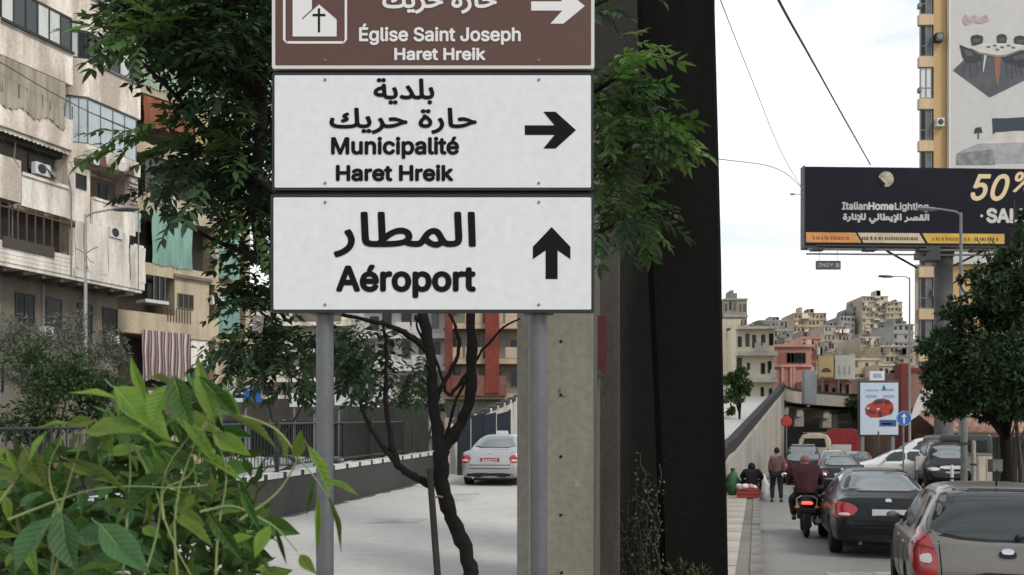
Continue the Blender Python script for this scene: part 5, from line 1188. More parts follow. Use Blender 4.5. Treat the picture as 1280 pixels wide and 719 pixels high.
for a, b_, m in ((1171, 48, blackmetal), (1172, 154, whiteedge), (1170, 365, whiteedge)):
    o = MB().box(X(a-4), X(a+5), -.45, -.02, Zt(b_+6), Zt(b_-4)).build('air_conditioner', m, tw); MB().lathe([(.22, 0), (.22, -.02), (.03, -.03)], ((X(a)+X(a+1))/2, -.45, Zt(b_+1)), 'y', 14).build('fan_grille', dullgrey if m is blackmetal else blackmetal, o)
# giant banner
gb = thing('giant_banner', 'giant pale banner with a dining table and a bed covering the tower wall', 'banner', (P(1188, 0, TYY-.4).x, TYY-.4, 0)); d_ = -.4; GX = lambda px: P(px, 0, TYY-.4).x-gb.location.x; GZ = lambda py: P(0, py, TYY-.4).z
MB().box(0, GX(1330), 0, .3, GZ(330), GZ(-80)).build('sheet', mat('banner_grey_white', (.50, .495, .475), .7, .25, .12, col2=(.42, .42, .41)), gb); MB().box(-.12, -.002, -.05, .3, GZ(330), GZ(-80)).build('edge', whiteedge, gb)
def pl(pts, m, name, y=-.02, par=None, fx=None, fz=None):
    fx = fx or GX; fz = fz or GZ; par = par or gb; n = len(pts); bm = bmesh.new()
    vs = [bm.verts.new((fx(a), y, fz(b_))) for a, b_ in pts]; f = bm.faces.new(vs); bmesh.ops.triangulate(bm, faces=[f]); me = bpy.data.meshes.new(name); bm.to_mesh(me); bm.free()
    me.materials.append(m); return link(name, me, par)
rug = mat('print_rug', (.10, .105, .115), .7, .6, 1, col2=(.07, .07, .08)); chd = mat('print_chair_dark', (.055, .055, .065), .7, .5, 2); tb = mat('print_table', (.56, .53, .50), .7, .3, 1); wdn = mat('print_wood', (.26, .13, .09), .7, .3, 1)
pl([(1191, 88), (1210, 70), (1226, 66), (1290, 62), (1290, 96), (1237, 122)], rug, 'printed_rug')
for cx_, cy_, w_ in ((1221, 50, 8), (1252, 49, 6.5), (1275, 51, 8)):
    pl([(cx_-w_, cy_-2), (cx_-w_*.8, cy_-5), (cx_, cy_-6.5), (cx_+w_*.8, cy_-5), (cx_+w_, cy_-2), (cx_+w_*.8, cy_+7), (cx_-w_*.8, cy_+7)], chd, 'printed_chair', -.03); pl([(cx_-w_*.6, cy_-1), (cx_+w_*.6, cy_-1), (cx_+w_*.5, cy_+3), (cx_-w_*.5, cy_+3)], rug, 'printed_chair_back', -.034)
for pts in ([(1199, 56), (1204, 58), (1218, 64), (1226, 68), (1227, 76), (1216, 79), (1207, 78), (1203, 72)], [(1252, 71), (1262, 68), (1280, 64), (1290, 62), (1290, 86), (1276, 84), (1262, 80), (1255, 78)]): pl(pts, chd, 'printed_chair', -.035)
for pts in ([(1204, 61), (1215, 66), (1216, 71), (1207, 70)], [(1266, 71), (1282, 67), (1282, 74), (1268, 76)]): pl(pts, rug, 'printed_chair_back', -.038)
pl([(1212, 60), (1228, 54.5), (1262, 54.5), (1281, 57), (1276, 62), (1256, 69), (1246, 69.5), (1224, 65.5)], tb, 'printed_tabletop', -.045); pl([(1212, 60), (1224, 65.5), (1246, 69.5), (1256, 69), (1276, 62), (1275, 64), (1256, 71.5), (1245, 72), (1223, 68)], mat('print_table_edge', (.20, .19, .18), .7), 'printed_table_edge', -.047)
pl([(1242, 72), (1251, 71.5), (1249.5, 90), (1247.5, 107), (1245.5, 107), (1243, 90)], wdn, 'printed_table_leg', -.04); pl([(1230, 69), (1233, 69.5), (1229, 90), (1228, 90)], tb, 'printed_table_leg', -.04)
for a, b_ in ((1232, 59), (1240, 57.5), (1249, 59.5), (1243, 62.5), (1257, 57.5), (1263, 60)): pl([(a, b_), (a+2, b_-1.4), (a+5, b_-1), (a+6, b_+.8), (a+3, b_+1.6)], mat('print_dish', (.12, .12, .13), .6), 'printed_tableware', -.055)
for a, b_, c, d in ((1206, 77, 1204, 94), (1212, 78, 1213, 97), (1220, 78, 1222, 93), (1226, 75, 1226, 89), (1258, 79, 1257, 96), (1264, 80, 1265, 99), (1274, 83, 1277, 95), (1268, 82, 1270, 92)): pl([(a, b_), (a+.9, b_), (c+.9, d), (c, d)], blackmetal, 'printed_leg', -.04)
pl([(1203, 24), (1206, 18), (1212, 22), (1218, 19), (1224, 22), (1234, 18), (1236, 26), (1226, 30), (1216, 28), (1208, 32), (1204, 30)], mat('print_pinkgrey', (.46, .36, .35), .7, .5, 3), 'printed_logo', -.03)
pl([(1240, 148), (1256, 148), (1290, 146), (1290, 164), (1268, 166), (1241, 170)], mat('print_headboard', (.045, .055, .075), .7), 'printed_headboard'); pl([(1244, 166), (1268, 164), (1290, 164), (1290, 178), (1226, 180)], tb, 'printed_pillows', -.03)
pl([(1222, 180), (1290, 176), (1290, 204), (1196, 204), (1198, 190)], mat('print_bedding', (.36, .37, .38), .7, .5, 1), 'printed_bed', -.025)
pl([(1196, 192), (1240, 187), (1244, 206), (1195, 206)], mat('print_blanket', (.15, .16, .17), .7, .7, 2, col2=(.3, .3, .3)), 'printed_blanket', -.035)
pl([(1219, 160), (1226, 159), (1228, 166), (1217, 167)], chd, 'printed_lamp', -.03); pl([(1222, 167), (1223.5, 167), (1223.5, 174), (1222, 174)], chd, 'printed_lamp_stem', -.03)
# ================================================================ BLACK BILLBOARD ON A COLUMN
BY = 52; bb = thing('billboard', 'long black lighting-shop billboard with an orange strip, on a thick grey column', 'billboard', (P(1006, 0, BY).x, BY, 0), R(2)); X = lambda px: (P(px, 0, BY).x-bb.location.x)/math.cos(R(2)); Zb = lambda py: P(0, py, BY).z
MB().box(0, X(1345), 0, .5, Zb(307), Zb(208)).build('board', mat('billboard_black', (.013, .014, .021), .7, .3, .3, col2=(.02, .02, .027), spec=.08), bb, bevel=.03)
MB().box(-.06, X(1345), -.05, .55, Zb(307)-.16, Zb(307)-.01).build('frame_bottom', blackmetal, bb); MB().box(-.06, -.005, -.05, .55, Zb(307), Zb(208)+.05).build('frame_side', blackmetal, bb)
orm = [mat('strip_orange', (.62, .30, .10), .6, .4, 1), mat('strip_pale', (.60, .50, .35), .6, .4, 1), mat('strip_yellow', (.62, .40, .08), .6, .4, 1)]
for (a, c), m in zip(((1007.5, 1072), (1073, 1153), (1155, 1262)), orm):
    b = MB(); x0, x1 = X(a), X(c); z0, z1 = Zb(303), Zb(290.5); k = .35 if a > 1010 else 0
    b.add([(x0+k, -.012, z0), (x1+(.35 if c < 1200 else 0)-.08, -.012, z0), (x1-.08, -.012, z1), (x0, -.012, z1)], [(0, 1, 2, 3)]).build('strip', m, bb)
rg = random.Random(9)
for a, c, mm in ((1016, 1062, 'ink_rust'), (1078, 1150, 'ink_brown'), (1168, 1215, 'ink_rust'), (1222, 1252, 'ink_brown')):   # illegible small print of the contact strip
    px = a; b = MB(); m = mat(mm, (.30, .10, .03) if mm == 'ink_rust' else (.12, .08, .05), .6)
    while px < c:
        w_ = rg.uniform(1.5, 3.2); b.add([(X(px), -.02, Zb(299.5)), (X(px+w_), -.02, Zb(299.5)), (X(px+w_*.8), -.02, Zb(294.5+rg.uniform(0, 1.4))), (X(px), -.02, Zb(294.5+rg.uniform(0, 1.5)))], [(0, 1, 2, 3)]); px += w_+rg.choice([.7, .8, 2.2])
    b.build('small_print', m, bb)
pale_l = mat('letter_silver', (.50, .49, .45), .5); dim_l = mat('letter_dim_silver', (.42, .42, .41), .5); gold_l = mat('letter_gold', (.62, .48, .28), .4)
lettering(bb, 'Italian', X(1053), X(1086), Zb(262), Zb(252), dim_l, -.012, .02); lettering(bb, 'Home', X(1086.5), X(1119), Zb(262), Zb(252), pale_l, -.012, .03); lettering(bb, 'Lighting', X(1120), X(1163), Zb(264), Zb(252), dim_l, -.012, .02)
lettering(bb, A_LIGHT, X(1054), X(1164), Zb(279), Zb(266), dim_l, -.012, .03, True)
lettering(bb, '50', X(1217), X(1267), Zb(249), Zb(215), gold_l, -.012, .05, shear=.35); lettering(bb, '%', X(1271), X(1300), Zb(238), Zb(212), gold_l, -.012, .04, shear=.3)
lettering(bb, 'SALE', X(1237), X(1292), Zb(277), Zb(258), pale_l, -.012, .06); MB().lathe([(.0, 0), (.09, 0), (.09, -.01)], (X(1231), -.012, Zb(268)), 'y', 12).build('dot', pale_l, bb)
moon = mat('print_globe', (.50, .47, .33), .6, .9, 1.6, col2=(.12, .12, .10)); MB().lathe([(.0, 0), (.46, 0), (.46, -.01), (0, -.012)], (X(1109), -.010, Zb(223)), 'y', 24).build('printed_globe', moon, bb); pl([(1097, 224), (1100, 221), (1108, 229), (1105, 234)], MATS['billboard_black'], 'printed_shade', -.03, bb, X, Zb)
MB().lathe([(.53, 0), (.53, Zb(300))], ((X(1168)+X(1191))/2+.62, .9, 0), n=24).build('column', mat('column_grey', (.12, .123, .13), .6, .5, .7), bb, smooth=40)
MB().box(X(1160), X(1200), .3, 1.5, Zb(318), Zb(309)).build('column_head', blackmetal, bb)
for z in (317, 322): MB().tube([(X(1000), -1.2+.2*(z-317)/5, Zb(z)), (X(1345), -1.2+.2*(z-317)/5, Zb(z))], .05, 6).build('catwalk_rail', dullgrey, bb)
MB().box(X(1012), X(1345), -1.3, -.1, Zb(313.5), Zb(312)).build('catwalk', blackmetal, bb)
for px in (1018, 1082, 1148, 1214, 1262):
    MB().tube([(X(px), .1, Zb(310)), (X(px), -1.2, Zb(319)), (X(px)-.25, -1.9, Zb(320))], .04, 5).build('lamp_arm', blackmetal, bb); MB().box(X(px)-.9, X(px)-.2, -2.1, -1.6, Zb(322), Zb(319)).build('floodlight', blackmetal, bb, rot=None)
MB().box(X(1145), X(1163), -1.4, -.6, Zb(330), Zb(314)).build('junction_box', blackmetal, bb)
for px in (1160, 1200): MB().tube([(X(px), 1.0, Zb(330)), (X(px)+(-2 if px < 1180 else 2), .8, Zb(309))], .07, 5).build('strut', blackmetal, bb)
sg = thing('hanging_sign', 'small dim name plate hanging below the left end of the black billboard', 'sign', (P(1020, 0, BY-.3).x, BY-.3, 0)); a = P(1020, 337, BY-.3); c = P(1051, 326, BY-.3)
MB().box(0, c.x-a.x, 0, .08, a.z, c.z).build('plate', mat('plate_dim', (.16, .17, .17), .6, .3, 3), sg); lettering(sg, 'INDEVCO', .12, (c.x-a.x)*.76, a.z+.15, c.z-.12, blackmetal, -.01, .02) if False else lettering(sg, 'INDY', .12, (c.x-a.x)*.72, a.z+.16, c.z-.12, pale_l, -.01, .02)
MB().box((c.x-a.x)*.79, (c.x-a.x)*.94, -.012, 0, a.z+.12, c.z-.12).build('emblem', pale_l, sg)
for xx in (.2, c.x-a.x-.2): MB().tube([(xx, .04, c.z), (xx, .04, c.z+.7)], .015, 4).build('hanger', blackmetal, sg)
# street lamps on the right
lp1 = lamp_post('grey street lamp with its head in front of the black billboard', 1201, 0, 40, 1160, 262, 266, dullgrey, .10)
lp2 = lamp_post('thin street lamp against the sky left of the tower block', 1137, 0, 58, 1107, 346, 347, mat('thin_pole_grey', (.33, .33, .31), .7), .09)
# cables
cable('overhead_cable', 'thick twisted cable running from the top of the sky down to the black billboard', [P(930, -90, 15), P(972, 0, 20), P(1012, 70, 27), P(1045, 130, 36), P(1088, 206, 51.5)], .032)
cable('overhead_cable', 'thin faint cable slanting down beside the black pier', [P(880, -60, 22), P(900, 0, 25), P(940, 100, 33), P(975, 190, 42), P(1003, 236, 51)], .016, mat('faint_cable', (.30, .30, .31), .7))
cable('overhead_cable', 'thin short cable rising from the billboard edge toward the black pier', [P(880, 197, 30), P(900, 199, 33), P(975, 208, 44), P(1005, 238, 51)], .02, mat('grey_cable', (.16, .16, .17), .7))
bt_ = thing('cable_bracket', 'tiny bracket with wires at the left edge of the black billboard', 'bracket', tuple(P(995, 243, 51))); MB().tube([(-.4, 0, .02), (.45, 0, 0)], .025, 5).build('arm', dullgrey, bt_); MB().box(-.3, -.1, -.04, .04, -.05, .06).build('insulator', dullgrey, bt_)
# ================================================================ SMALL STREET THINGS ON THE RIGHT
cbY = 45; cb_ = thing('billboard', 'small pale blue billboard advertising a red car, beside the blue arrow sign', 'billboard', (P(1074, 0, cbY).x, cbY, 0)); X = lambda px: P(px, 0, cbY).x-cb_.location.x; Zc = lambda py: P(0, py, cbY).z
MB().box(0, X(1124), 0, .25, Zc(545), Zc(476)).build('frame', blackmetal, cb_, bevel=.02); MB().box(X(1075.2), X(1122.6), -.02, -.001, Zc(543.5), Zc(478.5)).build('poster', mat('poster_blue', (.46, .53, .60), .5, .3, .8, col2=(.38, .44, .52)), cb_)
pc = lambda pts, m, n, y=-.03: pl(pts, m, n, y, cb_, X, Zc)
pc([(1081, 511), (1084, 506), (1090, 503), (1095, 499), (1104, 498), (1111, 500), (1116, 505), (1117, 512), (1114, 518), (1100, 522), (1088, 522), (1082, 518)], mat('print_red', (.38, .05, .03), .5, .4, 4), 'printed_car'); pc([(1091, 503.5), (1096, 500.3), (1104, 499.8), (1103, 504.5), (1094, 505.5)], blackmetal, 'printed_windscreen', -.04); pc([(1105.5, 499.8), (1110.5, 501.5), (1114, 505), (1105, 504.8)], chd, 'printed_side_window', -.04); pc([(1084, 512.5), (1094, 514), (1095, 518), (1085, 517)], chd, 'printed_grille', -.04)
for cx_, cy_, r_ in ((1100, 517.5, 3.6), (1113.5, 513.5, 3.0)): pc([(cx_+r_*.75*math.cos(R(a)), cy_+r_*math.sin(R(a))) for a in range(0, 360, 40)], blackmetal, 'printed_wheel', -.042)
for a, b_ in ((1083, 510), (1095.5, 511)): pc([(a, b_), (a+3, b_-1), (a+3.5, b_+1), (a+.5, b_+1.6)], whiteedge, 'printed_lamp', -.043)
navy = mat('print_navy', (.05, .08, .2), .5); 
for a, b_, c, d in ((1082, 487, 1098, 489), (1101, 486, 1117, 488.5), (1082, 494, 1096, 497), (1104, 494, 1118, 497), (1099, 525, 1120, 533), (1102, 529, 1114, 531)): pc([(a, b_), (c, b_), (c, d), (a, d)], navy if b_ > 500 else mat('print_bluegrey', (.25, .32, .45), .5), 'printed_text', -.032)
pc([(1103, 484), (1105, 481), (1107, 488), (1103, 488)], navy, 'printed_figure', -.034)
for px in (1079, 1117): MB().box(X(px)-.08, X(px)+.08, .05, .2, 0, Zc(545)).build('post', dullgrey, cb_)
MB().box(X(1088), X(1106), .02, .2, Zc(475.5), Zc(464)).build('top_sign', whiteedge, cb_); MB().box(X(1092), X(1102), .0, .019, Zc(472), Zc(467)).build('top_sign_mark', mat('print_bluegrey', (.25, .32, .45), .5), cb_)
rsn = thing('traffic_sign', 'round blue traffic sign with a white arrow on a thin pole', 'sign', (P(1130, 0, 34).x, 34, 0)); z = P(0, 523, 34).z; r = 9.3*34/F
MB().lathe([(.0, .02), (r, .02), (r, 0), (0, -.001)], (0, 0, z), 'y', 32).build('disc', bluesig, rsn); MB().tube([(r*.95*math.cos(R(a)), -.004, z+r*.95*math.sin(R(a))) for a in range(0, 361, 12)], .008, 4, caps=False).build('rim', whiteedge, rsn)
MB().add([(-.035, -.006, z-.2), (.035, -.006, z-.2), (.035, -.006, z+.05), (-.035, -.006, z+.05), (-.11, -.006, z+.05), (.11, -.006, z+.05), (0, -.006, z+.2)], [(0, 1, 2, 3), (4, 5, 6)]).build('arrow', whiteedge, rsn); MB().lathe([(.035, 0), (.035, z+.2)], (0, .06, 0), n=10).build('pole', dullgrey, rsn)
def pole(label, px, Y, ytop, r, m, name='pole', base=.16):
    t = thing(name, label, 'post', (P(px, 0, Y).x, Y, base)); z = P(0, ytop, Y).z-base; MB().lathe([(r, 0), (r, z), (r*.4, z+r)], n=12).build('shaft', m, t, smooth=40); MB().lathe([(r*1.7, 0), (r*1.6, .12), (r, .14)], n=12).build('foot', m, t); MB().box(-r*1.2, r*1.2, -r*1.15, r*1.15, z*.55, z*.55+.06).build('band', blackmetal, t); return t
pole('stout grey pole in front of the dark green van', 1205, 30, 505, .11, mat('pole_greygreen', (.17, .175, .16), .7, .4, 3)); pole('slimmer pale pole just right of the stout grey pole', 1217, 30, 553, .07, mat('pole_pale', (.33, .31, .27), .8, .4, 3)); pole('low white bollard in front of the dark green van', 1190, 29, 583, .05, whiteedge, 'bollard'); pole('thin dark pole behind the white cars', 1098, 38, 540, .035, blackmetal)
cwl = thing('utility_cabinet', 'cream box-like wall cabinet right of the pale pole', 'cabinet', (P(1222, 0, 31).x, 31, .16)); a = P(1222, 0, 31).x-cwl.location.x; W = P(1243, 0, 31).x-P(1222, 0, 31).x; H = P(0, 569, 31).z-.16
MB().box(0, W, 0, .7, 0, H).build('body', mat('cabinet_cream', (.46, .42, .34), .8, .5, 3, streak=True), cwl, bevel=.02); MB().box(.04, W*.48, -.02, -.002, .1, H-.1).build('door', MATS['cabinet_cream'], cwl); MB().box(W*.52, W-.04, -.02, -.002, .1, H-.1).build('door', MATS['cabinet_cream'], cwl); MB().box(-.03, W+.03, -.03, .73, H+.002, H+.06).build('lid', dullgrey, cwl)
mb_ = thing('meter_box', 'small grey-green box on a dark stake above the near car roof', 'box', (P(1244, 0, 24).x, 24, 0)); z0, z1 = P(0, 590, 24).z, P(0, 574, 24).z
MB().box(-.16, .16, -.1, .1, z0, z1).build('box', mat('box_greengrey', (.11, .11, .09), .7, .5, 5), mb_, bevel=.015); MB().box(-.13, .13, -.115, -.101, z0+.03, z1-.03).build('door', mat('box_door', (.15, .15, .12), .7), mb_); MB().box(-.025, .025, -.02, .02, 0, z0).build('stake', blackmetal, mb_); MB().lathe([(.02, z0-.25), (.07, z0-.38), (.07, z0-.45), (.02, z0-.5)], n=10).build('knob', blackmetal, mb_)
bd = thing('notice_board', 'pale square board standing in front of the white cars', 'board', (P(1146, 0, 33).x, 33, .16)); a, c = P(1145, 0, 33).x-bd.location.x, P(1163, 0, 33).x-bd.location.x; z0, z1 = P(0, 588, 33).z-.16, P(0, 570, 33).z-.16
MB().box(a, c, 0, .05, z0, z1).build('board', mat('board_pale', (.50, .49, .45), .8, .5, 4), bd); MB().box(a+.05, a+.1, .05, .1, 0, z1).build('leg', dullgrey, bd); MB().box(c-.1, c-.05, .05, .1, 0, z1).build('leg', dullgrey, bd)
# railing mid distance behind the middle sedan
bf = thing('barrier_railing', 'low crowd-barrier railing behind the middle car near the small billboard', 'railing', (P(1047, 0, 44).x, 44, 0)); W = P(1076, 0, 44).x-P(1047, 0, 44).x
for z in (.15, 1.0): MB().tube([(0, 0, z), (W, 0, z)], .03, 6).build('rail', mat('railing_white', (.5, .5, .48), .6), bf)
for i in range(9): MB().tube([(W*i/8, 0, 0), (W*i/8, 0, 1.0)], .022, 5).build('bar', MATS['railing_white'], bf)
# red stalls under the bridge
for px, py, s, Y, m, lb in ((983, 527, 7, 56, mat('ball_red', (.42, .05, .04), .6, .4, 3), 'round red shop sign at the left mouth of the underpass'),):
    q = P(px, py, Y); t = thing('round_sign', lb, 'sign', (q.x, Y, 0)); MB().lathe([(.0, .1), (s*Y/F*.9, .08), (s*Y/F, 0), (s*Y/F*.9, -.08), (0, -.1)], (0, 0, q.z), 'y', 24).build('disc', m, t); MB().lathe([(.04, 0), (.04, q.z-s*Y/F)], (0, .0, 0), n=8).build('pole', dullgrey, t)
# right fence and trunks
fn = thing('fence', 'dark upright fence under the big evergreen at the right edge', 'fence', (P(1243, 0, 27).x, 27, .16)); W = P(1330, 0, 27).x-P(1243, 0, 27).x
fm_ = MB().box(-.05, .05, -.02, .02, 0, 1.9).mesh('slat', mat('fence_dark', (.03, .028, .025), .8))
for i in range(int(W/.13)): o = link('slat', fm_, fn); o.location = (i*.13, 0, 0)
for z in (.3, 1.6): MB().box(0, W, .02, .06, z, z+.07).build('rail', MATS['fence_dark'], fn)
rt = tree('evergreen_tree', 'large dark evergreen tree filling the right edge below the black billboard', P(1258, 0, 25).x, 25, 2.6,
     [bp(1235, 460, 25, 58, 48, 4600), bp(1190, 440, 25.5, 26, 20, 700), bp(1212, 398, 25, 20, 18, 420), bp(1178, 470, 25, 24, 18, 900), bp(1158, 425, 25, 10, 8, 80), bp(1200, 375, 25, 12, 10, 90), bp(1240, 365, 24, 26, 20, 800), bp(1150, 440, 24.5, 12, 10, 130), bp(1190, 395, 25, 22, 16, 350), bp(1195, 488, 25, 40, 30, 2700), bp(1172, 430, 25, 22, 16, 500), bp(1182, 455, 24.5, 28, 34, 1100), bp(1270, 470, 23.5, 60, 62, 7000), bp(1225, 490, 24, 48, 20, 2200), bp(1184, 506, 24.5, 26, 17, 1300), bp(1265, 380, 25, 40, 60, 3000), bp(1262, 335, 25, 24, 26, 600), bp(1285, 295, 25, 18, 45, 900), bp(1228, 378, 25, 28, 34, 900), bp(1285, 460, 25, 60, 70, 3600), bp(1255, 512, 25, 34, 16, 900), bp(1210, 350, 25, 16, 18, 160), bp(1290, 400, 25, 45, 90, 1500), bp(1255, 345, 25, 34, 45, 1500), bp(1205, 420, 25, 28, 22, 800), bp(1160, 470, 25, 14, 22, 300)], .17, .075, leafright, 41, r=.17, base=.16, limbs=9, lm=bark)
for px, lb in ((1262, 'pale thin tree trunk in front of the dark fence'), (1276, 'second pale trunk at the right edge, beside the thin one')):
    t = thing('tree_trunk', lb, 'tree', (P(px, 0, 26).x, 26, .16)); MB().tube([(0, 0, 0), (.03, 0, .8), (-.05, 0, 1.6), (-.12, .1, 2.6)], [.08, .07, .06, .05], 8).build('trunk', barkgrey, t, smooth=60); MB().tube([(-.05, 0, 1.6), (.2, 0, 2.4)], [.04, .02], 6).build('branch', barkgrey, t)
# tall dead-stem shoots by the big tree top
for i, (a, b_, c, d) in enumerate(((1236, 330, 1222, 300), (1262, 330, 1268, 250), (1246, 380, 1270, 262), (1210, 380, 1196, 350))):
    MB().tube([P(a, b_, 25)-rt.location, P((a+c)/2+2, (b_+d)/2, 25)-rt.location, P(c, d, 25)-rt.location], [.035, .025, .012], 5).build('twig', barkgrey, rt)
# small tree by the ramp next to the pier
tree('street_tree', 'small round-crowned tree between the black pier and the ramp', P(925, 0, 46).x, 46, 4.6, [bp(925, 478, 46, 17, 15, 800), bp(915, 495, 46, 14, 12, 450), bp(930, 460, 46, 8, 9, 150), bp(910, 470, 46, 10, 14, 250), bp(912, 512, 46, 8, 8, 120)], .22, .12, leafbush, 43, r=.07, base=0, lm=bark)
tree('street_tree', 'dim green trees showing past the far end of the bridge', P(1068, 0, 70).x, 70, 3.5, [bp(1066, 508, 70, 16, 13, 700), bp(1075, 520, 70, 10, 16, 300)], .3, .16, leafbush, 44, r=.12)
# ================================================================ VEHICLES
def chaikin(p, k=2):
    for _ in range(k):
        q = []
        for i in range(len(p)):
            a, b = p[i], p[(i+1) % len(p)]; q += [(a[0]*.78+b[0]*.22, a[1]*.78+b[1]*.22), (a[0]*.22+b[0]*.78, a[1]*.22+b[1]*.78)]
        p = q
    return p
class Car:
    def __init__(s, name, label, cat, loc, rz, spec, paint, group=None, glass=None, detail=True):
        s.t = thing(name, label, cat, loc, rz, group); s.paint = paint; s.glass = glass or carglass; s.sp = spec
        S = spec['st']; pts = []; n = 10
        vs = []; 
        for (y, w, zb, zs, zt, wt, dr, ys) in S:
            half = [(0, zb), (.8*w, zb), (.965*w, zb+.07), (w, zb+(zs-zb)*.45), (.995*w, zs-.10), (.955*w, zs), (.90*w if wt > .62*w/.85 else .91*w, zs+.025), (wt, zt-dr), (wt*.72, zt-dr*.12), (0, zt)]
            yo = ys or [0]*10
            L_ = [(x, y+yo[i], z) for i, (x, z) in enumerate(half)]; R_ = [(-x, yy, z) for (x, yy, z) in L_]
            vs.append((L_, R_))
        b = MB(); idx = []
        for L_, R_ in vs:   # ring order: L0..L9 (right half), R8..R1 ; 0 and 9 shared
            ring = L_+[R_[i] for i in range(8, 0, -1)]; o = len(b.v); b.v += ring; idx.append(o)
        m = 18
        for a, c in zip(idx, idx[1:]):
            for j in range(m): b.f.append((a+j, a+(j+1) % m, c+(j+1) % m, c+j)); b.m.append(0)
        for o, fl in ((idx[0], True), (idx[-1], False)):
            for j in range(0, 9):
                l0, l1 = o+j, o+j+1; r0 = o+(m-j) % m; r1 = o+(m-j-1) % m
                f = [l0, l1, r1, r0]; f = list(dict.fromkeys(f)); b.f.append(tuple(f if not fl else f[::-1])); b.m.append(0)
        me = b.mesh('body', paint); bm = bmesh.new(); bm.from_mesh(me); bmesh.ops.recalc_face_normals(bm, faces=bm.faces)
        cl = bm.edges.layers.float.new('crease_edge')
        for e in bm.edges:
            i, j = sorted((e.verts[0].index, e.verts[1].index)); 
            if (j-i) == m:
                r = i % m
                if r in (5, 13): e[cl] = .55
                if r in (2, 16): e[cl] = .4
        bm.to_mesh(me); bm.free()
        o = link('tmp', me); sd_ = o.modifiers.new('s', 'SUBSURF'); sd_.levels = 2; sd_.render_levels = 2
        # wheel wells
        wr = spec['wr']; cut = MB()
        for yw in spec['wy']:
            for sx in (-1, 1):
                xo = spec['hw']; x0, x1 = sorted((sx*(xo-.27), sx*(xo+.2))); cut.lathe([(wr*1.14, x0), (wr*1.14, x1)], (0, yw, wr*.98), 'x', 28)
        cm = cut.mesh('cut', plastic); co_ = link('cut', cm); bo = o.modifiers.new('b', 'BOOLEAN'); bo.object = co_; bo.operation = 'DIFFERENCE'; bo.solver = 'EXACT'
        bpy.context.view_layer.update()
        dg = bpy.context.evaluated_depsgraph_get(); fm = bpy.data.meshes.new_from_object(o.evaluated_get(dg)); o.modifiers.remove(bo)
        bpy.context.view_layer.update(); dg = bpy.context.evaluated_depsgraph_get(); ev = o.evaluated_get(dg); em = ev.to_mesh()
        s.bvh = BVHTree.FromPolygons([v.co.copy() for v in em.vertices], [tuple(p.vertices) for p in em.polygons]); ev.to_mesh_clear()
        bpy.data.objects.remove(o); bpy.data.objects.remove(co_)
        fm.name = 'body'; fm.materials.clear(); fm.materials.append(paint); fm.polygons.foreach_set('material_index', [0]*len(fm.polygons))
        fm.polygons.foreach_set('use_smooth', [True]*len(fm.polygons)); fm.set_sharp_from_angle(angle=R(38))
        s.body = link('body', fm, s.t)
        for yw in spec['wy']:
            for sx in (-1, 1): s.wheel(sx, yw, wr)
        s.under()
    def under(s):
        sp = s.sp; MB().box(-sp['hw']*.78, sp['hw']*.78, sp['st'][0][0]+.3, sp['st'][-1][0]-.3, .18, .34).build('underbody', plastic, s.t)
    def wheel(s, sx, yw, r):
        x = sx*(s.sp['hw']-.115); wd = .10
        w_ = MB().lathe([(r*.62, -wd), (r*.93, -wd), (r, -wd*.6), (r, wd*.6), (r*.93, wd), (r*.62, wd)], (0, 0, 0), 'x', 28).build('wheel', tyre, s.t, smooth=40, loc=(x, yw, r))
        b = MB(); b.lathe([(r*.64, -.02), (r*.64, sx*.085), (r*.56, sx*.07), (r*.5, sx*.05), (.05, sx*.055)], (0, 0, 0), 'x', 24)
        for k in range(5):
            a = k*2*math.pi/5; c, d = math.cos(a), math.sin(a); q = sx*.062
            b.add([(q, c*.04-d*.035, d*.04+c*.035), (q, c*.04+d*.035, d*.04-c*.035), (q+sx*.015, c*r*.6+d*.028, d*r*.6-c*.028), (q+sx*.015, c*r*.6-d*.028, d*r*.6+c*.028)], [(0, 1, 2, 3)])
        b.build('rim', dullgrey, w_, smooth=40)
    def hit(s, p, d):
        h = s.bvh.ray_cast(Vector(p), Vector(d)); return h[0], h[1]
    def patch(s, poly, axis, m, name, off=.006, ch=2, parent=None, rings=5, label=None):
        """closed outline projected onto the body. axis: 'r' rear (x,z), 'f' front (x,z), 'R'/'L' sides (y,z), 't' top (x,y)"""
        p = chaikin(poly, ch); cx = sum(q[0] for q in p)/len(p); cz = sum(q[1] for q in p)/len(p)
        D = {'r': (0, 1, 0), 'f': (0, -1, 0), 'R': (-1, 0, 0), 'L': (1, 0, 0), 't': (0, 0, -1)}[axis]; b = MB(); ok = []
        def O(u, v): return {'r': (u, -6, v), 'f': (u, 6, v), 'R': (6, u, v), 'L': (-6, u, v), 't': (u, v, 5)}[axis]
        ref = s.hit(O(cx, cz), D)[0]; q_ = []
        for (u, v) in p:
            for i in range(14):
                tt = 1-i*.05; hh = s.hit(O(cx+(u-cx)*tt, cz+(v-cz)*tt), D)[0]
                if hh is not None and (ref is None or axis in 'LRt' or abs(hh.y-ref.y) < .42): break
            q_.append((cx+(u-cx)*tt, cz+(v-cz)*tt))
        p = q_; n = len(p); ts = [1.0]+[1-i/rings for i in range(1, rings)]; last = None
        for k, t in enumerate([None]+ts):
            tt = 1.0 if t is None else t
            for (u, v) in p:
                uu, vv = cx+(u-cx)*tt, cz+(v-cz)*tt; h, nn = s.hit(O(uu, vv), D)
                if h is None: h = last if last is not None else Vector(O(uu, vv)); nn = Vector(D)*-1; h = Vector(h)
                else:
                    if nn.dot(Vector(D)) > 0: nn = -nn
                    h = h+nn*(off if t is not None else -.012); last = h
                b.v.append(tuple(h))
        for k in range(len(ts)):
            for i in range(n): b.f.append((k*n+i, k*n+(i+1) % n, (k+1)*n+(i+1) % n, (k+1)*n+i)); b.m.append(0)
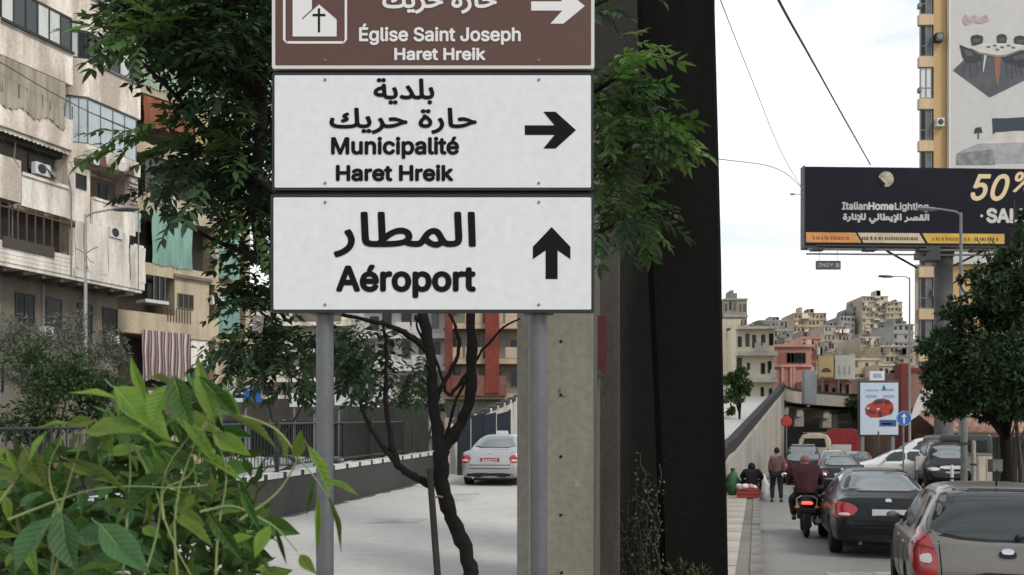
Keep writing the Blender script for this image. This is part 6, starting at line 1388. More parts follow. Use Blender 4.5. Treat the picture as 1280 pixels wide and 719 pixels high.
        h, nn = s.hit(O(cx, cz), D)
        if h is not None:
            if nn.dot(Vector(D)) > 0: nn = -nn
            b.v.append(tuple(h+nn*off)); c = len(b.v)-1; o = len(ts)*n
            for i in range(n): b.f.append((o+i, o+(i+1) % n, c)); b.m.append(0)
        return b.build(name, m, parent or s.t, smooth=50, label=label)
    def line(s, pts, axis, w, m, name, off=.004, parent=None, seg=6):
        """thin strip following the body"""
        D = {'r': (0, 1, 0), 'f': (0, -1, 0), 'R': (-1, 0, 0), 'L': (1, 0, 0), 't': (0, 0, -1)}[axis]; out = []
        for (a, c) in zip(pts, pts[1:]):
            for i in range(seg): t = i/seg; out.append((a[0]+(c[0]-a[0])*t, a[1]+(c[1]-a[1])*t))
        out.append(pts[-1]); q = []
        for (u, v) in out:
            h, nn = s.hit({'r': (u, -6, v), 'f': (u, 6, v), 'R': (6, u, v), 'L': (-6, u, v), 't': (u, v, 5)}[axis], D)
            if h is not None:
                if nn.dot(Vector(D)) > 0: nn = -nn
                q.append(h+nn*(off-w*.4))
        if len(q) > 1: return MB().tube(q, w*.5, 6).build(name, m, parent or s.t, smooth=60)
def sedan_spec(L=4.4, hw=.86, H=1.43, deck=.98, belt=.90, wr=.31):
    k = L/4.4; rear = [0, .04, .03, -.03, .07, .10, .13, .15, .15, .15]; fr = [0, -.03, .0, .03, -.02, -.08, -.12, -.2, -.22, -.25]
    st = [(-2.2*k, .74, .30, deck-.10, deck-.05, .60, .01, rear), (-2.1*k, hw*.94, .24, deck-.06, deck, .66, .012, [x*.6 for x in rear]), (-1.8*k, hw*.985, .22, belt+.02, deck+.01, .68, .015, None), (-1.5*k, hw, .2, belt+.01, deck+.025, .69, .02, None),
          (-1.12*k, hw, .2, belt, H-.17, .60, .06, None), (-.72*k, hw, .2, belt-.01, H-.02, .56, .065, None), (-.1*k, hw, .2, belt-.02, H, .575, .06, None), (.38*k, hw, .2, belt-.03, H-.035, .58, .06, None), (.85*k, hw, .2, belt-.05, H-.26, .64, .05, None),
          (1.25*k, hw*.99, .2, belt-.07, belt+.03, .70, .02, None), (1.7*k, hw*.96, .21, belt-.13, belt-.04, .62, .015, None), (2.02*k, hw*.88, .24, belt-.24, belt-.17, .52, .012, [x*.5 for x in fr]), (2.2*k, .62, .32, .56, .60, .40, .01, fr)]
    return dict(st=st, wr=wr, wy=(-1.33*k, 1.36*k), hw=hw, H=H, belt=belt, deck=deck, k=k)
def hatch_spec(L=4.0, hw=.85, H=1.5, belt=.93, wr=.30):
    k = L/4.0; rear = [0, .04, .02, -.03, .01, .03, .05, .07, .07, .07]; fr = [0, -.03, .0, .03, -.02, -.08, -.12, -.2, -.22, -.25]
    st = [(-2.0*k, .76, .30, belt, belt+.06, .62, .01, rear), (-1.93*k, hw*.95, .24, belt+.01, belt+.14, .66, .02, [x*.7 for x in rear]), (-1.80*k, hw*.985, .22, belt+.01, H-.30, .64, .05, None), (-1.60*k, hw, .2, belt, H-.07, .60, .055, None), (-1.3*k, hw, .2, belt, H-.01, .58, .06, None),
          (-.5*k, hw, .2, belt-.02, H, .585, .06, None), (.2*k, hw, .2, belt-.04, H-.03, .58, .06, None), (.75*k, hw, .2, belt-.06, H-.27, .64, .05, None),
          (1.1*k, hw*.99, .2, belt-.08, belt+.05, .68, .02, None), (1.5*k, hw*.95, .21, belt-.14, belt-.04, .60, .015, None), (1.84*k, hw*.88, .24, belt-.26, belt-.18, .50, .012, [x*.5 for x in fr]), (2.0*k, .62, .32, .55, .60, .40, .01, fr)]
    return dict(st=st, wr=wr, wy=(-1.22*k, 1.24*k), hw=hw, H=H, belt=belt, k=k)
seam = mat('panel_gap_black', (.008, .008, .008), .8)
def mirror_x(p): return [(-x, z) for x, z in p]
def plate(c, z, m, txt=None, w=.26, h=.055, y=-6, tm=None, off=.012):
    h0, _ = c.hit((0, -6, z), (0, 1, 0)); yy = h0.y if h0 else -2
    o = MB().box(-w, w, yy-off-.012, yy-off+.02, z-h, z+h).build('licence_plate', m, c.t); 
    if txt: 
        l = lettering(o, txt, -w*.8, w*.8, z-h*.6, z+h*.6, tm or whiteedge, yy-off-.0135, .004)
    return o
def sidewin(c, pts_list, frame=plastic):
    for sd_ in ('L', 'R'):
        for p in pts_list: c.patch(p, sd_, c.glass, 'side_window', .005, 1)
def mirrors(c, y, z, m):
    for sx in (-1, 1):
        b = MB(); x = sx*(c.sp['hw']*.9)
        for (yy, w_, h_) in ((-.01, .07, .045), (.0, .08, .055), (.05, .075, .05), (.10, .04, .025)):
            for a_ in range(14): b.v.append((x+sx*.095+w_*math.cos(a_*math.pi/7), y+yy, z+h_*math.sin(a_*math.pi/7)))
        for i_ in range(3):
            for a_ in range(14): b.f.append((i_*14+a_, i_*14+(a_+1) % 14, i_*14+14+(a_+1) % 14, i_*14+14+a_)); b.m.append(0)
        b.f += [tuple(range(13, -1, -1)), tuple(range(42, 56))]; b.m += [0, 0]
        o = b.build('wing_mirror', m, c.t, smooth=50)
        MB().tube([(x-sx*.03, y+.06, z-.03), (x+sx*.08, y+.06, z)], .022, 6).build('mirror_stalk', plastic, o)
def doors(c, ys, zt, zb=.3):
    for sd_ in ('L', 'R'):
        for y in ys: c.line([(y, zb), (y+.01, zt)], sd_, .010, seam, 'door_gap')
        for y in ys[:2]: c.patch([(y+.10, zt-.13), (y+.27, zt-.13), (y+.27, zt-.10), (y+.10, zt-.10)], sd_, chrome, 'door_handle', .018, 1, rings=2)
        c.line([(-1.0, .40), (1.0, .40)], sd_, .02, plastic, 'rub_strip')
# ---- sedans
P_black = mat('car_paint_black', (.008, .009, .0095), .3, .25, 3, coat=.12, col2=(.010, .011, .011), spec=.25); P_silver = mat('car_paint_silver', (.40, .40, .395), .35, .3, 3, metal=.55, coat=.5, col2=(.33, .33, .32))
P_champ = mat('car_paint_champagne', (.18, .166, .145), .35, .2, 2.5, metal=.5, coat=.4, col2=(.125, .115, .10)); P_dark = mat('car_paint_dark_grey', (.014, .015, .017), .35, .3, 3, coat=.2, spec=.3); P_white = mat('car_paint_white', (.66, .66, .63), .35, .3, 3, coat=.4, col2=(.55, .55, .52)); P_green = mat('car_paint_dark_green', (.02, .032, .028), .4, .4, 3, coat=.5)
redplate = mat('plate_red', (.30, .02, .03), .5); whiteplate = mat('plate_white', (.55, .55, .55), .5)
def dress_sedan(c, lamp='wedge', plate_m=whiteplate, ptxt=None, detail=True):
    H, d, hw, k = c.sp['H'], c.sp['deck'], c.sp['hw'], c.sp['k']; b_ = c.sp['belt']
    rwp = [(-.62, d+.065), (.62, d+.065), (.66, d+.09), (.50, H-.085), (.44, H-.065), (-.44, H-.065), (-.50, H-.085), (-.66, d+.09)]
    c.patch([(x*1.05, z+(.012 if z > 1.2 else -.018)) for x, z in rwp], 'r', plastic, 'window_rubber', .004, 1)
    g = c.patch(rwp, 'r', c.glass, 'rear_window', .009, 1)
    c.patch([(-.6, b_+.09), (.6, b_+.09), (.50, H-.09), (-.50, H-.09)], 'f', c.glass, 'windscreen', .008, 1)
    sidewin(c, ([(-.95*k, b_+.05), (-.1*k, b_+.04), (-.1*k, H-.10), (-.62*k, H-.11)], [(-.04*k, b_+.04), (.86*k, b_+.02), (.42*k, H-.12), (-.04*k, H-.10)]))
    if lamp == 'wedge':
        lp = [(-hw*.99, d-.10), (-hw*.93, d-.07), (-.56, d-.12), (-.46, d-.20), (-.56, d-.32), (-hw*.97, d-.36)]
    elif lamp == 'tri': lp = [(-hw*.98, d-.12), (-.62, d-.12), (-.50, d-.20), (-.60, d-.34), (-hw*.97, d-.34)]
    else: lp = [(-hw*.97, d-.12), (-.46, d-.12), (-.46, d-.26), (-hw*.97, d-.28)]
    for q in (lp, mirror_x(lp)):
        l = c.patch(q, 'r', redlens, 'tail_light', .012, 1)
        cx = sum(a[0] for a in q)/len(q); cz = min(a[1] for a in q)+.05; c.patch([(cx-.09, cz), (cx+.09, cz), (cx+.08, cz+.045), (cx-.08, cz+.045)], 'r', clearlens, 'reversing_lens', .017, 1, parent=l)
    c.line([(-.60, d-.02), (-.56, d-.38), (.56, d-.38), (.60, d-.02)], 'r', .012, seam, 'boot_gap'); c.line([(-hw*.93, d-.40), (hw*.93, d-.40)], 'r', .012, seam, 'bumper_gap')
    c.line([(-hw*.9, .52), (hw*.9, .52)], 'r', .03, plastic, 'bumper_strip'); c.patch([(-.66, .28), (.66, .28), (.62, .40), (-.62, .40)], 'r', plastic, 'bumper_grille', .004, 1)
    c.patch([(-.30, d-.34), (.30, d-.34), (.30, d-.17), (-.30, d-.17)], 'r', c.paint, 'plate_recess', .010, 1)
    c.patch([(-.05, d-.09), (.05, d-.09), (.05, d-.05), (0, d-.03), (-.05, d-.05)], 'r', chrome, 'emblem', .016, 1)
    plate(c, d-.255, plate_m, ptxt); mirrors(c, .72*k, b_+.07, c.paint); doors(c, (-.98*k, -.07*k, .95*k), b_)
    MB().tube([(-.45, -2.12*k, .27), (-.45, -2.24*k, .27)], .028, 10).build('exhaust', chrome, c.t)
    for q in ([(-hw*.93, b_-.22), (-.45, b_-.24), (-.45, b_-.34), (-hw*.88, b_-.36)],):
        for qq in (q, mirror_x(q)): c.patch(qq, 'f', clearlens, 'headlight', .010, 1)
    c.patch([(-.4, b_-.34), (.4, b_-.34), (.4, b_-.25), (-.4, b_-.25)], 'f', plastic, 'grille', .010, 1)
road_a = -math.atan(.277); road_b = -math.atan(.38)
sA = sedan_spec(4.5, .87, 1.46, 1.02, .93, .32)
dirA = Vector((math.sin(-road_a), math.cos(road_a)))
def at_rear(px, Y, z, L, rz):   # car origin so that its tail centre is at pixel column px, distance Y
    p = P(px, 0, Y); d = Vector((math.sin(-rz), math.cos(rz))); return (p.x+d.x*L/2, Y+d.y*L/2, z)
cA = Car('parked_car', 'black saloon car with large red tail lights, directly ahead of the pale hatchback', 'car', at_rear(1112, 14.3, .005, 4.5, road_a), road_a, sA, P_black)
dress_sedan(cA, 'wedge', whiteplate, '217340')
cC = Car('silver_car', 'silver saloon car with a red licence plate driving up the left road', 'car', at_rear(612, 23.6, lz(24.5), 4.4, -.17), -.17, sedan_spec(4.4, .855, 1.42, 1.0, .90, .30), P_silver); cC.t.rotation_euler = (R(1.6), 0, -.17)
dress_sedan(cC, 'tri', redplate, '342177')
tx = MB().profile([(-.17, 1.40), (.17, 1.40), (.15, 1.50), (-.15, 1.50)], -.35, -.2).build('taxi_lamp', whiteedge, cC.t)
cM = Car('dark_car', 'dark saloon with a light rear window, middle of the queue of cars', 'car', at_rear(1053, 31, .005, 4.3, -.30), -.30, sedan_spec(4.3, .86, 1.44, 1.0, .91, .30), P_dark); dress_sedan(cM, 'bar', whiteplate)
cM.line([(-.8, .60), (.8, .60)], 'r', .07, P_silver, 'bumper_trim')
# ---- pale hatchback, nearest, at the right edge
sB = hatch_spec(4.0, .86, 1.50, .93, .31)
cB = Car('hatchback_car', 'pale champagne hatchback with a tall red tail light, nearest car at the lower right corner', 'car', at_rear(1260, 8.5, .005, 4.0, -.35), -.35, sB, P_champ, glass=carglassd)
def dress_hatch(c, near=False, plate_m=whiteplate):
    H, hw, k, b_ = c.sp['H'], c.sp['hw'], c.sp['k'], c.sp['belt']
    rwp = [(-.62, b_+.10), (-.30, b_+.045), (.30, b_+.045), (.62, b_+.10), (.66, b_+.16), (.55, H-.12), (.5, H-.09), (-.5, H-.09), (-.55, H-.12), (-.66, b_+.16)]
    c.patch([(x*1.07, z+(.02 if z > 1.2 else -.022)) for x, z in rwp], 'r', plastic, 'window_rubber', .004, 1); c.patch(rwp, 'r', c.glass, 'rear_window', .010, 1, rings=8)
    c.patch([(-.6, b_+.09), (.6, b_+.09), (.50, H-.10), (-.50, H-.10)], 'f', c.glass, 'windscreen', .008, 1)
    sidewin(c, ([(-1.50*k, b_+.08), (-1.05*k, b_+.06), (-1.02*k, H-.14), (-1.28*k, H-.16)], [(-.97*k, b_+.05), (-.2*k, b_+.03), (-.2*k, H-.11), (-.94*k, H-.13)], [(-.13*k, b_+.03), (.78*k, b_+.0), (.32*k, H-.14), (-.13*k, H-.11)]))
    lp = [(-hw*.975, b_+.17), (-hw*.86, b_+.18), (-.665, b_+.02), (-.60, b_-.16), (-.62, b_-.36), (-hw*.93, b_-.34), (-hw*.995, b_-.1)]
    for q in (lp, mirror_x(lp)):
        l = c.patch(q, 'r', redlens, 'tail_light', .014, 1); sx = -1 if q is lp else 1
        c.patch([(sx*.66, b_-.20), (sx*.76, b_-.20), (sx*.77, b_-.12), (sx*.67, b_-.10)], 'r', clearlens, 'reversing_lens', .02, 1, parent=l); c.line([(sx*.64, b_-.06), (sx*.82, b_-.02)], 'r', .010, mat('lens_dark_red', (.12, .01, .012), .3), 'lens_rib', .02, parent=l)
    c.line([(-.60, b_+.02), (-.57, b_-.40), (.57, b_-.40), (.60, b_+.02)], 'r', .014, seam, 'tailgate_gap'); c.line([(-hw*.95, b_-.42), (hw*.95, b_-.42)], 'r', .014, seam, 'bumper_gap')
    c.patch([(-.62, .28), (.62, .28), (.6, .42), (-.6, .42)], 'r', plastic, 'bumper_grille', .006, 1); c.patch([(-.34, .50), (.34, .50), (.34, .66), (-.34, .66)], 'r', plastic, 'plate_recess', .004, 1); plate(c, .58, plate_m)
    em = c.patch([(-.075, b_-.13), (.075, b_-.13), (.075, b_-.055), (-.075, b_-.055)], 'r', plastic, 'emblem', .016, 2, rings=3); c.patch([(-.05, b_-.09), (.05, b_-.09), (.055, b_-.045), (0, b_-.03), (-.055, b_-.045)], 'r', chrome, 'emblem_ring', .024, 2, parent=em, rings=3)
    h0, _ = c.hit((.1, -6, b_+.075), (0, 1, 0)); h1, _ = c.hit((.52, -6, b_+.12), (0, 1, 0))
    if h0 and h1: MB().tube([h0+Vector((0, -.03, 0)), h1+Vector((0, -.02, .0))], .012, 6).build('rear_wiper', plastic, c.t); MB().lathe([(.03, 0), (.03, -.04), (.015, -.05)], tuple(h0), 'y', 10).build('wiper_hub', plastic, c.t)
    mirrors(c, .60*k, b_+.07, c.paint); doors(c, (-.98*k, -.16*k, .85*k), b_)
    MB().tube([(0, -1.35*k, H-.02), (.0, -1.40*k, H+.16)], [.012, .004], 6).build('antenna', plastic, c.t)
    c.patch([(-.42, H-.075), (.42, H-.075), (.42, H-.05), (-.42, H-.05)], 'r', plastic, 'roof_spoiler_seam', .004, 1, rings=2)
    c.line([(-.56, -1.6*k), (-.57, .3*k)], 't', .02, plastic, 'roof_gutter'); c.line([(.56, -1.6*k), (.57, .3*k)], 't', .02, plastic, 'roof_gutter')
    for q in ([(-hw*.93, b_-.22), (-.45, b_-.24), (-.45, b_-.34), (-hw*.88, b_-.36)],):
        for qq in (q, mirror_x(q)): c.patch(qq, 'f', clearlens, 'headlight', .010, 1)
dress_hatch(cB, True)
for sd_ in ('L', 'R'): cB.patch([(-1.52, .70), (-1.36, .70), (-1.36, .84), (-1.52, .84)], sd_, P_champ, 'fuel_flap', .008, 2)
# ---- others, smaller
cQ = Car('queue_car', 'small grey saloon seen between the rider and the middle dark saloon, further ahead', 'car', at_rear(1040, 47, .005, 4.3, -.36), -.36, sedan_spec(4.3, .86, 1.44, 1.0, .91, .30), P_silver); dress_sedan(cQ, 'bar')
cQ2 = Car('queue_car', 'dark red saloon in the right lane, partly behind the middle dark saloon', 'car', at_rear(1072, 42, .005, 4.3, -.36), -.36, sedan_spec(4.3, .86, 1.44, 1.0, .91, .30), mat('car_paint_dark_red', (.10, .02, .02), .35, .3, 3, coat=.4)); dress_sedan(cQ2, 'bar')
def suv_spec(L=4.3, hw=.88, H=1.72, belt=1.05): 
    s = hatch_spec(L, hw, H, belt, .35); s['st'] = [(y, w_, zb+.06, zs, zt, wt+.05 if zt > belt+.3 else wt, dr, ys) for (y, w_, zb, zs, zt, wt, dr, ys) in s['st']]; return s
cV = Car('dark_van', 'dark people carrier with a pale roof, ahead of the motor scooter rider', 'van', at_rear(1003, 39, .005, 4.4, -.34), -.34, suv_spec(4.4, .88, 1.74, 1.0), P_dark); dress_hatch(cV)
MB().box(-.5, .5, -1.2, .4, 1.73, 1.78).build('roof_cover', P_silver, cV.t, bevel=.02)
cW1 = Car('white_car', 'white saloon parked side-on in front of the tiled canopy', 'car', (P(1128, 0, 37).x, 37, .16), R(72), sedan_spec(4.5, .87, 1.45, 1.0, .91, .32), P_white, glass=carglassd); dress_sedan(cW1, 'bar')
cW2 = Car('white_car', 'white four-wheel-drive with a green side stripe, behind the white saloon', 'car', (P(1158, 0, 40.5).x, 40.5, .35), R(76), suv_spec(4.6, .9, 1.80, 1.05), P_white, glass=carglassd); dress_hatch(cW2)
for sd_ in ('L', 'R'): cW2.patch([(.3, .72), (1.6, .80), (1.6, 1.0), (.2, .98)], sd_, mat('stripe_green', (.12, .36, .18), .5), 'door_stripe', .010, 1)
cG = Car('black_car', 'black four-wheel-drive facing the camera beside the stout grey pole', 'car', (P(1182, 0, 33.5).x, 33.5, .16), math.pi-.32, suv_spec(4.2, .9, 1.76, 1.05), P_black); dress_hatch(cG)
h0, _ = cG.hit((0, 6, .62), (0, -1, 0)); MB().box(-.26, .26, h0.y+.005, h0.y+.03, .56, .68).build('licence_plate', whiteplate, cG.t)
cG.patch([(-.45, .76), (.45, .76), (.42, .88), (-.42, .88)], 'f', chrome, 'grille', .012, 1)
# dark green box van next to it
gv = thing('green_van', 'dark green box van behind the stout grey pole', 'van', (P(1207, 0, 34).x, 34, .16), -.3)
MB().profile([(-.95, .35), (.95, .35), (.97, 1.0), (.92, 1.95), (.85, 2.02), (-.85, 2.02), (-.92, 1.95), (-.97, 1.0)], 0, 4.2).build('body', P_green, gv, bevel=.05); MB().box(-.75, .75, -.015, .0, 1.2, 1.8).build('rear_window', darkglass, gv); MB().box(-.005, .005, -.02, 0, .4, 1.95).build('door_gap', seam, gv)
for sx in (-1, 1): MB().box(sx*.86-.06, sx*.86+.06, -.02, 0, .7, 1.1).build('tail_light', redlens, gv)
for sx in (-1, 1):
    for y in (.7, 3.4): MB().lathe([(.2, -.1), (.33, -.09), (.34, 0), (.33, .09), (.2, .1)], (sx*.82, y, .34), 'x', 20).build('wheel', tyre, gv, smooth=40)
# cream van and red pick-up further under the bridge
kv = thing('cream_van', 'cream van with a rounded roof just before the dark underpass', 'van', (P(1018, 0, 55).x, 55, .3), -.36)
MB().profile([(-.92, .3), (.92, .3), (.98, 1.0), (.92, 1.7), (.72, 2.02), (.3, 2.12), (-.3, 2.12), (-.72, 2.02), (-.92, 1.7), (-.98, 1.0)], 0, 4.5).build('body', mat('van_cream', (.52, .45, .34), .5, .4, 2), kv, bevel=.06); MB().profile([(-.7, 1.25), (.7, 1.25), (.6, 1.8), (-.6, 1.8)], -.015, 0).build('rear_window', darkglass, kv)
for sx in (-1, 1): MB().box(sx*.85-.08, sx*.85+.05, -.02, 0, .8, 1.15).build('tail_light', redlens, kv); MB().lathe([(.2, -.1), (.33, -.09), (.34, 0), (.33, .09), (.2, .1)], (sx*.8, .7, .34), 'x', 20).build('wheel', tyre, kv, smooth=40)
MB().tube([(-.7, .3, 2.15), (.7, .3, 2.15)], .03, 6).build('roof_rack', dullgrey, kv)
rk = thing('red_truck', 'red covered pick-up stopped beneath the overpass', 'truck', (P(1052, 0, 58).x, 58, .0), -.42); redt = mat('truck_red', (.32, .04, .045), .5, .5, 3)
MB().profile([(-1.0, .9), (1.0, .9), (1.02, 2.5), (.7, 2.75), (-.7, 2.75), (-1.02, 2.5)], 0, 3.2).build('cargo_cover', redt, rk, bevel=.04); MB().box(-.95, .95, -.05, .1, .55, .9).build('bumper', dullgrey, rk); MB().box(-.85, .85, 3.3, 4.9, .5, 2.2).build('cab', redt, rk, bevel=.08)
MB().box(-.6, .6, -.02, .0, 1.1, 1.7).build('tailboard', whiteedge, rk)
for sx in (-1, 1):
    for y in (.7, 4.2): MB().lathe([(.2, -.12), (.38, -.1), (.4, 0), (.38, .1), (.2, .12)], (sx*.8, y, .4), 'x', 20).build('wheel', tyre, rk, smooth=40)
# dark parked cars in the side street behind the railing (only roofs show)
for i, (px, Y, m, lb) in enumerate(((350, 33, P_dark, 'dark car half hidden behind the railing left of the left sign post'), (400, 31, P_black, 'black car behind the railing at the left sign post'), (300, 32, P_silver, 'silver car half hidden by the shrub behind the railing'))):
    c = Car('side_street_car', lb, 'car', (P(px, 0, Y).x, Y, .01), R(80), sedan_spec(4.3), m); dress_sedan(c, 'bar')

# ================================================================ PEOPLE
def skin_body(name, J, E_, m, parent, root, sub=2):
    names = list(J); me = bpy.data.meshes.new(name); me.from_pydata([J[k][:3] for k in names], [(names.index(a), names.index(b)) for a, b in E_], [])
    o = link(name, me); sk = o.modifiers.new('s', 'SKIN'); sk.use_smooth_shade = True
    for i, k in enumerate(names):
        v = me.skin_vertices[0].data[i]; r = J[k][3]; v.radius = (r, J[k][4] if len(J[k]) > 4 else r); v.use_root = (k == root)
    o.modifiers.new('d', 'SUBSURF').levels = sub; o.modifiers['d'].render_levels = sub
    bpy.context.view_layer.update(); dg = bpy.context.evaluated_depsgraph_get(); fm = bpy.data.meshes.new_from_object(o.evaluated_get(dg)); bpy.data.objects.remove(o)
    fm.name = name; fm.materials.clear(); fm.materials.append(m); fm.polygons.foreach_set('use_smooth', [True]*len(fm.polygons))
    return link(name, fm, parent)
def chain(*k): return list(zip(k, k[1:]))
def ellipsoid(parent, name, m, c, r, cut=None, n=14, shape=None):
    bm = bmesh.new(); bmesh.ops.create_uvsphere(bm, u_segments=n+4, v_segments=n, radius=1)
    for v in bm.verts:
        v.co = Vector((v.co.x*r[0], v.co.y*r[1], v.co.z*r[2]))
        if shape: v.co = shape(v.co)
        v.co += Vector(c)
    if cut is not None: bmesh.ops.delete(bm, geom=[v for v in bm.verts if cut(v.co)], context='VERTS')
    for f in bm.faces: f.smooth = True
    me = bpy.data.meshes.new(name); bm.to_mesh(me); bm.free(); me.materials.append(m); return link(name, me, parent)
def hand_edges(J, E_, wr, pre, d, side, r=.0085):
    """palm + five bent fingers; d = finger direction, side = across the palm"""
    w = Vector(J[wr][:3]); d = Vector(d).normalized(); s_ = Vector(side).normalized(); nrm = d.cross(s_)
    J[pre+'palm'] = (*(w+d*.05), .030, .018); E_.append((wr, pre+'palm'))
    for i in range(4):
        a = w+d*.085+s_*(-.027+.018*i); L_ = (.066, .075, .07, .055)[i]; J[f'{pre}k{i}'] = (*a, r+.001); J[f'{pre}m{i}'] = (*(a+d*L_*.5-nrm*.012), r); J[f'{pre}t{i}'] = (*(a+d*L_*.85-nrm*.038), r*.8)
        E_ += [(pre+'palm', f'{pre}k{i}'), (f'{pre}k{i}', f'{pre}m{i}'), (f'{pre}m{i}', f'{pre}t{i}')]
    a = w+d*.035-s_*.035; J[pre+'h0'] = (*a, r+.002); J[pre+'h1'] = (*(a+d*.03-s_*.018-nrm*.015), r); E_ += [(pre+'palm', pre+'h0'), (pre+'h0', pre+'h1')]
jeans = mat('dark_trousers', (.022, .022, .026), .9, .4, 8, bump=1.0, bscale=9); jacket_b = mat('brown_mauve_jacket', (.14, .078, .072), .9, .6, 6, bump=1.0, bscale=8, col2=(.10, .055, .05)); jacket_w = mat('maroon_jacket', (.050, .015, .019), .85, .6, 5, bump=1.0, bscale=8); hairm = mat('dark_hair', (.015, .012, .011), .8); shoem = mat('dark_shoe', (.02, .018, .017), .6)
# walking man, seen from behind
def person_face(t, hx, hy, hz, fwd, s=1.0):
    ellipsoid(t, 'hair', hairm, (hx, hy-fwd*.012, hz+.025), (.086*s, .104*s, .115*s), cut=lambda c: (c.z < hz-.05) or ((c.y-hy)*fwd > .045 and c.z < hz+.06))
    for sx in (-1, 1):
        ellipsoid(t, 'ear', skinm, (hx+sx*.082, hy, hz-.01), (.012, .022, .032), n=6); ellipsoid(t, 'eye', whiteedge, (hx+sx*.032, hy+fwd*.085, hz+.0), (.012, .008, .008), n=6)
    ellipsoid(t, 'nose', skinm, (hx, hy+fwd*.102, hz-.03), (.013, .016, .022), n=6); ellipsoid(t, 'mouth', mat('lip', (.2, .07, .06), .6), (hx, hy+fwd*.088, hz-.068), (.022, .006, .006), n=6)
wm = thing('person', 'man in a brown jacket and dark trousers walking away beside the ramp wall', 'person', (P(971, 0, 28).x, 28, .008), -.28)
J = dict(pel=(0, 0, .93, .13, .10), sp=(0, .01, 1.10, .13, .10), ch=(0, .0, 1.33, .165, .11), nk=(0, .0, 1.48, .055), hd=(0, .03, 1.575, .075, .085), tp=(0, .02, 1.655, .06),
         hl=(-.10, 0, .90, .095), kl=(-.13, .10, .50, .062), al=(-.14, -.05, .09, .042), tl=(-.15, .10, .035, .035), hr=(.10, 0, .90, .095), kr=(.11, .02, .49, .062), ar=(.13, -.12, .10, .042), tr=(.14, .02, .035, .035),
         sl=(-.16, 0, 1.41, .06), el=(-.215, -.04, 1.14, .045), wl=(-.215, .06, .88, .028), sr=(.16, 0, 1.41, .06), er=(.215, -.05, 1.14, .045), wr_=(.215, .05, .88, .028))
E_ = chain('pel', 'sp', 'ch', 'nk', 'hd', 'tp')+chain('pel', 'hl', 'kl', 'al', 'tl')+chain('pel', 'hr', 'kr', 'ar', 'tr')+chain('ch', 'sl', 'el', 'wl')+chain('ch', 'sr', 'er', 'wr_')
hand_edges(J, E_, 'wl', 'a', (0, .25, -1), (0, 1, .2)); hand_edges(J, E_, 'wr_', 'b', (0, .25, -1), (0, 1, .2))
skin_body('body', J, E_, skinm, wm, 'pel')
g = .022
T_ = {k: (*J[k][:3], J[k][3]+g) if len(J[k]) < 5 else (*J[k][:3], J[k][3]+g, J[k][4]+g) for k in ('pel', 'hl', 'kl', 'al', 'hr', 'kr', 'ar')}; skin_body('trousers', T_, chain('pel', 'hl', 'kl', 'al')+chain('pel', 'hr', 'kr', 'ar'), jeans, wm, 'pel')
T_ = {'pel': (0, 0, .90, .175, .135), 'sp': (0, .0, 1.10, .165, .13), 'ch': (0, 0, 1.34, .20, .135), 'nk': (0, 0, 1.46, .075), 'sl': (-.165, 0, 1.40, .08), 'el': (-.215, -.04, 1.14, .062), 'wl': (-.215, .05, .90, .048), 'sr': (.165, 0, 1.40, .08), 'er': (.215, -.05, 1.14, .062), 'wr_': (.215, .04, .90, .048)}
skin_body('jacket', T_, chain('pel', 'sp', 'ch', 'nk')+chain('ch', 'sl', 'el', 'wl')+chain('ch', 'sr', 'er', 'wr_'), jacket_b, wm, 'sp')
for k in ('tl', 'tr'): ellipsoid(wm, 'shoe', shoem, (J[k][0], J[k][1]-.04, .045), (.052, .145, .05), n=10)
person_face(wm, 0, .03, 1.60, 1)
# scooter rider
SR = -.27; sc_loc = (P(1006, 0, 18.3).x, 18.3, .008)
mo = thing('motor_scooter', 'black motor scooter with a glowing red tail light, ridden up the lane', 'scooter', sc_loc, SR)
for y, n_ in ((-.62, 'wheel'), (.68, 'wheel')):
    w_ = MB().lathe([(.15, -.05), (.235, -.055), (.265, -.03), (.27, 0), (.265, .03), (.235, .055), (.15, .05)], (0, y, .27), 'x', 28).build('wheel', tyre, mo, smooth=40); MB().lathe([(.02, -.05), (.15, -.03), (.16, 0), (.15, .03), (.02, .05)], (0, y, .27), 'x', 20).build('rim', dullgrey, w_)
skin_body('body', dict(a=(0, -.72, .72, .10, .13), b=(0, -.45, .62, .19, .15), c=(0, -.15, .45, .18, .12), d=(0, .15, .32, .17, .05), e=(0, .38, .45, .16, .05), f=(0, .48, .80, .15, .07), g=(0, .46, .95, .10, .06)), chain(*'abcdefg'), plastic, mo, 'c')
skin_body('seat', dict(a=(0, -.68, .80, .11, .05), b=(0, -.4, .80, .14, .055), c=(0, -.05, .77, .11, .05)), chain(*'abc'), mat('seat_vinyl', (.025, .024, .024), .6), mo, 'b')
MB().profile([(-.20, .60), (.20, .60), (.17, .50), (-.17, .50)], -.86, -.78).build('rear_fairing', plastic, mo, bevel=.02); MB().profile([(-.07, .48), (.07, .48), (.085, .25), (.0, .14), (-.085, .25)], -.93, -.89).build('mudguard', plastic, mo, bevel=.01)
tlm = mat('tail_lamp_lit', (.6, .04, .03), .3); tlm.node_tree.nodes['Principled BSDF'].inputs['Emission Color'].default_value = (1, .09, .06, 1); tlm.node_tree.nodes['Principled BSDF'].inputs['Emission Strength'].default_value = 1.6
skin_body('tail_light', dict(a=(-.11, -.86, .70, .045, .03), b=(0, -.89, .715, .06, .035), c=(.11, -.86, .70, .045, .03)), chain(*'abc'), tlm, mo, 'b')
MB().box(-.08, .08, -.925, -.915, .34, .46).build('licence_plate', mat('plate_dim', (.16, .17, .17), .6), mo); MB().tube([(.16, -.05, .3), (.19, -.5, .28), (.2, -.9, .36)], [.03, .05, .055], 10).build('exhaust', dullgrey, mo, smooth=50)
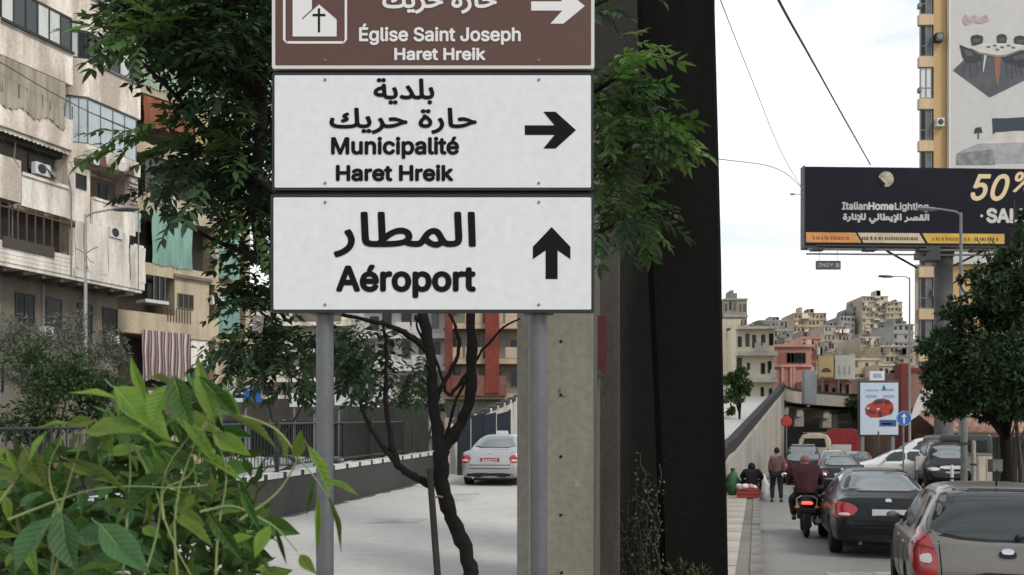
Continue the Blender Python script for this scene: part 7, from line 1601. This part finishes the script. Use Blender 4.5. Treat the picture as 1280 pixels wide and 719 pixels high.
MB().tube([(-.17, -.88, .60), (-.20, -.80, .78), (-.10, -.70, .84)], .014, 6).build('grab_rail', dullgrey, mo); MB().tube([(.17, -.88, .60), (.20, -.80, .78), (.10, -.70, .84)], .014, 6).build('grab_rail', dullgrey, mo)
for sx in (-1, 1):
    ellipsoid(mo, 'indicator', mat('amber_lens', (.45, .16, .02), .3), (sx*.19, -.86, .62), (.05, .03, .03), n=8); MB().tube([(sx*.30, .40, 1.02), (sx*.38, .34, 1.18)], .008, 5).build('mirror_stalk', plastic, mo); ellipsoid(mo, 'mirror', chrome, (sx*.40, .33, 1.22), (.06, .02, .045), n=8)
    MB().tube([(sx*.05, .44, .98), (sx*.30, .40, 1.02), (sx*.36, .34, 1.01)], .018, 8).build('handlebar', plastic, mo)
MB().box(-.17, .17, .40, .46, .95, 1.3).build('windshield', greyglass, mo) if False else None
rd = thing('person', 'rider in a maroon jacket hunched on the black motor scooter, seen from behind', 'person', sc_loc, SR)
J = dict(pel=(0, -.29, .90, .12, .10), sp=(0, -.25, 1.07, .12, .09), ch=(0, -.13, 1.28, .13, .08), nk=(0, -.10, 1.43, .06), hd=(0, -.06, 1.50, .078, .088), tp=(0, -.06, 1.575, .065),
         hl=(-.12, -.24, .86, .10), kl=(-.25, .16, .72, .066), al=(-.21, .12, .34, .045), tl=(-.21, .26, .30, .036), hr=(.12, -.24, .86, .10), kr=(.25, .16, .72, .066), ar=(.21, .12, .34, .045), tr=(.21, .26, .30, .036),
         sl=(-.20, -.15, 1.38, .065), el=(-.29, .02, 1.14, .048), wl=(-.33, .27, 1.03, .03), sr=(.20, -.15, 1.38, .065), er=(.29, .02, 1.14, .048), wr_=(.33, .27, 1.03, .03))
E_ = chain('pel', 'sp', 'ch', 'nk', 'hd', 'tp')+chain('pel', 'hl', 'kl', 'al', 'tl')+chain('pel', 'hr', 'kr', 'ar', 'tr')+chain('ch', 'sl', 'el', 'wl')+chain('ch', 'sr', 'er', 'wr_')
hand_edges(J, E_, 'wl', 'a', (0, .8, -.15), (1, 0, 0)); hand_edges(J, E_, 'wr_', 'b', (0, .8, -.15), (-1, 0, 0))
skin_body('body', J, E_, skinm, rd, 'pel')
skin_body('trousers', {'pel': (0, -.30, .88, .18, .15), 'hl': (-.12, -.24, .85, .12), 'kl': (-.25, .16, .72, .088), 'al': (-.21, .12, .37, .065), 'hr': (.12, -.24, .85, .12), 'kr': (.25, .16, .72, .088), 'ar': (.21, .12, .37, .065)}, chain('pel', 'hl', 'kl', 'al')+chain('pel', 'hr', 'kr', 'ar'), jeans, rd, 'pel')
skin_body('jacket', {'pel': (0, -.34, .86, .215, .17), 'sp': (0, -.31, 1.06, .225, .17), 'ch': (0, -.20, 1.28, .235, .17), 'nk': (0, -.10, 1.42, .10), 'sl': (-.22, -.16, 1.36, .11), 'el': (-.31, .02, 1.14, .085), 'wl': (-.31, .24, 1.03, .058), 'sr': (.22, -.16, 1.36, .11), 'er': (.31, .02, 1.14, .085), 'wr_': (.31, .24, 1.03, .058)},
          chain('pel', 'sp', 'ch', 'nk')+chain('ch', 'sl', 'el', 'wl')+chain('ch', 'sr', 'er', 'wr_'), jacket_w, rd, 'sp')
for sx in (-1, 1): ellipsoid(rd, 'shoe', shoem, (sx*.21, .20, .315), (.05, .14, .045), n=10)
ellipsoid(rd, 'cap', mat('cap_mauve', (.20, .085, .075), .8), (0, -.06, 1.55), (.095, .11, .095), cut=lambda c: c.z < 1.50)
for sx in (-1, 1): ellipsoid(rd, 'ear', skinm, (sx*.085, -.05, 1.50), (.012, .02, .03), n=6)
# person crouching on the pavement with a crate
cp = thing('person', 'person in black crouching on the median pavement beside the red and white crate', 'person', (P(939, 0, 28.6).x, 28.6, MZ), -.2); blk = mat('black_clothes', (.014, .014, .016), .9, .4, 5)
J = dict(pel=(0, -.15, .28, .13, .11), sp=(0, -.10, .48, .12, .10), ch=(.02, .03, .69, .13, .09), nk=(.02, .08, .84, .055), hd=(.02, .12, .92, .078, .088), tp=(.02, .12, 1.0, .065), hl=(-.12, -.1, .28, .1), kl=(-.22, .30, .50, .07), al=(-.18, .18, .10, .045), tl=(-.19, .32, .05, .038),
         hr=(.12, -.1, .28, .1), kr=(.26, .28, .50, .07), ar=(.2, .16, .10, .045), tr=(.22, .30, .05, .038), sl=(-.19, .02, .78, .07), el=(-.30, .16, .56, .05), wl=(-.16, .38, .48, .03), sr=(.22, .02, .78, .07), er=(.36, .14, .56, .05), wr_=(.30, .38, .46, .03))
E_ = chain('pel', 'sp', 'ch', 'nk', 'hd', 'tp')+chain('pel', 'hl', 'kl', 'al', 'tl')+chain('pel', 'hr', 'kr', 'ar', 'tr')+chain('ch', 'sl', 'el', 'wl')+chain('ch', 'sr', 'er', 'wr_')
hand_edges(J, E_, 'wl', 'a', (.5, .8, -.2), (1, 0, 0)); hand_edges(J, E_, 'wr_', 'b', (-.3, .8, -.2), (-1, 0, 0)); skin_body('body', J, E_, skinm, cp, 'pel')
T_ = {k: (*v[:3], v[3]+.05, (v[4] if len(v) > 4 else v[3])+.05) for k, v in J.items() if k in ('pel', 'sp', 'ch', 'hl', 'kl', 'al', 'hr', 'kr', 'ar', 'sl', 'el', 'sr', 'er')}; skin_body('clothes', T_, chain('pel', 'sp', 'ch')+chain('pel', 'hl', 'kl', 'al')+chain('pel', 'hr', 'kr', 'ar')+chain('ch', 'sl', 'el')+chain('ch', 'sr', 'er'), blk, cp, 'pel')
ellipsoid(cp, 'headscarf', blk, (.02, .10, .94), (.12, .13, .15), cut=lambda c: c.y > .20 and c.z < 1.02)
for sx in (-1, 1): ellipsoid(cp, 'shoe', shoem, (sx*.2, .26, .045), (.05, .13, .045), n=8)
ct = thing('crate', 'red crate with white wrapped goods on the pavement below the crouching person', 'crate', (P(935, 0, 27.5).x, 27.5, MZ), -.25); crr = mat('crate_red', (.30, .05, .045), .7, .4, 6)
for (a, c, d, e) in ((-.34, .34, 0, .02), (-.34, .34, .42, .44), (-.34, -.32, .021, .419), (.32, .34, .021, .419)):
    for i in range(3): MB().box(a, c, d, e, .02+i*.11, .11+i*.11).build('board', crr, ct)
MB().box(-.32, .32, .02, .42, 0, .03).build('base', crr, ct)
rg = random.Random(4)
for i in range(9): 
    o = ellipsoid(None, 'wrapped_bundle', whiteedge if i % 3 else mat('bundle_pink', (.5, .3, .28), .8), (0, 0, 0), (.10, .10, .08), n=8); tag(o, ['pink-wrapped bundle nearest the pier end of the crate', 'white bundle second from the pier end, front row of the crate', 'white bundle in the middle of the front row of the crate', 'pink-wrapped bundle right of the crate middle, front row', 'white bundle at the road end of the crate front row', 'white bundle at the pier end of the crate back row', 'pink-wrapped bundle second in the crate back row', 'white bundle in the middle of the crate back row', 'white bundle at the road end of the crate back row'][i], 'bundle', 'bundles in the crate'); o.location = (ct.location.x-.22+.11*(i % 5), ct.location.y+.12+.18*(i//5)-.05*(i % 2), MZ+.33+.04*(i % 2))
gbg = thing('sack', 'green plastic sack leaning at the foot of the ramp wall beside the pier', 'sack', (P(916, 0, 29).x, 29, MZ)); ellipsoid(gbg, 'sack_body', mat('sack_green', (.05, .15, .07), .7, .5, 6), (0, 0, .40), (.26, .22, .42), shape=lambda v: Vector((v.x*(1-.35*max(0, v.z)/.42)+.02*math.sin(v.z*22), v.y+.02*math.sin(v.x*25), v.z))); MB().lathe([(.05, .76), (.09, .88), (.07, .9)], n=10).build('sack_neck', MATS['sack_green'], gbg)
wsk = thing('sack', 'white bundle on the ground between the crouching person and the walking man', 'sack', (P(954, 0, 29).x, 29.0, .01)); ellipsoid(wsk, 'sack_body', whiteedge, (0, 0, .42), (.20, .2, .43), shape=lambda v: Vector((v.x*(1-.4*max(0, v.z)/.4)+.02*math.sin(v.z*18), v.y, v.z)))
bpy.context.view_layer.update()
